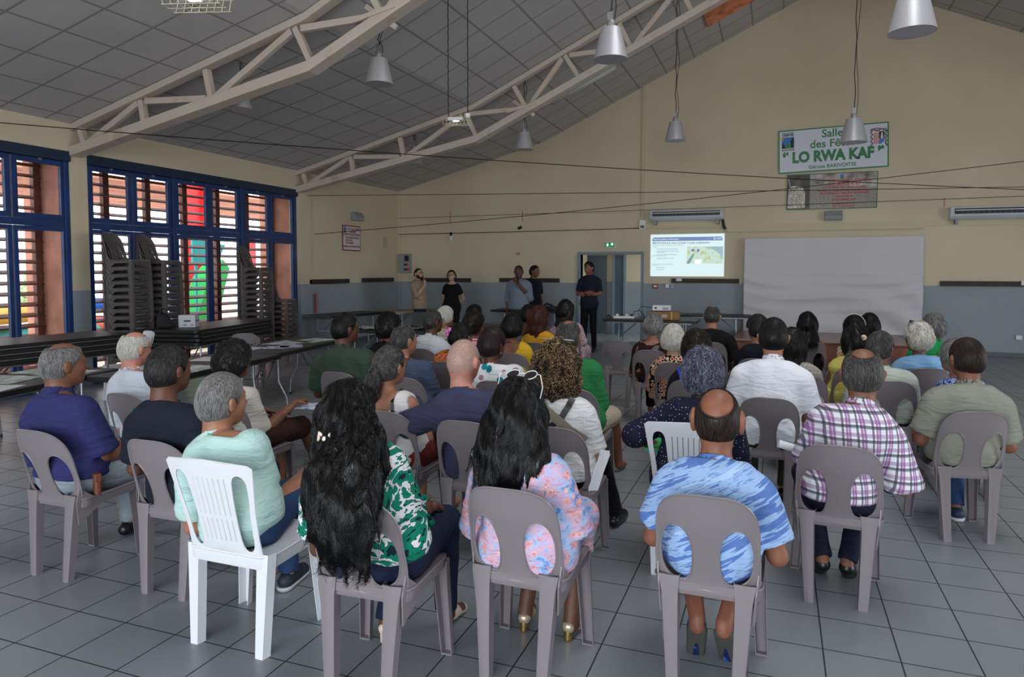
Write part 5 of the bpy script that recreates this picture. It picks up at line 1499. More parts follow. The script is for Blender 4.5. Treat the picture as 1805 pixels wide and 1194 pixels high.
    for s in (-1, 1):
        Bd.cap(sh[s], el[s], .050 * af, .040 * af, .03); Bd.cap(el[s], lerp(el[s], wr[s], .4), .040 * af, .041 * af, .015); Bd.cap(lerp(el[s], wr[s], .35), wr[s], .041 * af, .026 * af, .015)
        Bd.cap(hip[s], kn[s], .078 * b ** .5, .052 * af, .03); Bd.cap(kn[s], lerp(kn[s], an[s], .4), .052 * af, .050 * af, .02); Bd.cap(lerp(kn[s], an[s], .35), an[s], .05 * af, .034, .02)
        ft = an[s] + tdir[s] / np.linalg.norm(tdir[s]) * .13; ft = A(ft[0], ft[1], max(.03, an[s][2] - .055)); Bd.cap(an[s] - A(0, .01, .03), ft, .032, .026, .02)
    if not stand: Bd.add(backlim, (-9,) * 3, (9,) * 3, .01, 'i')
    V, F = Bd.mesh(v * 1.15)
    # finer head laid over the coarse one
    Hd = Shape(); head_prims(Hd, hc, Rh, hs, nb + A(0, 0, .0), fem, ears=ears); V2, F2 = Hd.mesh(hv)
    F = np.concatenate([F, F2 + len(V)]); V = np.concatenate([V, V2])
    for s in (-1, 1):
        if dist < 7 or stand:
            Hh = hand_prims(wr[s], hd[s], hn[s], s, curl=1.15 if (arms == 'mic' or (isinstance(arms, tuple) and arms[(s + 1) // 2] == 'mic')) else .45, s=.92 if fem else 1.0)
            V2, F2 = Hh.mesh(.0052 if (stand or dist < 4.5) else .007); F = np.concatenate([F, F2 + len(V)]); V = np.concatenate([V, V2])
    obj_from('body', V, F, SK[skin], root)
    info = dict(root=root, hc=hc, Rh=Rh, hs=hs, nb=nb, sh=sh, el=el, wr=wr, kn=kn, an=an, Rt=Rt, pel=pel, Lp=Lp, hd=hd)

    # upper clothing
    top = dict(top or {}); tm = FM[top.get('m', 'white')]; lo = top.get('loose', .006)
    Tp = Shape(); torso(Tp, lo)
    hem = top.get('hem', .47 if not stand else pel[2] - .10)
    if stand: Tp.cap(pel + A(0, 0, .05), A(pel[0], pel[1], hem), .12 * b, .12 * b, .08, flat=(1.25, .95, 1))
    up2 = up_
    nc = top.get('neck', 'crew')
    if nc == 'crew': Tp.halfspace(nb + A(0, 0, .016), (0, .30, 1) if not stand else (0, .25, 1), .008)
    elif nc == 'wide': Tp.add(*_ell(A(0, 0, 0), A(.115, .11, .07), Rt, nb + A(0, 0, .01)), .01, 's')
    elif nc == 'low': Tp.add(*_ell(A(0, 0, 0), A(.13, .17, .13), Rt, nb + A(0, -.01, -.02)), .01, 's')
    elif nc == 'strap': Tp.halfspace(Lp(.68), up_, .01)
    sl = top.get('sl', .6); sr = top.get('sr', .060) * (b ** .4) * (.92 if fem else 1)
    for s in (-1, 1):
        if sl <= 0: continue
        d1 = el[s] - sh[s]; e = sh[s] + d1 * min(sl, 1.0); st0 = sh[s] + d1 * .05
        if sl <= 1: Tp.cap(st0, e, sr + lo * .3, sr + .004 + top.get('flare', .0), .022, cut=True)
        else:
            Tp.cap(st0, el[s], sr, sr * .9, .022); Tp.cap(el[s], lerp(el[s], wr[s], sl - 1), sr * .9, sr * .72, .012, cut=True)
    if sl <= 0 and nc != 'strap':
        for s in (-1, 1): Tp.add(*_ell(A(0, 0, 0), A(.045, .08, .09), Rt, sh[s] + A(s * .045, 0, 0)), .012, 's')
    if top.get('collar'):
        for q in range(2): pass
        cr = (.062 if not fem else .054) * hs
        def coll(P, c_=nb + A(0, .012, .022), r_=cr):
            d_ = (P - c_) @ Rt; rr = np.sqrt(d_[..., 0] ** 2 + (d_[..., 1] * .92) ** 2); zz = d_[..., 2] + d_[..., 1] * .28
            return np.maximum(np.abs(rr - r_ - np.clip(-zz, 0, .03) * .35) - .0055, np.abs(zz) - .021)
        Tp.add(coll, nb - .11, nb + .13, .004, 'u')
    else:
        def rib(P, c_=nb + A(0, .004, .008), r_=(.066 if not fem else .058) * hs):
            d_ = (P - c_) @ Rt; rr = np.sqrt(d_[..., 0] ** 2 + (d_[..., 1] * .95) ** 2); return np.sqrt((rr - r_) ** 2 + ((d_[..., 2] + d_[..., 1] * .28) * .7) ** 2) - .0065
        if nc == 'crew': Tp.add(rib, nb - .11, nb + .13, .004, 'u')
    amp = top.get('fold', .007)
    zf = hem
    def folds(P, sd=int(abs(x0 * 97 + y0 * 31))):
        f = vnoise(P, (6, 6, 22), sd); g = vnoise(P, (14, 14, 7), sd + 1); h = 1 - np.abs(vnoise(P, (4.5, 4.5, 15), sd + 2))
        w_ = np.clip((.98 - (P[..., 2] - (0 if not stand else .45))) * 2.2, .25, 1.3)
        return -amp * (.5 * f + .35 * g + .9 * (h ** 6)) * w_
    Tp.disp(folds)
    if not stand: Tp.add(backlim, (-9,) * 3, (9,) * 3, .012, 'i')
    Tp.halfspace((0, 0, hem), (0, .0, -1), .006)
    V, F = Tp.mesh(v); garment = obj_from(top.get('name', 'shirt'), V, F, tm, root); info['top'] = Tp; info['garment'] = garment
    # lower clothing
    bt = dict(bottom or {}); bm_ = FM[bt.get('m', 'navy')]; kind = bt.get('k', 'trousers'); Pt = Shape(); lo2 = .008
    Pt.add(*_ell(A(0, 0, 0), A(.172 * b + lo2, (.135 if not stand else .115) * b + lo2, .125 + lo2), Rt if not stand else frameR(), pel), 0, 'u')
    if stand: Pt.cap(pel + A(0, 0, .08), pel, .13 * b, .14 * b, .05, flat=(1.15, .8, 1))
    for s in (-1, 1):
        Pt.cap(hip[s], kn[s], (.088 if not stand else .082) * b ** .6 * (1.06 if fem else 1), .066 * b ** .4, .04 if kind != 'dress' else .16)
        if kind == 'trousers': Pt.cap(kn[s], an[s] + A(0, 0, .0), .064 * b ** .4, .05, .02, cut=True)
        elif kind == 'shorts': Pt.cap(kn[s] + (hip[s] - kn[s]) * .3, kn[s], .085, .082, .03, cut=True)
        elif kind == 'capri': Pt.cap(kn[s], lerp(kn[s], an[s], .5), .066, .062, .02, cut=True)
    if kind == 'dress':
        Pt.cap((kn[-1] + hip[-1]) / 2, (kn[1] + hip[1]) / 2, .085, .085, .05); Pt.cap(kn[-1], kn[1], .07, .07, .05); Pt.cap(kn[-1], lerp(kn[-1], an[-1], .35), .07, .075, .05, cut=True); Pt.cap(kn[1], lerp(kn[1], an[1], .35), .07, .075, .05, cut=True)
        if not stand: Pt.ell((0, -.04, .47), (.2 * b, .17, .10), .04)
    Pt.disp(lambda P: -.004 * vnoise(P, (12, 12, 12), 5))
    if not stand: Pt.halfspace((0, 0, .605), (0, 0, 1), .01)
    else: Pt.halfspace((0, 0, pel[2] + .12), (0, 0, 1), .01)
    if not stand: Pt.add(backlim, (-9,) * 3, (9,) * 3, .012, 'i')
    V, F = Pt.mesh(v * 1.2); obj_from({'dress': 'skirt', 'shorts': 'shorts'}.get(kind, 'trousers'), V, F, bm_ if kind != 'dress' else FM[bt.get('m', top.get('m'))], root)
    # shoes
    if shoes:
        sm_, so_, typ = shoes
        for s in (-1, 1):
            d = tdir[s] / np.linalg.norm(tdir[s]); a0 = an[s]; flat = d[2] > -.1 and a0[2] < .2
            Ro = np.stack([np.cross(d, A(0, 0, 1)), d, np.cross(np.cross(d, A(0, 0, 1)), d)], 1)
            zs = 0.0 if a0[2] < .12 else a0[2] - .09
            lg_ = legs[(s + 1) // 2] if isinstance(legs, tuple) else legs
            if isinstance(lg_, str) and lg_ in ('under', 'heelup'):
                Ro = Ro @ frameR(0, {'under': .5, 'heelup': 1.0}[lg_], 0)
            og = A(a0[0], a0[1], zs)
            q = Shape(); E = lambda c_, r_, k_, mode='u': q.add(*_ell(A(*c_), A(*r_), Ro, og), k_, mode)
            if typ == 'heel':
                for nm_, ps in (('shoe', None),):
                    q.cap((0, -.02, .062), (0, .06, .05), .030, .030, .02, R=Ro, c=og); q.cap((0, .06, .045), (0, .15, .026), .030, .024, .02, R=Ro, c=og, flat=None)
                    E((0, .03, .095), (.030, .06, .045), .01, 's')
                    V, F = q.mesh(.006); so = obj_from('shoe', V, F, sm_, root)
                    hb = Shape(); hb.cap((0, -.025, .05), (0, -.03, .0), .021, .017, 0, R=Ro, c=og, cut=True); V, F = hb.mesh(.005); obj_from('heel_block', V, F, so_, so)
                continue
            q.cap((0, -.03, .045), (0, .14, .035), .040, .037, 0, R=Ro, c=og); E((0, .01, .065), (.036, .05, .045), .02); E((0, .06, .05), (.034, .07, .035), .02)
            E((0, -.005, .125), (.027, .035, .035), .008, 's')
            if typ == 'sneaker':
                V, F = q.mesh(.007); so = obj_from('shoe', V, F, sm_, root)
                u = Shape(); u.cap((0, -.035, .03), (0, .145, .03), .045, .041, 0, R=Ro, c=og); u.add(lambda P: ((P - og) @ Ro)[..., 2] - .026, (-9,) * 3, (9,) * 3, .003, 'i'); u.add(lambda P: .002 - ((P - og) @ Ro)[..., 2], (-9,) * 3, (9,) * 3, .003, 'i')
                V, F = u.mesh(.007); obj_from('sole', V, F, so_, so)
                lc = MB()
                for i in range(4): yy = .045 + i * .02; lc.tube([tuple(Ro @ A(-.022, yy, .088 - i * .006) + og), tuple(Ro @ A(0, yy + .004, .096 - i * .006) + og), tuple(Ro @ A(.022, yy, .088 - i * .006) + og)], .003, 5)
                lc.build('laces', M_dark, so)
            else:
                q.add(lambda P: .0 - ((P - og) @ Ro)[..., 2], (-9,) * 3, (9,) * 3, .003, 'i'); V, F = q.mesh(.008); obj_from('shoe', V, F, sm_, root)
    make_hair(info, hair, st, ht, fem, dist, hv, root, stand)
    if stand or hair.get('eyes'):
        e = MB()
        for s in (-1, 1): e.sphere(tuple(Rh @ (A(s * .031, .0905, .001) * hs) + hc), (.0085, .0062, .0055))
        e.build('eyes', M_eye, root, smooth=True)
        e = MB()
        for s in (-1, 1): e.tube([tuple(Rh @ (A(s * x_, y_, z_) * hs) + hc) for x_, y_, z_ in ((.016, .101, .019), (.03, .099, .024), (.046, .089, .021))], .0034, 5)
        e.build('eyebrows', HM.get(hair.get('c', 'black')), root, smooth=True)
    return info


def make_hair(info, hair, st, ht, fem, dist, hv, root, stand):
    hc, Rh, hs = info['hc'], info['Rh'], info['hs']; hm = HM[hair.get('c', 'black')]; seed = int(abs(hc[0] * 911 + hc[2] * 377)) % 9999
    W = lambda x, y, z: Rh @ (A(x, y, z) * hs) + hc
    H = Shape(); E = lambda c_, r_, k_, mode='u': H.add(*_ell(A(*c_) * hs, A(*r_) * hs, Rh, hc), k_, mode)
    t = ht / hs
    near = dist < 4.6; mid = dist < 7
    E((0, -.004, .002), (.0775 + t, .097 + t, .103 + t), 0); E((0, -.032, -.03), (.066 + t, .066 + t, .068 + t), .03)
    flow = lambda P: (P - W(0, -.03, .07)) + (Rh @ A(0, -.02, -.06)); wave = 0
    n, L, seg, rad, curl, grow, fan = (4200, .042, 4, .0008, 0, .04, .14); freq = 60
    nape = -.085; sel = None
    if st in ('short', 'bald', 'stubble', 'gloss'):
        if st == 'stubble': n, L, grow, rad = 2500, .005, .5, .0006
    if st in ('short', 'bald') and hair.get('curl'): curl, L, grow, n = hair['curl'], .03, .8, 1800
    if st == 'afro':
        H.disp(lambda P: -.006 * vnoise(P, 70, seed) - .006 * vnoise(P, 34, seed + 1)); n, L, seg, curl, grow, rad, freq = 2600, .03, 6, .0045, .8, .0014, 420; nape = -.09
    if st == 'curly':   # loose wavy or curly short hair
        H.disp(lambda P: -.007 * (1 - np.abs(vnoise(P, 38, seed))) ** 2 - .004 * vnoise(P, 20, seed + 1)); n, L, seg, curl, grow, rad, freq = 2200, .05, 6, .006, .35, .0014, 150; nape = -.10
    if st == 'bob':
        E((0, -.018, -.045), (.084 + t, .088 + t, .10), .04); n, L, seg, rad, grow, fan = 2200, .09, 4, .0013, .05, .25; nape = hair.get('nape', -.13)
        flow = lambda P: (P - W(0, -.03, .10)) * np.array([1, 1, .3]) + A(0, 0, -.10)
    if st == 'bigcurl':
        ww = hair.get('w', 1.0)
        E((0, -.02, -.03), (.125 * ww, .12, .135), .03); E((.0, -.04, -.12), (.135 * ww, .10, .10), .04); nape = -.21
        H.disp(lambda P: -.012 * vnoise(P, 38, seed) - .008 * vnoise(P, 18, seed + 1)); n, L, seg, curl, grow, rad, freq, fan = 5200, .075, 14, .0075, .12, .0016, 270, .3
        flow = lambda P: (P - W(0, -.0, .06)) * .4 + A(0, 0, -.09)
    if st in ('long', 'wavy'):
        E((0, -.03, -.035), (.088 + t, .09 + t, .10), .03)
        for (a, b_, ra, rb) in hair['fall']:
            H.cap(hc + A(*a), hc + A(*b_), ra, rb, .045, flat=(1, hair.get('flat', .62), 1))
        nape = -2
        wa = hair.get('wave', .006)
        H.disp(lambda P: -wa * vnoise(P, (26, 26, 9), seed) - wa * .7 * vnoise(P, (46, 46, 14), seed + 1) - wa * .5 * (1 - np.abs(vnoise(P, (34, 34, 6), seed + 3))))
        wv = hair.get('wv', .5)
        flow = lambda P: (P - W(0, -.02, .10)) * np.array([.5, .5, 0]) * np.clip((P[..., 2:3] - hc[2] + .02) * 12, 0, 1) * 1.6 + A(0, 0, -.09) + wv * .05 * np.stack([np.sin(P[..., 2] * 38 + P[..., 0] * 30), np.cos(P[..., 2] * 33 + P[..., 0] * 25), 0 * P[..., 0]], -1)
        n, L, seg, rad, grow, fan = (6500 if near else 2200), hair.get('len', .16), 9, .0011, .01, .07; curl = hair.get('curl', 0); freq = hair.get('freq', 60)
    if st in ('pony', 'bun'):
        flow = lambda P: (W(0, -.11, .0) - P)
        n, L, seg, rad, grow, fan = 1800, .07, 4, .0012, .02, .15
    if st == 'bald':
        bc = hair.get('crown', (0, .0, .10)); br = hair.get('cr', (.060, .088, .068)); E(bc, br, .012, 's')
    # open the face, the ears and the nape
    f0 = hair.get('front', .080); pn = Rh @ A(0, .095, -.062); 
    H.halfspace(W(0, f0, .068), pn, .012 if st != 'bigcurl' else .03)
    if st in ('short', 'bald', 'stubble', 'curly', 'afro', 'gloss', 'pony', 'bun') and not hair.get('ears_cov'):
        for s in (-1, 1): E((s * .092, .004, -.034), (.032, .030, .045), .008, 's')
    if nape > -1:
        H.halfspace(W(0, -.06, nape), Rh @ A(0, .35, -1), .012)
    parts = [H]
    V, F = H.mesh(hv * (1.0 if st in ('short', 'bald', 'stubble') else 1.15))
    if len(V) == 0: return
    tint = np.full(len(V), .42 if hair.get('c') in ('grey', 'pepper', 'dkpepper', 'white', 'blue', 'scalp') else .05 if hair.get('c') == 'blond' else .18)
    q = max(.22, min(1, (4.2 / dist) ** 1.3)); n = int(n * hair.get('n', 1) * q); rad = rad * (1 / q) ** .5 * hair.get('rad', 1)
    cf = hair.get('z', None)
    low = None
    if st in ('long', 'wavy'): sel = lambda V_: V_[:, 2] > V_[:, 2].min() + .04
    r = strands(H, V, n, L, seg, rad, flow, curl=curl, seed=seed, sel=sel, grow=grow, fan=fan, freq=freq)
    VV, FF, TT = [V], [F], [tint]
    if r: VV.append(r[0]); FF.append(r[1] + len(V)); TT.append(r[2])
    def extra_blob(prims, noise, nn, LL, fl, cu=0, fr=120):
        S = Shape()
        for a, b_, ra, rb in prims: S.cap(W(*a), W(*b_), ra, rb, .02)
        S.disp(lambda P: -noise * vnoise(P, 45, seed + 7)); V_, F_ = S.mesh(hv); o = sum(len(x) for x in VV)
        VV.append(V_); FF.append(F_ + o); TT.append(np.full(len(V_), .2))
        r_ = strands(S, V_, int(nn * q), LL, 5, rad, fl, curl=cu, seed=seed + 3, grow=.05, fan=.3, freq=fr)
        if r_: o = sum(len(x) for x in VV); VV.append(r_[0]); FF.append(r_[1] + o); TT.append(r_[2])
    if st == 'pony': extra_blob([((0, -.12, -.03), (0, -.145, -.10), .034, .046), ((0, -.145, -.10), (-.01, -.13, -.17), .046, .034), ((-.01, -.13, -.17), (-.015, -.12, -.20), .034, .016)], .006, 1500, .06, lambda P: A(0, 0, -1) + 0 * P, .004)
    if st == 'bun': extra_blob([((0, -.10, .03), (0, -.12, -.02), .042, .05)], .005, 900, .05, lambda P: np.cross(P - W(0, -.11, 0), Rh @ A(0, 1, 0)))
    if hair.get('tail'): extra_blob([hair['tail']], .006, 900, .06, lambda P: A(0, 0, -1) + 0 * P, .004)
    o = obj_from('hair', np.concatenate(VV), np.concatenate(FF), hm, root, np.concatenate(TT))
    info['hair'] = o; info['H'] = H; info['W'] = W
# ---------------------------------------------------------------- the audience's chairs
ch0 = make_chair(M_grey, '', name='plastic_chair'); cu = [0]
GR = 'grey plastic chairs of the audience'
CH = [(-2.22, 2.50, 0), (-.42, 3.92, 0)]
def chair(lab, x, y, rz=0):
    CH.append((x, y, rz))
    o = ch0 if not cu[0] else dup(ch0, (0, 0, 0), 0); cu[0] = 1
    o.location = (x, y, 0); o.rotation_euler = (0, 0, rz); o['label'] = lab; o['group'] = GR
for lab, x, y, rz in (
    ('grey plastic chair under the man in the purple-blue shirt at far left', -3.64, 2.745, 0),
    ('grey plastic chair under the man in the navy t-shirt', -2.90, 2.80, .02),
    ('grey plastic chair under the woman with very long black hair', -1.50, 2.42, .04),
    ('grey plastic chair under the woman in the pastel dress', -.96, 2.72, -.02),
    ('grey plastic chair under the bald man in the blue streaked t-shirt', -.235, 2.90, -.01),
    ('grey plastic chair under the man in the purple plaid shirt', .31, 3.885, -.05),
    ('grey plastic chair under the man in the sage khaki shirt at right', 1.085, 5.05, .2),
    ('grey plastic chair under the old man in the white striped shirt', -4.16, 3.70, .0),
    ('grey plastic chair under the curly-haired woman in cream and brown shorts', -3.40, 3.80, -.05),
    ('grey plastic chair under the big man in the dark green polo', -3.39, 5.05, 0),
    ('grey plastic chair under the woman with the grey ponytail', -2.20, 3.82, 0),
    ('grey plastic chair under the cropped-haired man in slate navy', -1.63, 3.74, 0),
    ('grey plastic chair under the woman with blond-tipped curls', -1.13, 3.78, 0),
    ('grey plastic chair under the man in the green sweater', -1.37, 4.98, 0),
    ('grey plastic chair under the big man in the white textured polo', -.04, 5.09, 0),
    ('grey plastic chair under the man in the pale green-grey shirt', .82, 6.16, .0),
    ('grey plastic chair under the woman in the light blue shirt', 1.2, 7.03, .12),
    ('grey plastic chair under the woman with long straight black hair', .36, 9.1, 0),
    ('empty grey plastic chair at the left of the centre aisle', -1.80, 8.42, .0),
    ('grey plastic chair under the grey-bobbed woman with a grey bag strap', -1.25, 7.55, 0),
    ('grey plastic chair under the white-haired woman in red pattern', -.86, 6.63, 0),
    ('grey plastic chair under the woman in the yellow top', -2.52, 6.76, 0),
    ('grey plastic chair under the woman in the umbrella-print blouse', -1.99, 5.08, 0),
    ('grey plastic chair under the woman with the pink hair flower', -2.86, 5.93, 0),
    ('grey plastic chair under the man in the white polo and glasses', -3.58, 6.80, 0),
    ('grey plastic chair under the grey-haired man in heather blue', -2.76, 5.0, 0),
    ('grey plastic chair under the frizzy-haired woman with a blue strap', -.6, 5.65, 0),
    ('grey plastic chair under the woman with curly black hair and yellow dress', .64, 6.9, .1),
    ('grey plastic chair under the boy with black curly hair', -3.66, 6.0, 0),
    ('grey plastic chair under the woman in the striped top', -3.08, 6.85, 0),
    ('grey plastic chair under the auburn-haired woman in yellow floral', -2.62, 7.8, 0),
    ('grey plastic chair under the long-haired woman in magenta print', -2.7, 9.3, 0),
    ('grey plastic chair under the man in the black crew shirt', -.73, 8.6, 0),
    ('grey plastic chair under the dark-haired person with glasses', -.17, 7.2, 0),
    ('grey plastic chair under the woman in white lace', .2, 6.2, 0),
    ('grey plastic chair under the person in bright green', 1.5, 8.1, .1),
    ('grey plastic chair under the woman in the blue patterned blouse', 1.3, 5.95, .15),
    ('grey plastic chair under the dark-haired person in grey weave', .97, 8.6, 0),
    ('grey plastic chair under the woman in the multicolour top', .75, 7.75, 0),
    ('grey plastic chair under the white-haired person in pale floral', -3.95, 7.8, 0),
    ('grey plastic chair under the dark-haired person in beige', -3.69, 8.25, 0),
    ('grey plastic chair under the dark-haired person in brown', -3.05, 8.5, 0),
    ('empty grey plastic chair standing behind the far paper table', -6.75, 7.5, .6)):
    chair(lab, x, y, rz)
make_white_chair('white slatted plastic chair under the man in the mint t-shirt', (-2.22, 2.50, 0))
o = make_white_chair('white slatted plastic chair under the woman in navy polka dots', (-.42, 3.92, 0))
o = make_white_chair('white plastic chair by the chair stacks behind the old man in white', (-6.35, 5.6, 0)); o.rotation_euler = (0, 0, 2.7); o.location = (-7.7, 6.42, 0)

# ---------------------------------------------------------------- the audience, front row first
SNK = (M_shoeblue, M_soled, 'sneaker'); BLK = (M_shoeblack, M_soled, 'plain')
def arr(hx, hy, hz): return (hx, hy, hz)

p = person('bald man with big ears in a blue streaked t-shirt, front row', (-.235, 2.90), (-.225, 2.96, 1.170), skin='amber', hpitch=-.12, hair=dict(s='bald', c='dkbrown', t=.006, crown=(0, -.045, .088), cr=(.070, .086, .080), n=1.2), top=dict(m='streak', loose=.012, sr=.070, sl=.72, hem=.43, flare=.01), bottom=dict(m='blackp', k='shorts'), arms='wide', legs='heelup', shoes=(M_shoeblue, M_soled, 'sneaker'), ears=1.5, sw=.195, b=1.04, hs=1.08)
p = person('woman with wavy shoulder-length black hair in a pastel paisley dress', (-.96, 2.72), (-1.012, 2.72, 1.206), fem=True, skin='dark', hair=dict(s='wavy', c='gloss', t=.018, fall=[((0, -.05, -.08), (.0, -.09, -.22), .118, .15), ((0, -.09, -.22), (.0, -.11, -.29), .15, .13)], wave=.009, curl=.0015, wv=1.1, len=.13, flat=.58), top=dict(m='paisley', loose=.022, sl=.95, sr=.075, flare=.028, hem=.42, neck='crew'), bottom=dict(k='dress', m='paisley'), legs='tuck', arms=('lap', 'lap'), shoes=(M_champ, M_gold, 'heel'), sw=.172, b=1.02, hs=1.05)
gl = glasses(p['root'], p['hc'] + p['Rh'] @ A(0, -.02, .015), p['Rh'], 1.17, M_white, True, 'white_sunglasses', lens=M_lens)
p24 = p
p = person('woman with very long black hair in a green leaf-print blouse', (-1.52, 2.42), (-1.665, 2.44, 1.203), yaw=0, hyaw=-.15, fem=True, skin='dark', pelx=.02, hair=dict(s='long', c='gloss', t=.016, fall=[((.03, -.05, -.06), (.08, -.13, -.16), .11, .125), ((.08, -.13, -.16), (.14, -.29, -.25), .125, .12), ((.14, -.29, -.25), (.185, -.365, -.35), .12, .095), ((.185, -.365, -.35), (.25, -.375, -.47), .095, .015)], wave=.007, curl=.0015, wv=.9, len=.2, flat=.34, n=1.5), top=dict(m='leaf', loose=.018, sl=.92, sr=.078, hem=.535, neck='wide', flare=.008), bottom=dict(m='dkjeans'), legs=('tuck', 'front'), arms='lap', shoes=(M_creamshoe, mat('pale_heel', (196, 186, 172), .5), 'heel'), sw=.19, b=1.18, belly=.02)
W = p['W']; c = MB()
for sx in (-1, 1):
    c.tube([tuple(W(.03 + sx * .010, -.165, -.075)), tuple(W(.03 + sx * .026, -.178, -.058)), tuple(W(.03 + sx * .034, -.172, -.085)), tuple(W(.03 + sx * .020, -.160, -.10))], .009, 8)
c.sphere(tuple(W(.03, -.176, -.078)), .013); c.build('hair_claw', mat('pearly_clip', (226, 212, 196), .25), p['root'], smooth=True)
e = MB(); e.tube([tuple(W(.088, -.012 + .014 * cos(a), -.066 + .016 * sin(a))) for a in [k * pi / 5 for k in range(10)]], .0025, 5, close=True); e.build('hoop_earring', M_gold, p['root'], smooth=True)
q = p['sh'][1] + (p['el'][1] - p['sh'][1]) * .86; c = MB()
for a, b_ in (((.06, .03, .02), (.10, .05, -.05)), ((.06, .03, .02), (.085, .01, -.09)), ((.05, .03, .02), (.075, .04, .07))): c.tube([tuple(q + A(.05, -.02, 0)), tuple(q + A(*a)), tuple(q + A(*b_))], [.006, .014, .018], 7)
c.build('sleeve_bow', FM['leaf'], p['root'], smooth=True)
t = thing('handbag', 'cream handbag beside the woman with very long black hair', 'bag', (-1.17, 2.92, .50))
s = Shape(); s.ell((0, 0, .09), (.075, .10, .10), .0); s.halfspace((0, 0, .0), (0, 0, -1), .01); V, F = s.mesh(.009); obj_from('body', V, F, mat('cream_leather'), t)
MB().tube([(0, -.08, .14), (0, -.06, .24), (0, .06, .25), (0, .08, .14)], .006, 6).build('strap', M_creamshoe, t, smooth=True); MB().tube([(-.078, -.05, .06), (-.082, .0, .05), (-.078, .05, .06)], .003, 5).sphere((-.08, 0, .05), .008).build('clasp', M_gold, t)
p = person('grey-haired man in a mint t-shirt with folded arms', (-2.24, 2.50), (-2.43, 2.53, 1.180), hyaw=-.25, skin='tan', hair=dict(s='short', c='grey', t=.013, n=1.8), top=dict(m='mint', loose=.013, sl=.75, sr=.073, hem=.44), bottom=dict(m='jeans'), arms='cross', legs=('front', 'over'), shoes=(mat('dark_sneaker', (30, 36, 50), .6), M_sole, 'sneaker'), sw=.20, b=1.1, belly=.02, pelx=-.02)
p = person('man with short dark hair in a navy t-shirt, back to camera at left', (-2.90, 2.80), (-2.94, 2.70, 1.274), hyaw=-.12, skin='dark', hair=dict(s='short', c='dkpepper', t=.010, n=1.5), top=dict(m='navytee', loose=.012, sl=.78, sr=.074, hem=.44), bottom=dict(m='navy'), arms='wide', legs='tuck', shoes=(mat('tan_boot', (120, 104, 84), .8), M_sole, 'plain'), sw=.20, b=1.1)
MB().box(-.006, .006, -.004, 0, -.012, .012).build('neck_tag', mat('tag_white', (220, 222, 230), .6, fn=lambda t: t.ramp(t.math('ADD', t.math('MULTIPLY', t.sep(t.coord())[0], 70), .5), [(0, (40, 70, 180)), (.33, (230, 230, 236)), (.66, (200, 40, 50))], True)), p['root'], loc=tuple(p['nb'] + A(.0, -.072, -.012)))
p = person('balding man in a purple-blue shirt in profile at far left', (-3.64, 2.745), (-3.73, 2.72, 1.258), hyaw=-.35, hpitch=.03, skin='brown', hair=dict(s='bald', c='grey', t=.008, crown=(0, -.01, .105), cr=(.058, .085, .06), n=1.5), top=dict(m='purple', loose=.016, sl=.95, sr=.075, collar=1, hem=.53, flare=.012), bottom=dict(m='ltjeans'), arms='lap', legs=('front', 'out'), shoes=BLK, sw=.20, b=1.12, belly=.03)
b = MB(); b.tube([tuple(A(.160 * cos(a) * 1.04, -.055 + .128 * sin(a), .525)) for a in [k * pi / 12 for k in range(24)]], .014, 6, close=True); b.build('belt', M_shoeblack, p['root'], smooth=True)
t = thing('green_folder', 'green folder on the lap of the man in the purple-blue shirt', 'folder', (-3.42, 3.02, .66)); MB().bar((0, 0, -.12), (-.10, .06, .17), .22, .008, (1, 0, 0)).build('cover', mat('green_card', (16, 120, 70), .5), t)
t = thing('belt_pouch', 'brown leather pouch on the belt of the man in purple-blue', 'pouch', (-3.43, 2.66, .50), -.5); MB().box(-.04, .04, -.015, .015, -.05, .06).build('body', mat('brown_leather', (110, 60, 40), .5), t, bevel=.008); MB().box(-.042, .042, -.018, .018, .02, .065).build('flap', mat('brown_leather'), t, bevel=.006)

p = person('man with thinning grey hair in a purple plaid shirt', (.31, 3.885), (.417, 3.93, 1.270), skin='brown', hair=dict(s='bald', c='pepper', t=.011, crown=(0, -.02, .098), cr=(.056, .080, .060), n=1.5, rad=1), top=dict(m='plaid', loose=.018, sl=1.0, sr=.074, collar=1, hem=.505, flare=.014, fold=.0065), bottom=dict(m='navy'), arms='wide', legs='under', shoes=BLK, sw=.175, b=.98, hs=1.1)
t = thing('rolled_paper', 'rolled white paper held by the man in plaid', 'paper', (.02, 3.98, .70)); MB().tube([(0, 0, .02), (.24, .05, -.05)], .022, 12).build('roll', M_paper, t, smooth=True, angle=.6)
p = person('man with dark cropped hair in a sage khaki shirt at right', (1.09, 5.03), (1.119, 5.02, 1.243), yaw=.15, hyaw=.1, skin='brown', hair=dict(s='short', c='dkbrown', t=.009, n=1.4), top=dict(m='khaki', loose=.018, sl=.82, sr=.077, collar=1, hem=.46), bottom=dict(m='jeans'), arms='wide', legs=('over', 'tuck'), shoes=(mat('navy_sneaker', (18, 38, 66), .6), mat('white_sole', (206, 208, 206), .6), 'sneaker'), sw=.20, b=1.1, hs=1.08)
p = person('woman with curly blue-grey hair in a navy polka-dot blouse', (-.42, 4.0), (-.394, 4.08, 1.218), fem=True, skin='dark', hair=dict(s='curly', c='blue', t=.028, n=1.3, ears_cov=1), top=dict(m='polka', loose=.02, sl=1.25, sr=.082, hem=.45, fold=.004), bottom=dict(k='dress', m='polka'), arms=((A(-.33, -.02, .72), A(-.25, .20, .62), A(.3, .9, -.3), A(0, .2, 1)), 'lap'), sw=.185, b=1.15, hs=1.06, neck=.165, pelx=-.0)
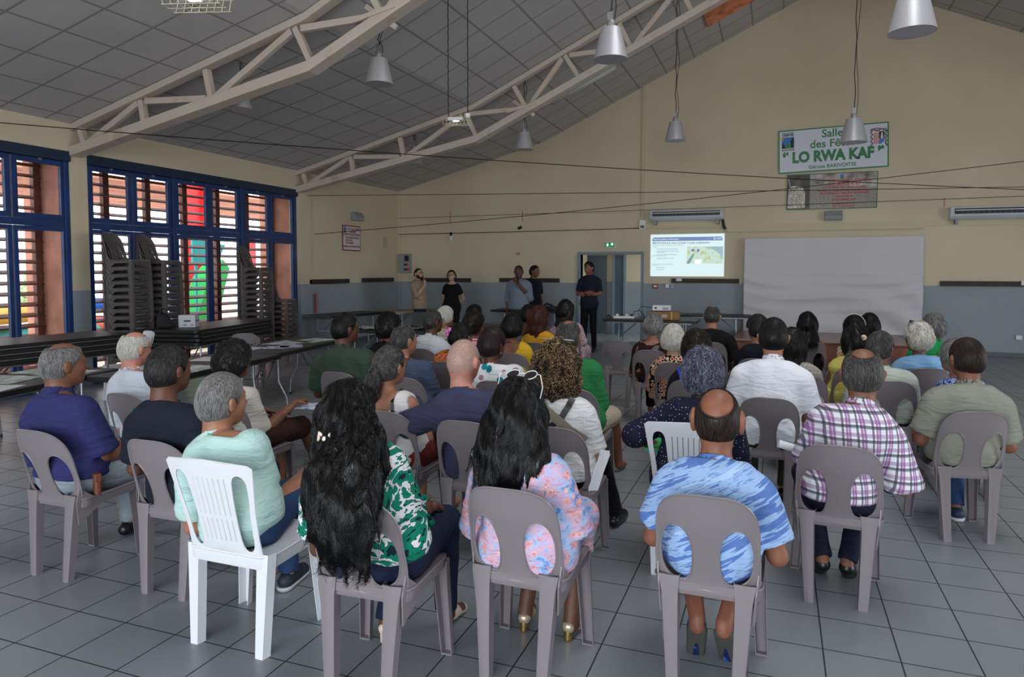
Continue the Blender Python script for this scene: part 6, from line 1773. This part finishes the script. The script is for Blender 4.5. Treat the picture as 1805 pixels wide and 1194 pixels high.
t = thing('bright_booklets', 'green and blue booklets on the lap behind the white chair', 'booklets', (-.6, 4.1, .62), .1); MB().box(-.12, .08, -.12, .15, 0, .014).build('green_booklet', M_green, t); MB().box(-.10, .1, -.12, .15, -.016, -.002).build('blue_booklet', M_teal, t)
p = person('big man with short black hair in a white textured polo', (-.04, 5.06), (-.021, 5.16, 1.331), hpitch=.05, skin='tan', hair=dict(s='short', c='black', t=.012, n=1.4), top=dict(m='bigwhite', loose=.02, sl=.8, sr=.083, collar=1, hem=.47, fold=.009), bottom=dict(m='olivep'), arms='wide', legs='tuck', shoes=BLK, sw=.20, b=1.2, belly=.02, hs=1.1)
p = person('man with cropped white hair in a slate navy t-shirt, arm on next chair', (-1.70, 3.72), (-1.73, 3.70, 1.250), hyaw=-.15, skin='pink', hair=dict(s='stubble', c='scalp', t=.0015, n=2.2), top=dict(m='slate', loose=.014, sl=.95, sr=.078, hem=.44), bottom=dict(m='navy', k='shorts'), arms=('rest', 'lap'), legs=('tuck', 'front'), shoes=(mat('sandal_brown', (90, 80, 66), .7), M_soled, 'plain'), sw=.215, b=1.15, hs=1.08)
glasses(p['root'], p['hc'], p['Rh'], p['hs'], M_dark)
p = person('woman with big dark curls with blond tips in a white crinkled blouse', (-1.13, 3.76), (-1.17, 3.76, 1.262), fem=True, skin='tan', hair=dict(s='bigcurl', c='blond', t=.03, w=1.05), top=dict(m='knit', loose=.014, sl=.78, sr=.07, hem=.50), bottom=dict(m='blackp'), arms='lap', legs=('front', 'out'), shoes=BLK, sw=.185, b=1.1)
def torso_pt(p, t, o): return tuple(p['Lp'](t, o))
ribbon(p['top'], [torso_pt(p, .99, (-.07, -.06, 0)), torso_pt(p, .86, (-.01, -.15, 0)), torso_pt(p, .72, (.06, -.16, 0)), torso_pt(p, .57, (.12, -.13, 0)), torso_pt(p, .42, (.17, -.06, 0))], .052, mat('woven_beige_strap', rough=.8, fn=lambda t: t.ramp(t.math('FRACT', t.math('MULTIPLY', t.math('ADD', t.sep(t.coord())[2], t.math('ABSOLUTE', t.math('SUBTRACT', t.math('FRACT', t.math('MULTIPLY', t.sep(t.coord())[0], 22)), .5))), 26)), [(0, (158, 148, 130)), (.55, (70, 62, 54))], True)), p['root'], 'bag_strap', off=.011)
ribbon(p['top'], [torso_pt(p, .98, (.12, -.07, 0)), torso_pt(p, .8, (.08, -.15, 0)), torso_pt(p, .6, (-.03, -.17, 0))], .034, M_black, p['root'], 'black_strap', off=.008)
MB().tube([tuple(p['W'](.10 * sin(a), .02 - .03 * cos(a), .125 + .012 * cos(a * 1))) for a in [-1.1 + k * .22 for k in range(11)]], .0045, 6).build('hair_band', M_steel, p['root'], smooth=True)
p = person('woman with a grey ponytail in a white strap top', (-2.20, 3.80), (-2.305, 3.82, 1.180), hyaw=-.25, fem=True, skin='tan', hair=dict(s='pony', c='pepper', t=.014, n=1.4), top=dict(m='offwhite', sl=0, neck='low', hem=.46, loose=.006), bottom=dict(m='rust', k='shorts'), arms='lap', sw=.175, b=1.1)
MB().lathe([(.03, -.014), (.04, 0), (.03, .014), (.02, 0)], 16, close=True).build('hair_tie', mat('navy_scrunchie', (20, 24, 44), .8, bump=(90, .6)), p['root'], smooth=True, loc=tuple(p['W'](0, -.125, -.035)))
ribbon(p['top'], [torso_pt(p, 1.0, (.10, .0, 0)), torso_pt(p, .85, (.10, -.12, 0)), torso_pt(p, .6, (.09, -.15, 0))], .022, M_black, p['root'], 'black_strap', off=.002)
t = thing('black_handbag', 'black leather handbag on the lap beside the slate navy t-shirt', 'bag', (-2.0, 4.0, .56)); s = Shape(); s.ell((0, 0, .05), (.10, .09, .08), 0); s.disp(lambda P: .008 * vnoise(P, 30, 1)); V, F = s.mesh(.01); obj_from('body', V, F, mat('black_leather', (16, 15, 17), .3), t); MB().tube([(-.05, -.05, .1), (0, -.09, .14), (.06, -.08, .02), (.05, -.09, -.1)], .008, 6).build('braided_strap', M_shoeblack, t)
p = person('sunburnt bald old man with glasses in a white striped shirt', (-4.18, 3.68), (-4.29, 3.66, 1.223), hyaw=-.15, hpitch=.06, skin='pink', hair=dict(s='bald', c='white', t=.007, crown=(0, .005, .10), cr=(.066, .088, .066), n=1.3), top=dict(m='whitesh', loose=.016, sl=.9, sr=.07, collar=1), bottom=dict(m='beigep'), arms='lap', sw=.19, b=1.1)
glasses(p['root'], p['hc'], p['Rh'], p['hs'], M_dark)
p = person('woman with curly dark grey hair, cream blouse and brown shorts', (-3.40, 3.78), (-3.52, 3.78, 1.176), hyaw=-.1, fem=True, skin='brown', hair=dict(s='curly', c='dkpepper', t=.032, n=1.2, ears_cov=1), top=dict(m='cream', sl=.6, loose=.012, hem=.49), bottom=dict(m='brownp', k='shorts'), arms=('wide', 'paper'), legs=('front', 'out'), sw=.17, b=1.05)
o = MB().add([(-.13, -.10, 0), (.15, -.10, .004), (.15, .12, .01), (-.13, .12, .0), (-.13, -.10, .003), (.15, -.10, .007), (.15, .12, .013), (-.13, .12, .003)], [(0, 3, 2, 1), (4, 5, 6, 7), (0, 1, 5, 4), (1, 2, 6, 5), (2, 3, 7, 6), (3, 0, 4, 7)]).build('leaflet', mat('leaflet_print', rough=.5, fn=printfn((60, 90, 170), (200, 204, 216), 12)), None, loc=(-3.13, 4.16, .665), rotz=.1); tag(o, 'white and blue leaflet held by the curly-haired woman in cream', 'leaflet')
t = thing('printed_pages', 'white printed pages held by the woman in the pastel dress', 'paper', (-.775, 3.05, .74), -.1)
MB().bar((0, 0, -.09), (.04, .05, .09), .13, .002, (1, 0, 0)).build('page', M_paper, t); MB().bar((.0, -.004, -.08), (.045, .045, .08), .125, .002, (1, 0, 0)).build('back_page', M_paper, t); MB().bar((.024, .024, .02), (.035, .035, .055), .07, .006, (1, 0, 0)).build('blue_block', mat('print_blue', (40, 90, 160), .5), t)
p = person('big man with dark hair and glasses in a dark green polo', (-3.39, 5.03), (-3.464, 5.02, 1.294), hyaw=-.5, skin='dark', hair=dict(s='bald', c='black', t=.011, crown=(-.01, -.05, .085), cr=(.028, .030, .04)), top=dict(m='olive', loose=.02, sl=.85, sr=.085, collar=1), bottom=dict(m='navy'), arms='wide', sw=.225, b=1.42, belly=.05, hs=1.1)
glasses(p['root'], p['hc'], p['Rh'], p['hs'], M_dark)
p = person('boy with a black curly mop in a black t-shirt and bag strap', (-3.66, 6.0), (-3.655, 6.05, 1.239), skin='brown', hyaw=-.2, hair=dict(s='afro', c='black', t=.042, front=.06), top=dict(m='blacktee', sl=.7), bottom=dict(m='dkjeans'), arms='lap', sw=.17, hs=1.02)
ribbon(p['top'], [torso_pt(p, 1.0, (.08, -.02, 0)), torso_pt(p, .8, (.03, -.15, 0)), torso_pt(p, .5, (-.10, -.14, 0))], .045, mat('dark_grey_strap', (40, 40, 44), .7), p['root'], 'bag_strap')
p = person('grey-haired man in a heather blue t-shirt with a brown strap', (-2.80, 5.0), (-2.88, 5.0, 1.212), skin='tan', hyaw=-.45, hair=dict(s='bald', c='pepper', t=.008, crown=(-.01, -.02, .10), cr=(.035, .045, .045)), top=dict(m='bluetee', sl=.85, sr=.075, loose=.012), bottom=dict(m='dkjeans'), arms='lap', sw=.20, b=1.08, hs=1.06)
ribbon(p['top'], [torso_pt(p, 1.02, (.07, .02, 0)), torso_pt(p, .92, (.085, -.08, 0)), torso_pt(p, .75, (.06, -.15, 0))], .04, mat('brown_leather'), p['root'], 'bag_strap')
p = person('grey-haired man with glasses in a white polo with striped collar', (-3.56, 6.80), (-3.553, 6.80, 1.221), skin='dark', hyaw=-.55, hair=dict(s='short', c='pepper', t=.011), top=dict(m='white', sl=.8, collar=1, loose=.014, sr=.07), bottom=dict(m='navy'), arms='lap', sw=.195, b=1.1, hs=1.05)
glasses(p['root'], p['hc'], p['Rh'], p['hs'], M_dark)
MB().tube([tuple(p['nb'] + A(.072 * cos(a), .012 + .072 * sin(a), .012 - .02 * sin(a))) for a in [k * pi / 10 for k in range(20)]], .003, 5, close=True).build('collar_stripe', mat('maroon_stripe', (70, 20, 40), .7), p['root'])
p = person('white-haired person in a pale leafy floral shirt', (-3.93, 7.85), (-3.91, 7.82, 1.212), skin='tan', hyaw=-.4, fem=True, hair=dict(s='bob', c='white', t=.016, nape=-.08), top=dict(m='floralw', sl=.8), bottom=dict(m='navy'), arms='lap', hs=1.06)
p = person('woman with black hair pinned by a pink flower, orange floral dress', (-2.80, 5.88), (-2.742, 5.82, 1.176), skin='brown', hyaw=-.25, fem=True, hair=dict(s='bun', c='black', t=.018), top=dict(m='orange', sl=.75, sr=.08, flare=.02, neck='wide', loose=.02), bottom=dict(k='dress', m='orange'), arms='lap', sw=.18, b=1.15)
f = MB(); c0 = p['W'](-.035, -.125, .035)
for k in range(5):
    a = k * 2 * pi / 5 + .3; f.sphere(tuple(c0 + A(.028 * cos(a), -.006, .028 * sin(a))), (.021, .007, .021), 8, 6)
f.build('flower_petals', mat('pink_petal', (222, 120, 200), .5), p['root'], smooth=True); MB().sphere(tuple(c0 + A(0, -.014, 0)), .009).build('flower_centre', mat('magenta_centre', (190, 20, 110), .5), p['root'], smooth=True)
p = person('woman with curly highlighted hair in a pink and yellow striped top', (-3.08, 6.88), (-3.08, 6.85, 1.214), skin='brown', hyaw=-.45, fem=True, hair=dict(s='curly', c='dkbrown', t=.024, ears_cov=1), top=dict(m='stripes', sl=.5, loose=.012), bottom=dict(m='dkjeans'), arms='lap', b=1.1)
p = person('dark-haired person in beige seated behind the striped top', (-3.66, 8.25), (-3.69, 8.22, 1.217), skin='brown', hyaw=-.5, hair=dict(s='short', c='black', t=.016), top=dict(m='beige', sl=1.2), bottom=dict(m='navy'), arms='lap')
p = person('woman with cropped plum-brown hair in a white umbrella-print blouse', (-2.0, 5.08), (-2.109, 5.04, 1.214), skin='dark', hyaw=-.3, fem=True, hair=dict(s='short', c='plum', t=.022, ears_cov=0), top=dict(m='bigdots', sl=.9, sr=.085, loose=.02), bottom=dict(m='navy'), arms='lap', sw=.195, b=1.2, hs=1.06)
MB().tube([tuple(p['W'](.086, -.012 + .012 * cos(a), -.06 + .014 * sin(a))) for a in [k * pi / 5 for k in range(10)]], .002, 5, close=True).build('hoop_earring', M_gold, p['root'])
p = person('woman with a dark bob in a yellow low-backed top', (-2.54, 6.76), (-2.586, 6.72, 1.212), skin='brown', hyaw=-.1, fem=True, hair=dict(s='bob', c='black', t=.022, nape=-.105), top=dict(m='yellow', sl=.55, neck='low', loose=.01), bottom=dict(m='navy'), arms='lap', sw=.18, b=1.2)
MB().tube([tuple(p['nb'] + A(.066 * cos(a), .01 + .066 * sin(a), .0 - .02 * sin(a))) for a in [k * pi / 10 for k in range(20)]], .003, 5, close=True).build('necklace', M_gold, p['root'])
p = person('dark-haired person in a brown shirt behind the auburn-haired woman', (-3.04, 8.55), (-3.046, 8.5, 1.216), skin='dark', hair=dict(s='short', c='black', t=.02), top=dict(m='brownsh', sl=1.2), bottom=dict(m='navy'), arms='lap')
p = person('woman with long auburn hair in a yellow dotted dress', (-2.64, 7.85), (-2.66, 7.80, 1.242), skin='brown', fem=True, hyaw=-.2, hair=dict(s='wavy', c='auburn', t=.018, fall=[((0, -.05, -.08), (0, -.085, -.20), .10, .115)], wave=.01, curl=.003), top=dict(m='yflor', sl=.8, sr=.075), bottom=dict(k='dress', m='yflor'), arms='lap', b=1.1)
p = person('woman with long dark hair in a magenta patterned dress', (-2.72, 9.3), (-2.77, 9.28, 1.256), skin='brown', fem=True, hyaw=-.1, hair=dict(s='wavy', c='black', t=.02, fall=[((0, -.05, -.08), (0, -.09, -.24), .105, .13)], wave=.008), top=dict(m='magenta', sl=.85, sr=.078, flare=.01), bottom=dict(k='dress', m='magenta'), arms='lap', sw=.185, b=1.15, hs=1.1)
p = person('balding man with grey sides in a green sweater', (-1.36, 4.98), (-1.471, 5.0, 1.290), skin='amber', hair=dict(s='bald', c='pepper', t=.008, crown=(0, .0, .10), cr=(.045, .072, .05)), top=dict(m='green', sl=1.7, sr=.072, loose=.016), bottom=dict(m='beigep', k='shorts'), arms='cross', legs=('front', 'out'), sw=.20, b=1.15, hs=1.06)
p = person('woman with a smooth grey bob in a dark brown top and bag strap', (-1.22, 7.53), (-1.252, 7.5, 1.203), skin='tan', fem=True, hair=dict(s='bob', c='grey', t=.018, nape=-.085), top=dict(m='brownfl', sl=1.3, neck='wide', loose=.014), bottom=dict(m='blackp'), arms='lap', sw=.18, b=1.15)
ribbon(p['top'], [torso_pt(p, .98, (.12, -.05, 0)), torso_pt(p, .78, (.02, -.15, 0)), torso_pt(p, .6, (-.10, -.14, 0))], .045, mat('grey_strap', (96, 98, 96), .6), p['root'], 'bag_strap')
p = person('white-haired woman in a red, cream and black patterned dress', (-.88, 6.6), (-.901, 6.52, 1.165), skin='fair', fem=True, hair=dict(s='bob', c='white', t=.02, nape=-.09), top=dict(m='redpat', sl=.8, loose=.014, sr=.075), bottom=dict(k='dress', m='redpat'), arms='lap', sw=.175, b=1.15)
p = person('woman with frizzy brown hair, navy top and a blue bag strap', (-.60, 5.65), (-.606, 5.72, 1.182), skin='brown', fem=True, hair=dict(s='curly', c='dkbrown', t=.028, ears_cov=1, tail=((0, -.10, .03), (0, -.13, -.01), .035, .04)), top=dict(m='darkblue', sl=.6), bottom=dict(m='blackp'), arms='lap', sw=.175)
ribbon(p['top'], [torso_pt(p, 1.0, (-.10, -.0, 0)), torso_pt(p, .8, (-.105, -.14, 0)), torso_pt(p, .5, (-.10, -.14, 0)), torso_pt(p, .3, (-.12, -.12, 0))], .022, mat('bright_blue_strap', (30, 80, 190), .5), p['root'], 'blue_strap')
p = person('man with cropped grey-brown hair and gold chain in a black shirt', (-.73, 8.6), (-.727, 8.57, 1.242), skin='tan', hyaw=-.1, hair=dict(s='bald', c='pepper', t=.006, crown=(0, .01, .1), cr=(.04, .06, .04)), top=dict(m='black', sl=.9, sr=.075), bottom=dict(m='blackp'), arms='wide', sw=.215, b=1.2, hs=1.08)
MB().tube([tuple(p['nb'] + A(.07 * cos(a), .012 + .07 * sin(a), .018 - .02 * sin(a))) for a in [k * pi / 10 for k in range(20)]], .0035, 5, close=True).build('gold_chain', M_gold, p['root'])
p = person('dark-haired person with glasses behind the big man in white', (-.17, 7.2), (-.178, 7.17, 1.235), skin='tan', hyaw=.5, fem=True, hair=dict(s='short', c='dkpepper', t=.022), top=dict(m='darkblue', sl=.8), bottom=dict(m='blackp'), arms='lap')
glasses(p['root'], p['hc'], p['Rh'], p['hs'], M_steel)
p = person('woman with long dark hair in white lace, behind the white polo', (.13, 6.2), (.125, 6.18, 1.19), skin='brown', fem=True, hair=dict(s='wavy', c='black', t=.016, fall=[((0, -.05, -.08), (0, -.085, -.22), .095, .10)], wave=.006), top=dict(m='lace', sl=.9, sr=.07), bottom=dict(k='dress', m='lace'), arms='lap')
p = person('woman with long straight black hair in a strappy black dress', (.36, 9.08), (.342, 8.95, 1.172), skin='brown', fem=True, hair=dict(s='wavy', c='gloss', t=.016, fall=[((0, -.05, -.08), (.01, -.085, -.22), .095, .105), ((.01, -.085, -.22), (.03, -.11, -.34), .105, .08)], wave=.004, wv=.3), top=dict(m='sequin', sl=0, neck='strap', loose=.004), bottom=dict(k='dress', m='sequin'), arms='lap', sw=.175, b=1.05, hs=1.1)
p = person('woman with curly black hair and a daisy clip in a pale yellow dress', (.64, 6.9), (.672, 6.92, 1.176), yaw=.12, skin='brown', fem=True, hair=dict(s='wavy', c='black', t=.02, fall=[((0, -.05, -.07), (0, -.08, -.17), .10, .10)], wave=.013, curl=.004), top=dict(m='ydress', sl=.1, loose=.014), bottom=dict(k='dress', m='ydress'), arms=('wide', 'lap'), sw=.18, b=1.2)
f = MB(); c0 = p['W'](.035, -.135, .02)
for k in range(8):
    a = k * pi / 4; f.sphere(tuple(c0 + A(.017 * cos(a), -.002, .017 * sin(a))), (.009, .005, .009), 7, 5)
f.build('daisy_petals', mat('cream_petal', (232, 224, 190), .5), p['root'], smooth=True); MB().sphere(tuple(c0 + A(0, -.006, 0)), .009).build('daisy_centre', mat('gold_centre', (196, 160, 90), .5), p['root'], smooth=True)
ribbon(p['top'], [torso_pt(p, .95, (-.10, -.1, 0)), torso_pt(p, .93, (0, -.12, 0)), torso_pt(p, .95, (.10, -.1, 0))], .12, FM['lace'], p['root'], 'lace_yoke', off=.001, th=.004)
p = person('black-haired woman with a headband in a multicolour floral top', (.74, 7.78), (.735, 7.76, 1.214), skin='brown', fem=True, hair=dict(s='bun', c='black', t=.02), top=dict(m='multif', sl=0, loose=.01), bottom=dict(k='dress', m='multif'), arms=('wide', 'lap'))
MB().tube([tuple(p['W'](.102 * sin(a), -.01, .012 + .118 * cos(a))) for a in [-1.5 + k * .25 for k in range(13)]], .005, 6).build('headband', mat('pearl_band', (170, 168, 164), .4), p['root'], smooth=True)
p = person('person with smooth short black hair in a grey woven top', (.97, 8.6), (.967, 8.57, 1.192), skin='dark', fem=True, hair=dict(s='bob', c='black', t=.02, nape=-.07), top=dict(m='greytex', sl=.8), bottom=dict(m='blackp'), arms='lap')
p = person('man with dark grey hair in a pale green-grey shirt', (.80, 6.16), (.768, 6.08, 1.188), skin='brown', hyaw=-.5, hair=dict(s='short', c='pepper', t=.014), top=dict(m='pale', sl=.95, collar=1, loose=.016, sr=.074), bottom=dict(m='navy'), arms='lap', sw=.19, b=1.1, hs=1.06)
p = person('woman with curly white-grey hair and raised sunglasses, light blue shirt', (1.2, 7.02), (1.165, 6.9, 1.214), yaw=.1, hyaw=.35, skin='brown', fem=True, hair=dict(s='curly', c='white', t=.022), top=dict(m='ltblue', sl=1.2, collar=1, loose=.018, sr=.076), bottom=dict(m='blackp'), arms='lap', sw=.185, b=1.2, hs=1.06)
glasses(p['root'], p['hc'] + p['Rh'] @ A(0, -.03, .0), p['Rh'], 1.2, M_dark, True, 'sunglasses', lens=M_lens)
p = person('grey-haired person in a bright green polo at the far right', (1.5, 8.1), (1.498, 8.07, 1.226), yaw=.15, hyaw=.2, skin='dark', fem=True, hair=dict(s='curly', c='grey', t=.018, n=.8), top=dict(m='kelly', sl=.9, collar=1, loose=.014, sr=.074), bottom=dict(m='navy'), arms=('wide', 'lap'), sw=.19, b=1.15)
p = person('grey-haired woman with glasses in a blue and white patterned blouse', (1.28, 5.93), (1.251, 5.93, 1.160), yaw=.15, hyaw=.45, skin='tan', fem=True, hair=dict(s='bob', c='grey', t=.016, nape=-.09), top=dict(m='bluepat', sl=.9, sr=.074), bottom=dict(m='jeans'), arms='lap')
glasses(p['root'], p['hc'], p['Rh'], p['hs'], mat('tortoise_frame', (120, 50, 40), .3))
MB().sphere(tuple(p['W'](-.088, -.01, -.062)), .008).build('pearl_earring', mat('pearl', (224, 214, 200), .2), p['root'], smooth=True)

# ---------------------------------------------------------------- the presenters standing by the end wall
PB = BLK
p = person('standing bearded man with glasses in a beige shirt, hand at his chin', (-7.43, 13.6), (-7.46, 13.6, 1.70), yaw=-1.75, hyaw=-.15, stand=True, skin='fair', hair=dict(s='short', c='dkbrown', t=.008, front=.05), top=dict(m='beige', sl=1.25, collar=1, loose=.014, sr=.062), bottom=dict(m='dkjeans'), arms=('cross', 'chin'), shoes=PB, sw=.175, v=.014, hs=.98)
glasses(p['root'], p['hc'], p['Rh'], p['hs'], M_dark)
s = Shape(); W = p['W']; s.cap(W(-.05, .045, -.075), W(.05, .045, -.075), .045, .045, .02); s.cap(W(-.02, .078, -.095), W(.02, .078, -.095), .026, .026, .02); s.add(*_ell(A(0, 0, 0), A(.05, .05, .035), p['Rh'], W(0, .09, -.05)), .005, 's'); V, F = s.mesh(.007); obj_from('beard', V, F, HM['dkbrown'], p['root'])
p = person('standing woman with glasses and dark hair in a black dress', (-6.70, 13.7), (-6.70, 13.7, 1.665), yaw=pi + .15, hyaw=.2, stand=True, skin='fair', fem=True, hair=dict(s='bob', c='dkbrown', t=.014, nape=-.07, front=.06), top=dict(m='blackdress', sl=.55, loose=.006, neck='wide', hem=.80), bottom=dict(k='dress', m='blackdress'), arms='back', shoes=PB, v=.014, hs=.98)
glasses(p['root'], p['hc'], p['Rh'], p['hs'], M_dark)
p = person('standing man in a pale blue-grey shirt speaking into a microphone', (-4.98, 13.3), (-4.98, 13.3, 1.755), yaw=pi + .1, hyaw=.05, stand=True, skin='dark', hair=dict(s='short', c='black', t=.007, front=.055), top=dict(m='ltshirt', sl=1.35, collar=1, loose=.02, sr=.068, hem=.86), bottom=dict(m='olivep'), arms=('mic', 'down'), shoes=PB, sw=.215, b=1.2, belly=.02, v=.014, hs=1.06)
m0 = p['wr'][-1]; dirm = p['hc'] + A(0, .11, -.07) - m0; t = thing('microphone', 'black microphone held by the man in the pale blue-grey shirt', 'microphone', (0, 0, 0))
Rw = np.array([[cos(pi + .1), -sin(pi + .1), 0], [sin(pi + .1), cos(pi + .1), 0], [0, 0, 1]]); TW = lambda q: Rw @ q + A(-4.98, 13.3, 0)
a0, a1 = TW(m0 + A(-.03, .05, .02)), TW(p['hc'] + A(0, .145, -.075))
MB().tube([tuple(a0 - (a1 - a0) * .3), tuple(lerp(a0, a1, .8))], .013, 10).build('handle', M_black, t, smooth=True, angle=.7); MB().sphere(tuple(a1), .026).build('grille', mat('mic_grille', (60, 60, 64), .4, .5, bump=(900, .5)), t, smooth=True)
p = person('standing man with glasses in a navy polo behind the speaker', (-5.0, 14.3), (-4.98, 14.3, 1.77), yaw=-2.2, hyaw=.4, stand=True, skin='brown', hair=dict(s='short', c='black', t=.016, front=.07), top=dict(m='navypolo', sl=.8, collar=1, loose=.012), bottom=dict(m='dkjeans'), arms='down', shoes=PB, sw=.19, v=.015)
glasses(p['root'], p['hc'], p['Rh'], p['hs'], M_steel)
p = person('standing man in a dark navy shirt and black trousers with folded arms', (-3.60, 13.72), (-3.61, 13.72, 1.845), yaw=pi - .1, hyaw=-.3, stand=True, skin='brown', hair=dict(s='short', c='black', t=.018, front=.07), top=dict(m='darkshirt', sl=.8, collar=1, loose=.012, sr=.066), bottom=dict(m='blackp'), arms='cross', shoes=PB, sw=.20, v=.013, hs=1.04)
